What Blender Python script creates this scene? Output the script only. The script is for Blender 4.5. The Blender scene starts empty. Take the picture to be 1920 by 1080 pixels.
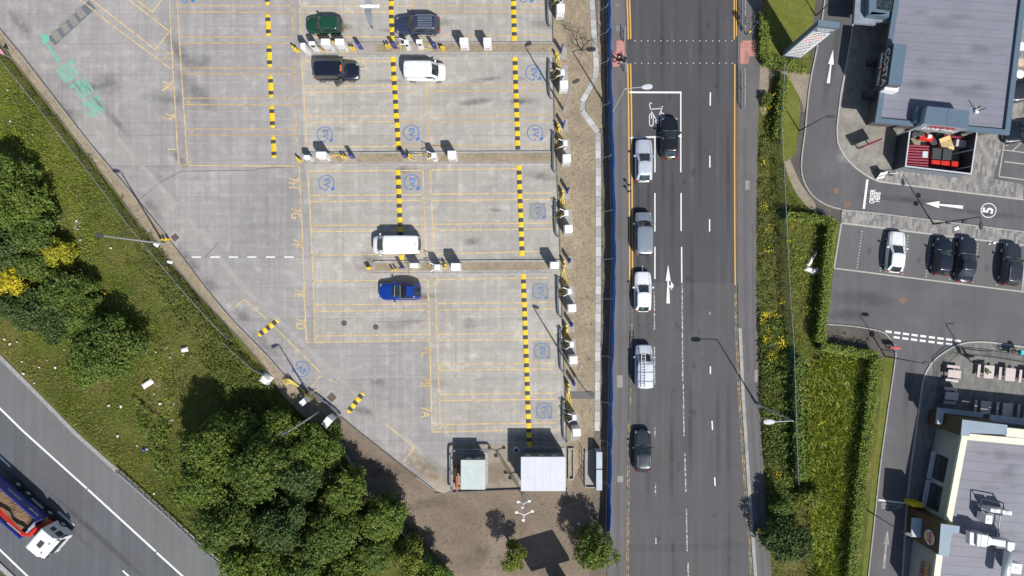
import bpy, bmesh, math, random
import numpy as np
from mathutils import Vector, Matrix
rad = math.radians
random.seed(7); rng = np.random.default_rng(7)
sc = bpy.context.scene
COL = sc.collection
# ---------------------------------------------------------------- camera
S = 0.056          # metres per photo pixel on the ground
H = 72.0           # height of the drone
cam = bpy.data.cameras.new('camera'); camo = bpy.data.objects.new('camera', cam); COL.objects.link(camo)
camo.location = (0, 0, H); camo.rotation_euler = (0, 0, 0)
cam.sensor_width = 36; cam.lens = 18.0 / (960 * S / H); cam.clip_start = 1; cam.clip_end = 3000
sc.camera = camo
# ---------------------------------------------------------------- light
w = bpy.data.worlds.new('World'); sc.world = w; w.use_nodes = True
nt = w.node_tree; nt.nodes.clear()
sky = nt.nodes.new('ShaderNodeTexSky'); sky.sky_type = 'NISHITA'; sky.sun_disc = False
sky.sun_elevation = rad(50); sky.sun_rotation = rad(148.7)
bg = nt.nodes.new('ShaderNodeBackground'); bg.inputs[1].default_value = 0.095
wo = nt.nodes.new('ShaderNodeOutputWorld')
nt.links.new(sky.outputs[0], bg.inputs[0]); nt.links.new(bg.outputs[0], wo.inputs[0])
sun = bpy.data.lights.new('sun', 'SUN'); sun.energy = 4.85; sun.angle = rad(0.53); sun.color = (1, .965, .91)
suno = bpy.data.objects.new('sun', sun); COL.objects.link(suno)
ldir = Vector((-.52 * .84, .855 * .84, -1)).normalized()
suno.rotation_euler = ldir.to_track_quat('-Z', 'Y').to_euler(); suno.location = (20, -30, 60)
sc.view_settings.view_transform = 'Standard'; sc.view_settings.look = 'None'
sc.view_settings.exposure = 0.0; sc.view_settings.gamma = 1
# ---------------------------------------------------------------- helpers
def W(px, py, z=0.0):
    k = S * (H - z) / H
    return ((px - 960) * k, (540 - py) * k, z)
def cc(ox, oy, s):           # crop coordinates -> photo pixels
    return lambda *p: [(ox + a / s, oy + b / s) for a, b in p]

def setp(o, label=None, cat=None, group=None, kind=None):
    if label: o['label'] = label
    if cat: o['category'] = cat
    if group: o['group'] = group
    if kind: o['kind'] = kind
    return o
def thing(name, label, cat, loc=(0, 0, 0), rz=0.0, group=None):
    o = bpy.data.objects.new(name, None); COL.objects.link(o)
    o.location = loc; o.rotation_euler = (0, 0, rz); o.empty_display_size = .3
    return setp(o, label, cat, group)
def copy_tree(o, parent=None):
    c = o.copy(); COL.objects.link(c)
    if parent: c.parent = parent
    for ch in list(o.children): copy_tree(ch, c)
    return c

class MB:
    def __init__(s): s.v = []; s.f = []; s.m = []
    def add(s, vs, fs, m=0):
        b = len(s.v); s.v += [tuple(p) for p in vs]
        for f in fs: s.f.append([b + i for i in f]); s.m.append(m)
        return s
    def box(s, x0, x1, y0, y1, z0, z1, m=0):
        return s.add([(x0,y0,z0),(x1,y0,z0),(x1,y1,z0),(x0,y1,z0),(x0,y0,z1),(x1,y0,z1),(x1,y1,z1),(x0,y1,z1)],
              [(3,2,1,0),(4,5,6,7),(0,1,5,4),(1,2,6,5),(2,3,7,6),(3,0,4,7)], m)
    def bbox(s, x0, x1, y0, y1, z0, z1, b=.03, m=0):   # box with chamfered top and upright edges
        def ring(i, z): return [(x0+i+b,y0+i,z),(x1-i-b,y0+i,z),(x1-i,y0+i+b,z),(x1-i,y1-i-b,z),(x1-i-b,y1-i,z),(x0+i+b,y1-i,z),(x0+i,y1-i-b,z),(x0+i,y0+i+b,z)]
        vs = ring(0, z0) + ring(0, z1-b) + ring(b, z1); fs = [tuple(range(7,-1,-1)), tuple(range(16,24))]
        for l in (0, 8):
            for i in range(8): j = (i+1) % 8; fs.append((l+i, l+j, l+8+j, l+8+i))
        return s.add(vs, fs, m)
    def obox(s, c, lx, ly, z0, z1, a=0., m=0):
        ca, sa = math.cos(a), math.sin(a)
        P = [(c[0]+x*ca-y*sa, c[1]+x*sa+y*ca) for x, y in ((-lx/2,-ly/2),(lx/2,-ly/2),(lx/2,ly/2),(-lx/2,ly/2))]
        return s.prism(P, z0, z1, m)
    def prism(s, P, z0, z1, m=0, mside=None, bottom=False):
        n = len(P)
        ar = sum(P[i][0]*P[(i+1)%n][1]-P[(i+1)%n][0]*P[i][1] for i in range(n))
        if ar < 0: P = P[::-1]
        s.add([(p[0],p[1],z1) for p in P], [tuple(range(n))], m)
        vs = [(p[0],p[1],z0) for p in P] + [(p[0],p[1],z1) for p in P]
        s.add(vs, [(i,(i+1)%n,n+(i+1)%n,n+i) for i in range(n)], m if mside is None else mside)
        if bottom: s.add([(p[0],p[1],z0) for p in P][::-1], [tuple(range(n))], m)
        return s
    def cyl(s, x, y, z0, z1, r, r2=None, n=12, m=0, cap=True):
        r2 = r if r2 is None else r2
        vs = [(x+r*math.cos(2*math.pi*i/n), y+r*math.sin(2*math.pi*i/n), z0) for i in range(n)] + \
             [(x+r2*math.cos(2*math.pi*i/n), y+r2*math.sin(2*math.pi*i/n), z1) for i in range(n)]
        fs = [(i,(i+1)%n,n+(i+1)%n,n+i) for i in range(n)]
        if cap: fs += [tuple(range(n,2*n)), tuple(range(n-1,-1,-1))]
        return s.add(vs, fs, m)
    def tube(s, pts, r, n=6, m=0, taper=None):
        pts = [Vector(p) for p in pts]; rings = []
        for i, p in enumerate(pts):
            d = (pts[min(i+1,len(pts)-1)] - pts[max(i-1,0)]).normalized()
            u = d.cross(Vector((0,0,1)));
            if u.length < .01: u = d.cross(Vector((1,0,0)))
            u.normalize(); v = d.cross(u).normalized()
            rr = r if taper is None else r*(1-(1-taper)*i/(len(pts)-1))
            rings.append([p + u*rr*math.cos(2*math.pi*k/n) + v*rr*math.sin(2*math.pi*k/n) for k in range(n)])
        vs = [q for R in rings for q in R]; fs = []
        for i in range(len(pts)-1):
            for k in range(n): fs.append((i*n+k, i*n+(k+1)%n, (i+1)*n+(k+1)%n, (i+1)*n+k))
        fs += [tuple(range(n-1,-1,-1)), tuple(range((len(pts)-1)*n, len(pts)*n))]
        return s.add(vs, fs, m)
    def face(s, pts, m=0): return s.add(pts, [tuple(range(len(pts)))], m)
    def strip(s, P, wid, z, m=0):     # flat ribbon along world xy polyline
        P = [P[0]] + [b for a, b in zip(P, P[1:]) if math.dist(a[:2], b[:2]) > 1e-3]; n = len(P); L = []; R = []
        for i in range(n):
            a = Vector(P[max(i-1,0)][:2]); b = Vector(P[i][:2]); c = Vector(P[min(i+1,n-1)][:2])
            d1 = (b-a).normalized() if i else (c-b).normalized(); d2 = (c-b).normalized() if i < n-1 else d1
            t = (d1+d2);
            if t.length < 1e-6: t = d1
            t.normalize(); nn = Vector((-t.y, t.x)); k = wid/2/max(.4, nn.dot(Vector((-d1.y, d1.x))))
            L.append(b+nn*k); R.append(b-nn*k)
        vs = [(p.x,p.y,z) for p in L] + [(p.x,p.y,z) for p in R]
        return s.add(vs, [(i+1, i, n+i, n+i+1) for i in range(n-1)], m)
    def wall(s, P, wid, z0, z1, m=0):  # upright ribbon with thickness
        t = MB().strip(P, wid, z1); n = len(t.v)//2
        s.prism([v[:2] for v in t.v[:n]] + [v[:2] for v in t.v[n:]][::-1], z0, z1, m)
        return s
    def build(s, name, mats, parent=None, org=None, smooth=False, fix=False):
        me = bpy.data.meshes.new(name)
        vs = s.v
        if org is not None: vs = [(v[0]-org[0], v[1]-org[1], v[2]-org[2]) for v in vs]
        me.from_pydata(vs, [], s.f)
        if not isinstance(mats, (list, tuple)): mats = [mats]
        for m in mats: me.materials.append(m)
        me.polygons.foreach_set('material_index', [int(q) for q in s.m])
        if smooth: me.polygons.foreach_set('use_smooth', [True]*len(s.f))
        if fix:
            bm = bmesh.new(); bm.from_mesh(me); bmesh.ops.remove_doubles(bm, verts=bm.verts, dist=1e-4)
            bmesh.ops.recalc_face_normals(bm, faces=bm.faces); bm.to_mesh(me); bm.free()
        me.update()
        o = bpy.data.objects.new(name, me); COL.objects.link(o)
        if parent: o.parent = parent
        elif org is not None: o.location = org
        return o

def cr(P, n=5, closed=False):   # catmull-rom smoothing of 2-D points
    out = []; N = len(P)
    for i in range(N if closed else N-1):
        g = lambda j: P[j % N] if closed else P[max(0, min(N-1, j))]
        p0, p1, p2, p3 = g(i-1), g(i), g(i+1), g(i+2)
        for k in range(n):
            t = k/n
            out.append(tuple(.5*((2*p1[c])+(-p0[c]+p2[c])*t+(2*p0[c]-5*p1[c]+4*p2[c]-p3[c])*t*t+(-p0[c]+3*p1[c]-3*p2[c]+p3[c])*t**3) for c in range(len(P[0]))))
    if not closed: out.append(tuple(P[-1]))
    return out
# ---------------------------------------------------------------- materials
def nodes(name):
    m = bpy.data.materials.new(name); m.use_nodes = True
    t = m.node_tree; return m, t, t.nodes['Principled BSDF']
def N(t, typ, **kw):
    n = t.nodes.new(typ)
    for k, v in kw.items(): setattr(n, k, v)
    return n
def noise(t, scale, detail=4, rough=.6, vec=None, sxyz=None, rot=0):
    g = N(t, 'ShaderNodeNewGeometry'); src = g.outputs['Position'] if vec is None else vec
    if sxyz or rot:
        mp = N(t, 'ShaderNodeMapping'); mp.inputs['Scale'].default_value = sxyz or (1,1,1); mp.inputs['Rotation'].default_value = (0,0,rot)
        t.links.new(src, mp.inputs[0]); src = mp.outputs[0]
    n = N(t, 'ShaderNodeTexNoise'); n.inputs['Scale'].default_value = scale; n.inputs['Detail'].default_value = detail; n.inputs['Roughness'].default_value = rough
    t.links.new(src, n.inputs['Vector']); return n.outputs['Fac']
def ramp(t, fac, a, b, ca=0., cb=1.):
    r = N(t, 'ShaderNodeMapRange'); r.inputs[1].default_value = a; r.inputs[2].default_value = b
    r.inputs[3].default_value = ca; r.inputs[4].default_value = cb; t.links.new(fac, r.inputs[0]); return r.outputs[0]
def mix(t, fac, a, b, mode='MIX'):
    m = N(t, 'ShaderNodeMix', data_type='RGBA', blend_type=mode)
    if isinstance(fac, (int, float)): m.inputs[0].default_value = fac
    else: t.links.new(fac, m.inputs[0])
    for i, c in ((6, a), (7, b)):
        if isinstance(c, (tuple, list)): m.inputs[i].default_value = (*c[:3], 1)
        else: t.links.new(c, m.inputs[i])
    return m.outputs[2]
def bump(t, p, fac, st=.3, dist=.02):
    b = N(t, 'ShaderNodeBump'); b.inputs['Strength'].default_value = st; b.inputs['Distance'].default_value = dist
    t.links.new(fac, b.inputs['Height']); t.links.new(b.outputs[0], p.inputs['Normal'])
def sc3(c, k): return tuple(x*k for x in c)
def M(name, c, rough=.6, metal=0., var=.12, scale=3., fine=0., bmp=0., coat=0., spec=None):
    m, t, p = nodes(name)
    p.inputs['Roughness'].default_value = rough; p.inputs['Metallic'].default_value = metal
    if coat: p.inputs['Coat Weight'].default_value = coat; p.inputs['Coat Roughness'].default_value = .06
    if spec is not None: p.inputs['Specular IOR Level'].default_value = spec
    f = ramp(t, noise(t, scale, 5), .3, .7)
    col = mix(t, f, sc3(c, 1-var), sc3(c, 1+var))
    if fine:
        g = ramp(t, noise(t, 14, 3, .8), .3, .7); col = mix(t, g, mix(t, 1., col, (1-fine,)*3, 'MULTIPLY'), mix(t, 1., col, (1+fine,)*3, 'MULTIPLY'))
    t.links.new(col, p.inputs['Base Color'])
    if bmp: bump(t, p, noise(t, 20, 4), bmp, .02)
    return m
def paintmat(name, c, lo=.3, hi=.42, scale=2.2, amax=.95, amin=0.0):   # worn road paint
    m, t, p = nodes(name); p.inputs['Roughness'].default_value = .7
    t.links.new(mix(t, ramp(t, noise(t, 9, 4), .3, .7), sc3(c, .85), sc3(c, 1.1)), p.inputs['Base Color'])
    a = ramp(t, noise(t, scale, 8, .72), lo, hi, amin, amax)
    t.links.new(a, p.inputs['Alpha']); return m
def asphalt(name, c, var=.1, streak=.08, rot=0.):
    m, t, p = nodes(name); p.inputs['Roughness'].default_value = .85
    col = mix(t, ramp(t, noise(t, .25, 5), .3, .7), sc3(c, 1-var), sc3(c, 1+var))
    st = ramp(t, noise(t, 1., 4, .6, sxyz=(1.6, .04, 1), rot=rot), .3, .7)
    col = mix(t, 1., col, mix(t, st, (1-streak,)*3, (1+streak,)*3), 'MULTIPLY')
    g = ramp(t, noise(t, 9, 4, .85), .32, .68)
    col = mix(t, 1., col, mix(t, g, (.86,)*3, (1.14,)*3), 'MULTIPLY')
    g = ramp(t, noise(t, 45, 2, .8), .3, .7)
    col = mix(t, 1., col, mix(t, g, (.8,)*3, (1.2,)*3), 'MULTIPLY')
    t.links.new(col, p.inputs['Base Color']); bump(t, p, noise(t, 40, 3), .3, .01); return m
def concrete(name, a, b, c):
    m, t, p = nodes(name); p.inputs['Roughness'].default_value = .85
    col = mix(t, ramp(t, noise(t, .11, 6, .6), .35, .65), a, b)
    col = mix(t, ramp(t, noise(t, .8, 8, .7), .5, .74, 0, .8), col, c)
    col = mix(t, ramp(t, noise(t, .5, 7, .7, sxyz=(.8, 1.1, 1)), .58, .78, 0, .45), col, sc3(a, .68))
    x = ramp(t, noise(t, 1., 5, .7, sxyz=(1.7, .05, 1)), .3, .7)
    y = ramp(t, noise(t, 1.3, 5, .7, sxyz=(.05, 1.7, 1)), .3, .7)
    col = mix(t, 1., col, mix(t, x, (.86,)*3, (1.13,)*3), 'MULTIPLY')
    col = mix(t, 1., col, mix(t, y, (.91,)*3, (1.08,)*3), 'MULTIPLY')
    g = ramp(t, noise(t, 12, 5, .85), .3, .7); col = mix(t, 1., col, mix(t, g, (.87,)*3, (1.1,)*3), 'MULTIPLY')
    # cast bays: each slab a slightly different grey
    ge = N(t, 'ShaderNodeNewGeometry'); br = N(t, 'ShaderNodeTexBrick'); br.offset = 0
    br.inputs['Scale'].default_value = 1; br.inputs['Brick Width'].default_value = 5.9; br.inputs['Row Height'].default_value = 3.2
    br.inputs['Mortar Size'].default_value = .03; br.inputs['Bias'].default_value = 0
    br.inputs['Color1'].default_value = (.93,.93,.93,1); br.inputs['Color2'].default_value = (1.06,1.055,1.05,1); br.inputs['Mortar'].default_value = (.8,.79,.78,1)
    t.links.new(ge.outputs['Position'], br.inputs['Vector'])
    col = mix(t, 1., col, br.outputs['Color'], 'MULTIPLY')
    t.links.new(col, p.inputs['Base Color']); bump(t, p, noise(t, 25, 4), .25, .01); return m
def ground(name, cols, s1=.25, s2=2.5, rough=.95, fine=.25):
    m, t, p = nodes(name); p.inputs['Roughness'].default_value = rough; p.inputs['Specular IOR Level'].default_value = .2
    col = mix(t, ramp(t, noise(t, s1, 6, .65), .38, .62), cols[0], cols[1])
    col = mix(t, ramp(t, noise(t, s2, 6, .75), .45, .7, 0, .8), col, cols[2])
    g = ramp(t, noise(t, 16, 4, .85), .3, .7); col = mix(t, 1., col, mix(t, g, (1-fine,)*3, (1+fine,)*3), 'MULTIPLY')
    t.links.new(col, p.inputs['Base Color']); bump(t, p, noise(t, 9, 5), .6, .06); return m
def leafmat(name, cols, s1=.35, s2=1.6, trans=.12):
    m, t, p = nodes(name); p.inputs['Roughness'].default_value = .55; p.inputs['Specular IOR Level'].default_value = .25
    g = N(t, 'ShaderNodeNewGeometry')
    col = mix(t, ramp(t, noise(t, s1, 4, .6), .36, .64), cols[0], cols[1])
    col = mix(t, ramp(t, noise(t, s2, 5, .7), .46, .68, 0, .9), col, cols[2])
    col = mix(t, 1., col, mix(t, g.outputs['Random Per Island'], (.6,)*3, (1.4,)*3), 'MULTIPLY')
    t.links.new(col, p.inputs['Base Color'])
    p.inputs['Subsurface Weight'].default_value = 0
    tr = N(t, 'ShaderNodeBsdfTranslucent'); t.links.new(col, tr.inputs[0]); ms = N(t, 'ShaderNodeMixShader'); ms.inputs[0].default_value = trans
    out = [n for n in t.nodes if n.type == 'OUTPUT_MATERIAL'][0]
    t.links.new(p.outputs[0], ms.inputs[1]); t.links.new(tr.outputs[0], ms.inputs[2]); t.links.new(ms.outputs[0], out.inputs[0]); return m
def brickmat(name, c1, c2, mor, bw, bh, rot=0., ms=.02, rough=.85):
    m, t, p = nodes(name); p.inputs['Roughness'].default_value = rough
    ge = N(t, 'ShaderNodeNewGeometry'); mp = N(t, 'ShaderNodeMapping'); mp.inputs['Rotation'].default_value = (0,0,rot)
    t.links.new(ge.outputs['Position'], mp.inputs[0]); br = N(t, 'ShaderNodeTexBrick')
    br.inputs['Scale'].default_value = 1; br.inputs['Brick Width'].default_value = bw; br.inputs['Row Height'].default_value = bh
    br.inputs['Mortar Size'].default_value = ms; br.inputs['Color1'].default_value = (*c1,1); br.inputs['Color2'].default_value = (*c2,1); br.inputs['Mortar'].default_value = (*mor,1)
    t.links.new(mp.outputs[0], br.inputs['Vector'])
    col = mix(t, 1., br.outputs['Color'], mix(t, ramp(t, noise(t, 1.2, 5, .7), .3, .7), (.8,)*3, (1.2,)*3), 'MULTIPLY')
    t.links.new(col, p.inputs['Base Color']); return m
def carpaint(name, c, metal=.0, rough=.28):
    m, t, p = nodes(name); p.inputs['Roughness'].default_value = rough; p.inputs['Metallic'].default_value = metal
    p.inputs['Coat Weight'].default_value = .8; p.inputs['Coat Roughness'].default_value = .08
    t.links.new(mix(t, ramp(t, noise(t, 2.5, 3), .3, .7), sc3(c,.93), sc3(c,1.06)), p.inputs['Base Color']); return m
def netmat(name, c, a):
    m, t, p = nodes(name); p.inputs['Base Color'].default_value = (*c, 1)
    g = ramp(t, noise(t, 8, 3), .3, .7, max(0, a-.2), min(1, a+.2)); t.links.new(g, p.inputs['Alpha']); return m

m_conc = concrete('car_park_concrete', (.285,.268,.262), (.335,.316,.306), (.44,.425,.405))
m_concpale = paintmat('pale_concrete_band', (.45,.435,.41), .3, .6, .7, .85, .35)
m_stain = paintmat('dark_stain', (.1,.095,.09), .42, .7, .8, .65, 0)
m_kerbc = M('kerb_concrete', (.34,.33,.31), .9, fine=.15, var=.2)
m_kerbd = M('kerb_dark', (.13,.125,.12), .9, fine=.2, var=.2)
m_slab = M('pale_slab', (.42,.42,.41), .85, var=.15, scale=1.2, fine=.08)
m_roadn = asphalt('asphalt_new', (.068,.067,.073), .06, .07)
m_roado = asphalt('asphalt_old', (.087,.086,.090), .08, .09)
m_path = asphalt('footpath_asphalt', (.128,.122,.122), .14, .05)
m_pathd = asphalt('footpath_patch', (.108,.104,.106), .12, .05)
m_mway = asphalt('motorway_asphalt', (.104,.108,.118), .08, .16, rot=rad(-47.7))
m_hard = asphalt('hard_shoulder_asphalt', (.145,.148,.148), .08, .08, rot=rad(-47.7))
m_dt = asphalt('drive_lane_asphalt', (.108,.107,.114), .14, .08)
m_chip = ground('stone_chip', [(.37,.30,.21),(.28,.23,.165),(.16,.13,.09)], .4, 3.5, fine=.4)
m_soil = ground('soil', [(.21,.165,.125),(.27,.215,.16),(.145,.118,.097)], .22, 2.5, fine=.4)
m_soild = ground('dark_soil', [(.15,.125,.10),(.19,.16,.125),(.10,.085,.07)], .5, 3, fine=.35)
m_sand = ground('trodden_earth', [(.33,.28,.215),(.27,.23,.175),(.21,.18,.14)], .5, 2, fine=.18)
m_mulch = ground('dark_mulch', [(.10,.09,.085),(.135,.12,.11),(.07,.06,.06)], .5, 4, fine=.4)
m_grassg = ground('grass_ground', [(.075,.10,.018),(.165,.145,.05),(.05,.065,.014)], .13, .9, fine=.3)
m_lawn = ground('mown_lawn', [(.135,.155,.028),(.175,.18,.045),(.10,.125,.02)], .3, 1.6, fine=.25)
m_field = ground('far_ground', [(.07,.085,.02),(.11,.10,.04),(.06,.06,.02)], .05, .6, fine=.3)
m_white = paintmat('white_road_paint', (.78,.78,.76), .22, .32, 3, .97, .5)
m_whitew = paintmat('worn_white_paint', (.62,.62,.6), .42, .56, 3.5, .85, 0)
m_whitef = paintmat('ghost_white_paint', (.55,.54,.52), .3, .62, 1.3, .75, .12)
m_yel = paintmat('yellow_road_paint', (.72,.42,.10), .24, .36, 2.5, .95, .45)
m_yelp = paintmat('bay_yellow_paint', (.72,.53,.25), .32, .54, 1.6, .92, .3)
m_yelf = paintmat('faded_yellow_paint', (.68,.46,.19), .36, .58, 1.2, .9, .3)
m_blue = paintmat('blue_marking_paint', (.08,.21,.52), .34, .54, 2.5, .88, .25)
m_green = paintmat('green_marking_paint', (.17,.52,.36), .3, .42, 2.4, .9, .55)
m_bumpy = M('bump_yellow', (.80,.55,.02), .55, var=.12, scale=2.5, fine=.12)
m_bumpk = M('bump_black', (.055,.055,.06), .7, fine=.25)
m_wht = M('white_metal', (.80,.80,.79), .35, var=.04)
m_wht2 = M('grey_white_metal', (.55,.57,.6), .4, var=.05)
m_grey = M('galvanised', (.40,.42,.45), .45, .15, var=.12)
m_dgrey = M('dark_grey_metal', (.06,.065,.075), .5, var=.15)
m_black = M('black_plastic', (.015,.015,.017), .45, var=.2)
m_rubber = M('tyre_rubber', (.022,.022,.024), .8, var=.2)
m_yplast = M('yellow_plastic', (.80,.55,.015), .4, var=.06)
m_navy = M('navy_panel', (.03,.035,.22), .4, var=.1)
m_glass, _t, _p = nodes('car_glass'); _p.inputs['Base Color'].default_value = (.016,.024,.028,1); _p.inputs['Roughness'].default_value = .04; _p.inputs['Specular IOR Level'].default_value = .9
_t.links.new(mix(_t, ramp(_t, noise(_t, 3, 3), .35, .65), (.012,.018,.02), (.05,.066,.072)), _p.inputs['Base Color'])
m_red = M('red_plastic', (.62,.03,.02), .4, var=.08)
m_redl = M('red_lens', (.45,.012,.012), .25, var=.1)
m_lens = M('clear_lens', (.6,.62,.65), .15, var=.08)
m_orange = M('orange_plastic', (.62,.14,.03), .5, var=.1)
m_tac = brickmat('red_tactile', (.52,.235,.20), (.46,.21,.185), (.30,.16,.14), .4, .4, 0, .015)
m_pav = brickmat('block_paving', (.30,.285,.26), (.155,.15,.15), (.2,.19,.18), .3, .62, rad(6), .01)
m_pavd = brickmat('brown_grey_paving', (.27,.25,.215), (.215,.2,.175), (.2,.185,.16), .35, .8, rad(6), .01)
m_bark = M('bark', (.10,.08,.06), .9, var=.3, bmp=.6)
m_skin = M('skin', (.55,.33,.24), .5, var=.05)
m_pav = brickmat('block_paving_long', (.32,.305,.28), (.15,.147,.147), (.2,.19,.18), .66, .25, rad(96), .01)
def struct(o): o['kind'] = 'structure'; return o
def wp(P, z=0): return [W(x, y, z)[:2] for x, y in P]
def sheet(name, P, z, mat, parent=None):
    mb = MB(); Q = wp(P, z)
    ar = sum(Q[i][0]*Q[(i+1)%len(Q)][1]-Q[(i+1)%len(Q)][0]*Q[i][1] for i in range(len(Q)))
    if ar < 0: Q = Q[::-1]
    mb.face([(x, y, z) for x, y in Q]); o = mb.build(name, mat, parent)
    return struct(o) if not parent else o
def slab(name, P, z1, mat, side=None, parent=None, z0=-.05):
    o = MB().prism(wp(P, z1), z0, z1, 0, 1).build(name, [mat, side or m_kerbc], parent)
    return struct(o) if not parent else o
def kerb(parent, P, z0, z1, wid=.13, mat=None, name='kerb'):
    MB().wall(wp(P, z1), wid, z0, z1).build(name, mat or m_kerbc, parent)

g = MB(); g.face([(-700,-700,0),(700,-700,0),(700,700,0),(-700,700,0)]); struct(g.build('ground', m_field))
# ---- left embankment and motorway
edgeL = [(-60,-10),(0,54),(47,110),(100,180),(170,270),(240,352),(307,435),(386,540),(442,607),(500,665),(530,700),(575,733),(637,780),(675,811),(760,878),(816,921)]
edgeG = [(-75,10),(0,82),(34,124),(80,182),(150,272),(212,352),(262,420),(362,540),(398,580),(445,630),(498,690),(528,738),(560,772),(610,815)]
sheet('grass_bank', [(-90,-60),(-60,0),(0,80)]+edgeG[2:]+[(640,850),(700,930),(780,1000),(880,1110),(470,1110),(140,806),(0,660),(-90,575)], .010, m_grassg)
soil_o = sheet('soil_yard', [(528,738),(560,772),(610,815),(640,850),(700,930),(780,1000),(880,1110),(1138,1110),(1142,740),(1115,810),(1060,815),(1060,900),(816,925),(760,880),(637,782)], .016, m_soil)
sheet('dark_soil_strip', [(1117,-20),(1140,-20),(1149,500),(1142,900),(1138,1110),(1105,1110),(1113,810),(1113,400)], .020, m_soild)
a = rad(42.3)
mw = sheet('motorway', [(-90,560),(0,667),(70,737),(140,810),(220,882),(442,1080),(600,1222),(250,1300),(-90,990)], .024, m_mway)
sheet('hard_shoulder', [(-90,560),(0,667),(70,737),(140,810),(220,882),(442,1080),(600,1222),(500,1222),(342,1080),(164,917),(45,810),(0,766),(-90,685)], .030, m_hard, mw)
chan = [(-90,572),(0,670),(70,740),(140,812),(220,884),(442,1082),(600,1224)]
MB().strip(wp(chan, .034), .42, .034).build('drain_channel', M('channel_concrete', (.30,.29,.28), .9, fine=.25, var=.2), mw)
def lines(parent, name, segs, wpx, mat, z):
    mb = MB()
    for s in segs: mb.strip(wp(s, z), wpx*S, z)
    return mb.build(name, mat, parent)
lines(mw, 'edge_line', [[(-90,683),(0,766),(45,810),(163,916)],[(164.5,917.5),(292,1034)],[(293.5,1036),(342,1080),(500,1224)],[(-60,975),(0,1031),(51,1080),(120,1145)]], 3.6, m_white, .038)
lines(mw, 'lane_dash', [[(-30,829),(19,875)],[(109,959),(139,986)],[(230,1070),(262,1099)]], 3.2, m_white, .038)
MB().wall(wp([(-60,1010),(0,1062),(30,1090),(80,1135)], .2), .5, .0, .2).build('central_kerb', m_kerbc, mw)
# ---- footpaths and main road
kl = [(1170,-40),(1173,40),(1176.5,200),(1178,400),(1179,600),(1176,760),(1173.5,900),(1172,1120)]
kr = [(1384,-40),(1383.5,110),(1383,300),(1383.5,460),(1385,615),(1390.7,740),(1401.7,910),(1414.3,1080),(1417,1120)]
road = sheet('main_road', [(1160,-40),(1160,1120),(1430,1120),(1395,600),(1395,-40)], .030, m_roado)
sheet('new_surface', [(1160,-40),(1160,528),(1250,531),(1382,531),(1395,531),(1395,-40)], .034, m_roadn, road)
sheet('trench_patch', [(1178,1021),(1290,1021),(1398,1017),(1400,1031),(1250,1034),(1178,1034)], .036, asphalt('patch_asphalt', (.077,.076,.08), .05), road)
ol = [(1138,-40),(1141,100),(1143,225),(1147,330),(1150,460),(1146,600),(1143,720),(1143,810),(1141,900),(1138.5,1000),(1138,1120)]
orr = [(1430,-40),(1427,60),(1426,115),(1422,200),(1420,300),(1418,413),(1418,540),(1422,693),(1424,760),(1435,929),(1446,1080),(1450,1120)]
fl = slab('footpath', kl + ol[::-1], .11, m_path)
fr = slab('footpath', kr + orr[::-1], .11, m_path)
kerb(fl, [(x-.8, y) for x, y in kl], .03, .125, .16, m_kerbd); kerb(fr, [(x+.8, y) for x, y in kr[:5]], .03, .125, .16, m_kerbd)
kerb(fr, [(x+2.5, y) for x, y in kr[4:]], .03, .13, .34, m_kerbc)
def sl(pl, dx, y0, y1):   # part of a kerb polyline between rows y0, y1 shifted by dx
    out = []
    for (xa, ya), (xb, yb) in zip(pl, pl[1:]):
        for k in range(9):
            y = ya+(yb-ya)*k/8; x = xa+(xb-xa)*k/8
            if y0 <= y <= y1: out.append((x+dx, y))
    f = lambda y: np.interp(y, [p[1] for p in pl], [p[0] for p in pl])
    return [(f(y0)+dx, y0)] + out + [(f(y1)+dx, y1)]
lines(fl, 'resurfaced_band', [sl(kl, -14, 150, 1100)], 8, m_pathd, .116)
lines(fr, 'resurfaced_band', [sl(kr, 14, 240, 700), sl(kr, 17, 720, 1100)], 7, m_pathd, .116)
lines(fr, 'resurfaced_band', [sl(kr, 28, 420, 1100)], 3, m_pathd, .119)
c6 = cc(1120, 0, 4.8)
sheet('tactile_paving', c6((172,365),(248,365),(250,570),(213,570),(185,600),(120,600),(112,465),(172,465)), .119, m_tac, fl)
sheet('tactile_paving', c6((1310,365),(1440,365),(1440,505),(1365,507),(1362,575),(1285,575),(1285,390)), .121, m_tac, fr)
mh = MB()
for x, y, a_, b_ in ((1402,347,9,17),(1162,715,11,23),(1163,898,11,12),(1418,705,6,23)): mh.obox(W(x,y,.12), a_*S, b_*S, .1, .122, 0)
mh.build('cover_plate', M('pale_cover', (.27,.265,.25), .9, fine=.15), fr)
mh = MB()
for x, y, a_, b_ in ((1159,53,9,11),(1158,9,9,6),(1171,300,3,6)): mh.obox(W(x,y,.12), a_*S, b_*S, .1, .122, 0)
mh.build('cover_plate', M('grey_cover', (.18,.18,.18), .8, fine=.15), fl)
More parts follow.
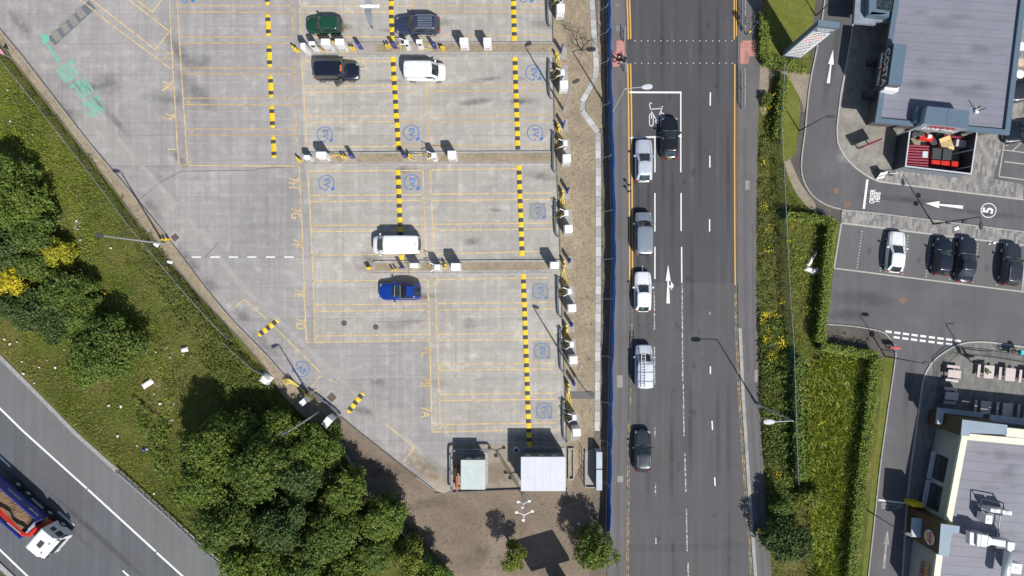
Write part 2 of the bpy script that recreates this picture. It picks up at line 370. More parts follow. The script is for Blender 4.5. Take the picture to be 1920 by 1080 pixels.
# road markings
Y = [(1172.5+6.2, 0)]
lines(road, 'double_yellow_line', [sl(kl, 4.3, -30, 74), sl(kl, 8.9, -30, 73), sl(kl, 2.2, 119, 545), sl(kl, 7.5, 119, 540)], 2.5, m_yel, .044)
lines(road, 'double_yellow_line', [sl(kr, -2.5, -30, 68), sl(kr, -7, -30, 74), sl(kr, -1, 120, 535), sl(kr, -5.6, 120, 535)], 2.2, m_yel, .044)
yw = paintmat('worn_yellow_paint', (.55,.40,.18), .44, .58, 2.2, .8, .05)
lines(road, 'worn_yellow_line', [sl(kl, 6, 545, 1100), sl(kl, 2.8, 790, 1100)], 1.7, yw, .044)
lines(road, 'worn_yellow_line', [sl(kr, -3.2, 536, 1100), sl(kr, -6.2, 540, 1100)], 1.7, yw, .044)
wl = [[(1228,257),(1228,323)],[(1228,362),(1228,434)],[(1228,463),(1228,523)],[(1276.5,172),(1276.5,323)],[(1277,362),(1277,433)],[(1278,463),(1278.3,530)],
      [(1332,173),(1331.6,198)],[(1331,292),(1331,314)],[(1330.5,411),(1330.5,434)],[(1332,687),(1332,701)],[(1335,789),(1336,806)],[(1340,895),(1341,911)]]
lines(road, 'lane_line', wl, 2.3, m_white, .044)
lines(road, 'lane_line', [[(1278.6,584),(1278.6,590)],[(1227,548),(1227,618)],[(1227,650),(1227.5,722)],[(1228,801),(1228,822)],[(1229,906),(1229,929)],[(1230,1008),(1230,1021)],[(1331,583),(1331,590)]], 2.2, m_whitew, .044)
lines(road, 'worn_line', [[(1279,532),(1280,715)],[(1281,720),(1282.5,818)],[(1284,850),(1286,922)],[(1287,954),(1288.5,1034)],[(1290,1055),(1291,1110)]], 2.4, m_whitew, .044)
lines(road, 'stop_line', [[(1180,173),(1278,173.3)],[(1182,258.5),(1278,255)]], 3.4, m_white, .048)
mb = MB()
for i in range(16):
    for x, y in ((1190.5+i*12.15, 76.5), (1191+i*12.15, 118.5)): mb.obox(W(x, y, .048), .085, .085, .03, .052, rad(45))
mb.build('crossing_stud', m_wht, road)
def arrow(parent, mat, tip, tail, z, head=.38, hw=4.6, w1=1.6, w2=2.9, side=False):
    t = Vector(tip); b = Vector(tail); d = (b-t); L = d.length; d.normalize(); n = Vector((-d.y, d.x)); h = t+d*L*head
    mb = MB(); z0 = z
    def F(P): mb.face([W(p[0], p[1], z0) for p in P])
    F([t, h-n*hw, h+n*hw]); F([h-n*w1, b-n*w2, b+n*w2, h+n*w1])
    o = mb.build('arrow', mat, parent)
    return o
arrow(road, m_white, (1252.8,496), (1252.8,569), .048, .42, 4.6, 1.3, 3.4)
arrow(road, m_white, (1204.8,497), (1204.8,569), .048, .42, 4.6, 1.3, 3.4)
mb = MB(); mb.face([W(*p, .049) for p in ((1255.5,535),(1258,535),(1258,527),(1263.5,536),(1258,544),(1258,539),(1254.5,539))][::-1]); mb.build('arrow', m_white, road)
cb = cc(1120, 180, 3.858)
def rr(cx, cy, w_, h_, n=20):
    return [(cx+w_*(abs(math.cos(t))**.6)*(1 if math.cos(t)>0 else -1), cy+h_*(abs(math.sin(t))**.6)*(1 if math.sin(t)>0 else -1)) for t in [2*math.pi*i/n+.01 for i in range(n+1)]]
bk = [cb(*rr(391,172,14,45)), cb(*rr(470,168,14,44)), cb((388,95),(472,90)), cb((382,92),(430,180),(468,88)), cb((396,52),(382,50),(378,66),(390,110)), cb((462,78),(476,76)), cb((392,110),(391,165)), cb((462,110),(470,165)), cb(*rr(432,184,10,12))]
lines(road, 'cycle_symbol', bk, 1.5, paintmat('cycle_paint', (.75,.75,.73), .2, .3, 3, .95, .6), .048)
# ---- car park
right_edge = [(1036,-40),(1037,80),(1039,200),(1044,320),(1049,430),(1052,520),(1058,700),(1063,830),(1063,915)]
cp = sheet('car_park', [(-60,-60)] + edgeL[1:] + [(850,921),(975,917)] + right_edge[::-1] + [(1036,-60)], .030, m_conc)
m_conc2 = concrete('bay_concrete', (.335,.31,.275), (.40,.375,.335), (.56,.54,.50))
sheet('bay_slab', [(561,-40),(561,79),(563,110),(570,280),(573,320),(585,480),(592,642),(806,640),(811,812),(1062,812)]+right_edge[::-1][2:]+[(1036,-60)], .0325, m_conc2, cp)
lines(cp, 'pale_band', [[(0,-18),(45,50),(110,132),(230,270),(310,362),(400,467),(462,547),(540,618),(662,735),(760,822),(850,905)]], 9, m_concpale, .034)
sheet('dirty_corner', [(845,832),(1062,832),(1063,914),(850,920)], .034, concrete('dirty_concrete', (.30,.255,.195), (.34,.29,.225), (.38,.34,.28)), cp)
sheet('earthy_wedge', cr([(775,838),(800,870),(845,905),(842,921),(820,921),(790,890),(765,850)],3,True), .035, M('earthy_concrete', (.40,.34,.27), .9, fine=.15), cp)
YZ = .042
def softspot(name, c, amax, seed=0):     # an oil, rubber or dust stain fading out at its rim
    m, t, p = nodes(name); p.inputs['Base Color'].default_value = (*c, 1); p.inputs['Roughness'].default_value = .8
    tc = N(t, 'ShaderNodeTexCoord'); gr = N(t, 'ShaderNodeTexGradient', gradient_type='SPHERICAL'); t.links.new(tc.outputs['Object'], gr.inputs[0])
    a = N(t, 'ShaderNodeMath', operation='MULTIPLY'); t.links.new(ramp(t, gr.outputs['Fac'], 0, .75), a.inputs[0]); t.links.new(ramp(t, noise(t, 1.1, 7, .7), .34, .66, .1, amax), a.inputs[1]); t.links.new(a.outputs[0], p.inputs['Alpha']); return m
sp_d, sp_k, sp_l = softspot('grey_stain', (.13,.125,.125), .42), softspot('oil_stain', (.06,.058,.056), .5), softspot('pale_wear', (.54,.52,.48), .62)
sp_r = softspot('road_wear', (.04,.04,.042), .34); sp_p = softspot('road_dust', (.2,.195,.19), .4); sp_b = softspot('earth_stain', (.24,.19,.13), .7)
disc_me = None; _sz = [0]
def spot(par, x, y, rx, ry, ang, mat, z=.0385, name='stain'):
    me = bpy.data.meshes.new(name); me.from_pydata([(math.cos(k*.3927), math.sin(k*.3927), 0) for k in range(16)], [], [tuple(range(16))]); me.materials.append(mat)
    o = bpy.data.objects.new(name, me); COL.objects.link(o); o.parent = par; _sz[0] += 1; o.location = W(x, y, z+.000008*_sz[0]); o.rotation_euler = (0,0,rad(ang)); o.scale = (rx*S, ry*S, 1)
for x, y, rx, ry, a_ in ((40,45,45,14,-52),(120,210,45,16,-55),(140,215,20,14,0),(285,390,40,14,-52),(355,490,42,14,-48),(395,535,25,16,-40),(495,645,45,14,-45),(690,490,32,26,0),(1015,330,38,10,-10),(760,318,24,8,0),(300,440,20,10,-45),(455,592,24,12,-40)): spot(cp, x, y, rx, ry, a_, sp_d)
rs = random.Random(11)
for i in range(26): spot(cp, rs.uniform(600,1030), rs.choice((50,95,145,195,245,345,400,450,550,605,660,715,770))+rs.uniform(-8,8), rs.uniform(8,40), rs.uniform(4,12), rs.uniform(-8,8), sp_k if i % 3 == 0 else sp_d)
for i in range(34): spot(cp, rs.uniform(570,1030), rs.choice((50,145,195,245,345,400,450,550,605,660,715,770))+rs.uniform(-10,10), rs.uniform(20,80), rs.uniform(7,16), rs.uniform(-4,4), sp_l)
for i in range(16): spot(cp, rs.uniform(90,540), rs.uniform(20,300), rs.uniform(20,70), rs.uniform(8,26), rs.uniform(-60,20), sp_l if i % 2 else sp_d)
for x, y, rx, ry, a_ in ((180,240,90,14,-52),(330,400,120,14,-50),(240,290,60,22,-50),(440,520,80,12,-45),(620,690,90,14,-40),(730,780,90,16,-38)): spot(cp, x, y, rx, ry, a_, sp_l)
for x, y, rx, ry, a_ in ((800,880,60,26,-35),(770,900,40,16,-40),(930,890,45,30,0),(1000,822,60,14,0)): spot(cp, x, y, rx, ry, a_, sp_b)
for x0 in (1205,1252,1305,1356):
    for dx in (-9, 9):
        for k in range(5): spot(road, x0+dx+rs.uniform(-2,2), 100+k*240+rs.uniform(-60,60), 130, 5.5, 90, sp_p if rs.random() < .45 else sp_r, .0385, 'wheel_track')
for i in range(26): spot(road, rs.uniform(1190,1375), rs.uniform(20,1060), rs.uniform(3,14), rs.uniform(2,6), rs.uniform(60,120), sp_r, .0385, 'oil_stain')
for i in range(10): spot(fl if i % 2 else fr, rs.uniform(1152,1168) if i % 2 else rs.uniform(1396,1412), rs.uniform(60,1000), rs.uniform(20,60), rs.uniform(4,8), 90, sp_p, .13, 'stain')
Lm = []; Rm = []
A = []     # strong bay lines
B = []     # faded bay lines
for y0, y1 in ((10.5,10.8),(22.5,24),(69,69),(81,81),(127,127.5),(138.5,139),(184,184),(196,196.5),(241.6,242.5),(253,253.5)):
    x0 = 332+ (y0/310)*20; B.append([(x0, y0), (548+y0/28, y1)])
A += [[(335,310),(560,311.5)]]
A += [[(317,-30),(321,80),(327,170),(332,270),(336,310)],[(330,-30),(336,70),(343,180),(349,270),(352,311)]]
B += [[(546,-20),(549,60)],[(551,112),(554,180),(559,312)]]
A += [[(561,-20),(563.5,62)],[(566,115),(570,180),(572,225),(575,275)]]
A += [[(149,-2),(201,40),(301,114.5)],[(170,-2),(291.5,93.5),(317.5,58.5),(242,0)],[(258,1),(286,22.5),(304,-2)],[(302,116),(325,132)],[(303,117),(303.5,109),(321,108.5)]]
A += [[(561,11.5),(777,11)],[(567,23.5),(730,23)],[(561,69),(735,69)],[(566,115),(737,114.5)],[(570,161.5),(735,160)],[(572,172.5),(735,171)],[(572,218.5),(740,217)],[(573,229.5),(740,228)],[(577,275),(742,274)]]
B += [[(740,160.5),(784,160)],[(740,172),(784,171)],[(742,217),(785,216.5)],[(742,228),(786,228)],[(742,274),(850,272)],[(777,-20),(777,25)],[(797,-20),(798,68)],[(798,150),(804,270)]]
B += [[(797,10.5),(1030,10)],[(797,22.5),(1030,22)],[(797,66),(1035,66)],[(800,159.5),(1030,158.5)],[(800,171),(1030,170)],[(802,217),(1035,215)],[(803,229),(1035,227)],[(810,273),(1038,273)]]
A += [[(577,321),(793,319.5)],[(577,321),(580,366),(583,430),(587,527),(590,640)],[(561,311),(564,380),(568,460),(571,560),(575,643)],[(793,319.5),(796,400),(799,475)]]
for a_, b_ in ((366.5,365),(378,375.5),(423,421),(434.5,432)): A.append([(581+(a_-366)/20, a_), (796, b_)])
A += [[(584,479),(900,474),(1030,471)],[(586,527),(802,524.5)],[(802,524.5),(804,580),(807,680),(810,808)]]
for a_, b_ in ((572,569.5),(584,581),(630,627)): A.append([(588+(a_-572)/30, a_), (804, b_)])
A += [[(575,642.5),(806,638)],[(807,318),(810,400),(813,475)],[(816,524),(818,590),(821,680),(826,806)]]
A += [[(807,318.5),(975,316)],[(816,524),(1030,520.5)]]
for a_, b_ in ((364,361.5),(376,373.5),(420.5,417.5),(432,429),(569,566.5),(581,578.5),(626.5,624.5),(638,635.5),(683,680.5),(694.5,691.5),(739.5,736.5),(751,748.5),(796,792.5),(810,805)):
    x0 = np.interp(a_, [318,475,524,680,806],[807,813,816,821,826]); A.append([(x0 if a_ < 805 else 810, a_), (1036+(a_-364)/60, b_)])
lines(cp, 'bay_line', A, 2.0, m_yelp, YZ); lines(cp, 'faded_bay_line', B, 1.9, m_yelf, YZ)
A = [[(437,579),(458,561),(500,599)],[(514,613),(604,701)],[(605,702),(594,712),(583,727)],[(617,711),(632,718)],[(722,794),(777,839),(755,867)]]
lines(cp, 'diagonal_bay_line', A, 1.9, m_yelp, YZ)
# old whitened-out lines
B = []
for y in (32,50,92,150,205,219,265,300): B.append([(350, y+4), (556, y+4)])
for y in (36,52,61,100,107,122,188,199,239,312,343,357,402,416,433,460,514,542,589,599,650,660,704): B.append([(575 + (y > 250)*8, y+3), (1030, y)])
for x in (585,633,672,716,830,875,906,931,957,974,1012): B.append([(x, 110), (x+3, 290)]); B.append([(x+6, 320), (x+10, 470)])
for x in (594,640,700,755,785,850,905,940): B.append([(x, 530), (x+5, 800)])
lines(cp, 'ghost_line', B, 2.2, paintmat('ghost_paint', (.58,.57,.55), .36, .66, .6, .62, .06), .038)
lines(cp, 'crack', [[(260,375),(299,343),(340,321),(480,319)],[(561,312),(500,315),(480,317)],[(385,482),(410,455)],[(757,575),(756,640)],[(835,600),(700,604)]], .9, M('crack_dark', (.09,.085,.08), .9), .036)
lines(cp, 'give_way_dash', [[(359.5+i*34.7, 482), (377+i*34.7, 482)] for i in range(6)], 2.6, m_white, YZ)
mb = MB()
for x, y, a_, b_, r_ in ((328,445,12,12,40),(622,745,14,14,45)):
    mb.obox(W(x,y,.04), a_*S*1.9, b_*S*1.9, .03, .04, rad(r_)); mb.obox(W(x,y,.04), a_*S, b_*S, .03, .046, rad(r_), 1)
mb.build('manhole_cover', [m_kerbc, M('rusty_iron', (.12,.085,.07), .8, fine=.2)], cp)
mb = MB()
for x, y in ((645,606),(704.5,613)): mb.cyl(*W(x,y,.05)[:2], .03, .042, .3, n=16)
mb.build('round_cover', M('iron_cover', (.09,.085,.08), .8, fine=.2), cp)
mb = MB()
for i, (x, y) in enumerate(((105,66),(121.5,51),(137,37.5),(151,23.5))): mb.obox(W(x,y,.04), 13*S, 21*S, .03, .046, rad(-145))
mb.build('grate_panel', M('grate_light', (.25,.235,.215), .85, fine=.3), cp)
lines(cp, 'grate_row', [[(96,78),(173,8)]], 20, M('grate_dark', (.14,.145,.17), .8, fine=.25), .040)
def text(parent, body, px, py, size, mat, z, ang=0., sx=1., sy=1., bold=.0, name='lettering', loc=None, rot=None, ext=0., sp=1.):
    cu = bpy.data.curves.new('t', 'FONT'); cu.body = body; cu.align_x = 'CENTER'; cu.align_y = 'CENTER'; cu.size = size; cu.offset = bold; cu.extrude = ext
    cu.space_character = sp; cu.resolution_u = 3
    ob = bpy.data.objects.new('t', cu); COL.objects.link(ob); dg = bpy.context.evaluated_depsgraph_get()
    me = bpy.data.meshes.new_from_object(ob.evaluated_get(dg)); bpy.data.objects.remove(ob); bpy.data.curves.remove(cu)
    me.transform(Matrix.Diagonal((sx, sy, 1, 1))); me.materials.clear(); me.materials.append(mat)
    o = bpy.data.objects.new(name, me); COL.objects.link(o); o.parent = parent
    if loc is None: o.location = W(px, py, z); o.rotation_euler = (0, 0, rad(ang))
    else: o.location = loc; o.rotation_euler = rot
    return o
for s_, x, y in (('7',315,99),('7K',312.5,161),('7J',317.5,218),('I',322,280),('7H',549.5,343),('7G',554,400),('7F',556.5,456),('7E',560,549),('7D',563,607)):
    text(cp, s_, x, y, 1.05, m_yelp, .043, -93, .95, 1.35, .012, 'bay_letter')
for s_, x, y in (('7C',798,660),('7B',797.5,716),('7A',798,773)): text(cp, s_, x, y, 1.05, m_yelp if s_ == '7A' else m_yelf, .043, -93, .95, 1.35, .012, 'bay_letter')
for x, y in ((349,131),(353,190),(357,248),(589,372),(592,429),(597,578),(600,636),(356,301),(829,688),(837,747),(838,801)):
    lines(cp, 'small_arrow', [[(x-4,y+3),(x+4,y)],[(x,y-4),(x+4,y),(x+1,y+5)]], 1.2, m_yelf, .043)
# EV symbol
def ev(x, y, ang=0., mat=m_blue, r=14.2):
    ca, sa = math.cos(rad(ang)), math.sin(rad(ang)); q = lambda u, v: (x+u*ca-v*sa, y+u*sa+v*ca)
    arc = [q(r*math.cos(rad(t)), r*math.sin(rad(t))) for t in range(118, 395, 8)]
    lines(cp, 'charging_symbol', [arc, [q(-6,12.5),q(-2,14.5),q(1,13),q(1.5,9)]], 1.7, mat, .043)
    mb = MB(); mb.face([W(*q(*p), .0435) for p in ((8,11),(13,7),(15.5,8),(16,12),(12,15),(9,14))][::-1]); mb.build('plug_symbol', mat, cp)
    text(cp, 'EV', *q(.5,-.5), .82, mat, .044, -90-ang, 1.05, 1., .02, 'charging_letter')
m_bluef = paintmat('patched_blue_paint', (.12,.24,.50), .40, .56, 2.0, .75, .15)
for x, y in ((1000,136),(609,252),(771,249),(1003,249),(612,343),(772,342)): ev(x, y)
for x, y in ((1008,396),(1013,546),(1016,658),(1020,770)): ev(x, y, 0, m_bluef, 14.5)
ev(566, 692, 130); ev(350, -10); ev(985, -10)
mb = MB()
for x, y in ((1008,396),(1013,546),(1016,658),(1020,770)): mb.obox(W(x,y,.04), 32*S, 32*S, .03, .0405, 0)
mb.build('repair_patch', M('patch_concrete', (.29,.28,.265), .85, fine=.12), cp)
text(cp, 'RIGHT', 129.5, 136, 1.25, m_green, .044, 34, .56, 2.0, .03)
text(cp, 'TURN', 155, 168, 1.25, m_green, .044, 34, .56, 2.1, .03)
text(cp, 'ONLY', 178, 200, 1.25, m_green, .044, 34, .6, 2.1, .03)
c0 = cc(0, 0, 4); mb = MB()
mb.face([W(*p, .044) for p in c0((305,257),(362,262),(372,300),(352,320),(340,330),(325,335))]); mb.face([W(*p, .044) for p in c0((340,325),(360,330),(450,462),(432,468))])
mb.build('arrow', m_green, cp)
# islands in the car park
def island(P, name='kerbed_island'):
    o = slab(name, P, .19, m_kerbc); return o
i1 = island([(561,79.5),(1037,78.5),(1038,107),(562,105.5)]); sheet('stone_chip', [(563,82),(1036,81),(1036,98),(567,98)], .196, m_chip, i1)
i2 = island([(566,287.5),(570,285.5),(1040,283),(1042,307),(566,307.5)]); sheet('stone_chip', [(571,288.5),(1041,286.5),(1041,303),(571,304)], .196, m_chip, i2)
i3 = island([(698,493),(702,489),(1051,487),(1051,514),(698,514)]); sheet('stone_chip', [(701,493),(1050,491),(1050,506),(701,508)], .196, m_chip, i3)
for i_, seg in ((i1, [(566,101.5),(1037,101.5)]), (i2, [(567,305.8),(1041,305.3)]), (i3, [(699,511),(1050,510)])): lines(i_, 'kerb_joint', [seg], .7, m_kerbd, .197)
lines(i1, 'base_slab', [[(563,91),(704,91)],[(748,91),(810,91)]], 16, M('island_slab', (.33,.30,.26), .9, fine=.1), .20)
lines(i2, 'base_slab', [[(572,296),(617,296)],[(644,296),(670,296)],[(757,296),(822,296)]], 15, M('island_slab2', (.33,.30,.26), .9, fine=.1), .20)
lines(i3, 'base_slab', [[(735,500),(784,500)],[(810,500),(865,500)]], 14, M('island_slab3', (.33,.30,.26), .9, fine=.1), .20)
# chip strip on the right and duct covers
duct = [(1109.5,-40),(1110,0),(1114.5,73),(1118,125),(1116,146),(1092,190),(1092,208),(1121,248),(1122,330),(1122,500),(1121,640),(1120,808)]
cs = slab('chip_border', right_edge + [(1063,925),(1113,820),(1117,800),(1117,250),(1088,208),(1088,188),(1113,145),(1106,0),(1106,-40)], .1, m_chip, m_kerbd)
sheet('chip_infill', [(1119,240),(1098,205),(1098,192),(1120,150),(1122,-40),(1134,-40),(1134,240)], .04, m_chip, cs)
MB().wall(wp(right_edge[:-1], .13), .1, .03, .13).build('kerb', m_kerbd, cs)
pts = wp(duct, .16); tot = 0; mb = MB(); mats = [m_slab, M('pale_slab_light', (.50,.50,.49), .85, fine=.08), M('pale_slab_dark', (.34,.335,.325), .85, fine=.1)]
k = 0
for a_, b_ in zip(pts, pts[1:]):
    A_, B_ = Vector(a_), Vector(b_); L = (B_-A_).length; n = max(1, round(L/1.0)); d = (B_-A_)/n; ang = math.atan2(d.y, d.x)
    for i in range(n):
        c_ = A_+d*(i+.5); mb.obox(c_, d.length-.03, .56, .0, .15+.004*(k % 3), ang, [0,1,0,2,0,1,2][k % 7]); k += 1
struct(mb.build('duct_covers', mats))
mb = MB()
for x, y in ((1058,137),(1062,277),(1066,407),(1070,552),(1073,652),(1079,790)): mb.obox(W(x-1,y+10,.1), .95, 2.9, .09, .118, rad(2))
for x, y in ((1058,100),(1060,235),(1064,362),(1068,492),(1072,612),(1076,722)): mb.obox(W(x-3,y,.1), .9, 1.3, .09, .118, rad(2))
mb.build('base_slab', M('base_slab_c', (.33,.31,.28), .9, fine=.1), cs)
lines(cs, 'cross_path', [[(1068,741),(1115,741)]], 14, M('cross_path_m', (.14,.135,.125), .9, fine=.25), .112)
bs = slab('gravel_border', [(-75,10),(0,82)]+edgeG[2:]+[(640,812),(637,781)]+edgeL[1:12][::-1]+[(-60,-10)], .1, m_chip, m_kerbd)
MB().wall(wp(edgeL, .12), .1, .0, .13).build('kerb', m_kerbd, bs)
lines(bs, 'kerb_line', [[(0,57),(175,279),(307,437)],[(400,562),(442,609),(500,668),(528,700)],[(780,895),(815,921)]], 1.6, m_kerbc, .135)
MB().wall(wp(edgeG[:12], .14), .12, .0, .16).build('edging', m_kerbd, bs)
# ---- right side: drive lane, retail car park, paving, verges
sheet('verge_ground', [(1426,-60),(1545,-60),(1620,400),(1560,640),(1670,650),(1650,1110),(1430,1110),(1415,540)], .012, m_grassg)
dt = sheet('drive_lane', [(1552,-60),(1547.6,0),(1535,81),(1519,162),(1511,244),(1504,300),(1507,336),(1525,367),(1553,385),(1578,392),(1566,480),(1550,608),(1600,612),(1650,621),(1670,637),(1679.6,658),(1679,674),(1672,723),(1662,791),(1640,974),(1625,1110),(1960,1110),(1990,-60)], .030, m_dt)
rot6 = rad(5.6)
ww = [(1604,-60),(1599,40),(1587,116),(1577,168),(1573,200),(1569,235),(1569,252),(1571,269),(1582.5,291),(1598,309),(1616,323),(1632,333),(1650,340)]
ww = cr(ww, 3)
pv = slab('paved_apron', ww + [(1747,352.5),(1850,365),(1919,373.6),(1919,345),(1862,335),(1884,255),(1990,262),(1990,-60)], .10, m_pav)
sheet('worn_paving', [(1598,60)]+[(x+3,y) for x, y in ww if y > 60 and y < 335]+[(1660,335),(1668,318),(1680,235),(1690,-20),(1610,-20)], .104, m_pavd, pv)
kerb(pv, [(x+1.2,y+.6) for x, y in ww]+[(1747,353),(1919,374)], .03, .125, .15, M('pale_kerb', (.42,.40,.37), .9, fine=.1))
fw = slab('paved_strip', [(1578,392),(1640,398),(1789,417),(1990,442),(1990,468),(1917,460),(1780,443),(1578,418)], .10, m_pav)
kerb(fw, [(1578,393),(1640,399),(1789,418),(1990,443)], .03, .12, .13, m_kerbc); kerb(fw, [(1578,418),(1780,443),(1990,468)], .03, .12, .16, M('pale_kerb2', (.42,.40,.37), .9, fine=.1))
mkc = M('flush_kerb', (.40,.385,.35), .9, fine=.1)
lines(dt, 'flush_kerb', [[(1564,503),(1700,520),(1917,547),(1990,556)],[(1578,418),(1564,503)],[(1917,546),(1924,470)]], 2.6, mkc, .037)
sheet('bay_surface', [(1578,419),(1990,469),(1990,554),(1564,502)], .034, asphalt('bay_asphalt', (.118,.118,.122), .08), dt)
dots = []
for x0, y0, x1, y1 in ((1616.5,433,1606.5,506),(1659,437,1650,512),(1703,441,1692,518),(1745,449,1736,523),(1789,455,1780,528),(1834,457,1824,533),(1878,461,1868.5,539)):
    for i in range(13): t0 = i/13; t1 = t0+.035; dots.append([(x0+(x1-x0)*t0, y0+(y1-y0)*t0), (x0+(x1-x0)*t1, y0+(y1-y0)*t1)])
lines(dt, 'bay_block', dots, 2.2, mkc, .040)
lines(dt, 'give_way_dash', [[(1660.5+i*16.2, 621.3+i*2.1), (1672+i*16.2, 622.8+i*2.1)] for i in range(9)] + [[(1675.5+i*16.3, 632+i*2.1), (1687+i*16.3, 633.5+i*2.1)] for i in range(7)], 4, m_white, .040)
lines(dt, 'order_line', [[(1626.5,336.5),(1619.5,391.5)]], 4.2, m_white, .040)
text(dt, 'ORDER', 1636, 368.5, .62, m_white, .04, 84, .72, 1.15, .02); text(dt, 'HERE', 1646, 369.5, .62, m_white, .04, 84, .72, 1.15, .02)
arrow(dt, m_white, (1735,381), (1805.5,388.5), .04, .37, 6.6, 1.6, 3.2)
arrow(dt, m_white, (1562,93), (1553,156), .04, .44, 5.4, 1.3, 3)
lines(dt, 'limit_circle', [[(1853.5+14*math.cos(t), 394.5+13.2*math.sin(t)) for t in np.linspace(0, 6.29, 30)]], 1.6, m_white, .04)
text(dt, '5', 1853.5, 394.5, 1.5, m_white, .04, 84, .9, 1.0, .05)
mb = MB()
for x, y, r_ in ((1568,358,10),(1588.5,383,10),(1692.5,563,35)): mb.obox(W(x,y,.04), .62, .62, .03, .040, rad(r_))
mb.build('manhole_cover', M('rust_cover', (.20,.13,.095), .9, fine=.3), dt)
lines(dt, 'stop_line', [[(1647,937.5),(1697,943.5)]], 3, m_white, .040)
text(dt, 'STOP', 1672, 950.5, .85, m_whitef, .04, -4, 1.1, .9, .02)
arrow(dt, m_whitef, (1664.5,993), (1657,1066), .04, .38, 5.3, 1.3, 2.6)
lines(dt, 'flush_kerb', [[(1884,262),(1873,330)],[(1873,331),(1920,337)],[(1883,303),(1940,310)]], 2.2, mkc, .037)
lines(dt, 'hatch_line', [[(1883,264),(1930,270)],[(1886,274),(1897,266)],[(1899,282),(1915,268)],[(1882,281),(1935,288)],[(1897,223),(1908,213)],[(1911,222),(1928,205)],[(1898,200),(1935,205)],[(1896,221),(1935,227)]], 2, mkc, .038)
nk = cr([(1552,-60),(1547.6,0),(1535,81),(1519,162),(1511,244),(1504,300),(1507,336),(1525,367),(1553,385),(1578,392)], 3)
vg = MB().wall(wp([(x-1,y) for x, y in nk], .12), .14, .02, .14).build('verge_kerb', m_kerbc); struct(vg)
k2 = cr([(1550,608),(1600,612),(1650,621),(1666,632),(1677,648),(1679.6,662),(1679,674),(1672,723),(1662,791),(1650,880),(1640,974),(1625,1110)], 3)
struct(MB().wall(wp(k2, .12), .12, .02, .14).build('verge_kerb', m_kerbc))
sheet('mulch_bed', [(1530,-60)]+[(1545,0),(1532,81),(1516,162),(1508,244),(1501,300),(1504,338),(1523,370),(1552,388),(1576,394),(1574,416),(1560,412),(1530,400),(1500,370),(1480,300),(1500,250),(1500,170),(1524,120),(1522,80)], .020, m_mulch)
sheet('mulch_bed', [(1550,610),(1600,614),(1650,623),(1666,634),(1677,650),(1679,674),(1655,672),(1548,652)], .020, m_mulch)
sheet('trodden_path', cr([(1425,122),(1440,122),(1460,130),(1490,126),(1515,140),(1526,130),(1532,110),(1520,150),(1508,210),(1503,190),(1480,150),(1465,138),(1450,145),(1440,170),(1436,215),(1424,200)], 3, True), .024, m_sand)
sheet('trodden_path', cr([(1478,290),(1490,320),(1505,350),(1530,385),(1520,392),(1495,365),(1478,330),(1470,300)], 3, True), .024, m_sand)
sheet('lawn', [(1443,-60),(1535,-60),(1526,30),(1522,82),(1515,108),(1440,108),(1436,40)], .026, m_lawn)
sheet('lawn', cr([(1480,150),(1492,170),(1500,195),(1500,220),(1494,260),(1490,290),(1465,300),(1463,230),(1470,180)], 3, True), .028, m_lawn)
sheet('lawn', [(1661,664),(1676,674),(1669,723),(1659,791),(1637,974),(1622,1110),(1612,1110),(1625,1000),(1640,850)], .026, m_lawn)
# restaurant terrace
tw = cr([(1690,1110),(1700.7,938),(1714,828),(1721,780),(1726,742),(1729.5,719),(1735.6,698.5),(1752,674),(1780.4,653.7),(1805,643.5),(1835,640.5),(1870,643),(1920,650),(1990,659)], 3)
m_terr = brickmat('grey_terrace', (.205,.2,.185), (.14,.14,.135), (.13,.13,.125), .9, .3, rad(96), .01)
tr_ = slab('terrace', tw + [(1990,1110)], .10, m_terr)
kerb(tr_, [(x+.9,y+.6) for x, y in tw], .03, .125, .15, M('pale_kerb3', (.42,.41,.38), .9, fine=.1))

for x, y, rx, ry, a_, q in ((1545,230,90,14,78,0),(1530,330,50,12,-60,0),(1700,375,120,8,-6,1),(1850,400,90,8,-6,1),(1750,580,180,20,-3,0),(1620,560,70,18,-5,1),(1690,800,160,12,82,0),(1560,120,100,10,78,1),(1590,590,50,14,0,1),(1850,600,100,14,-4,0),(1705,720,70,10,80,1)): spot(dt, x, y, rx, ry, a_, sp_p if q == 0 else sp_r, .0355)
for x, y in ((1630,470),(1675,480),(1722,488),(1768,492),(1812,500),(1850,502),(1895,505)): spot(dt, x, y, 9, 5, 80, sp_r, .0352, 'oil_stain')
for x, y, rx, ry, a_ in ((1600,215,30,22,20),(1590,285,30,20,40),(1640,300,40,14,0),(1660,120,30,60,0)): spot(pv, x, y, rx, ry, a_, sp_l if y > 200 else sp_d, .107)
for k in range(7): spot(mw, 60+k*60-(k%2)*55, 850+k*52+(k%3)*30, 170, 7, -42.3, sp_r if k % 2 else sp_p, .0345, 'wheel_track')

sp_sa, sp_da = softspot('dry_soil', (.30,.235,.17), .5), softspot('damp_soil', (.11,.088,.07), .4)
for i in range(30): spot(soil_o, rs.uniform(700,1120), rs.uniform(850,1075), rs.uniform(15,70), rs.uniform(8,26), rs.uniform(-50,30), (sp_sa, sp_da, sp_b)[i % 3], .0165, 'soil_patch')
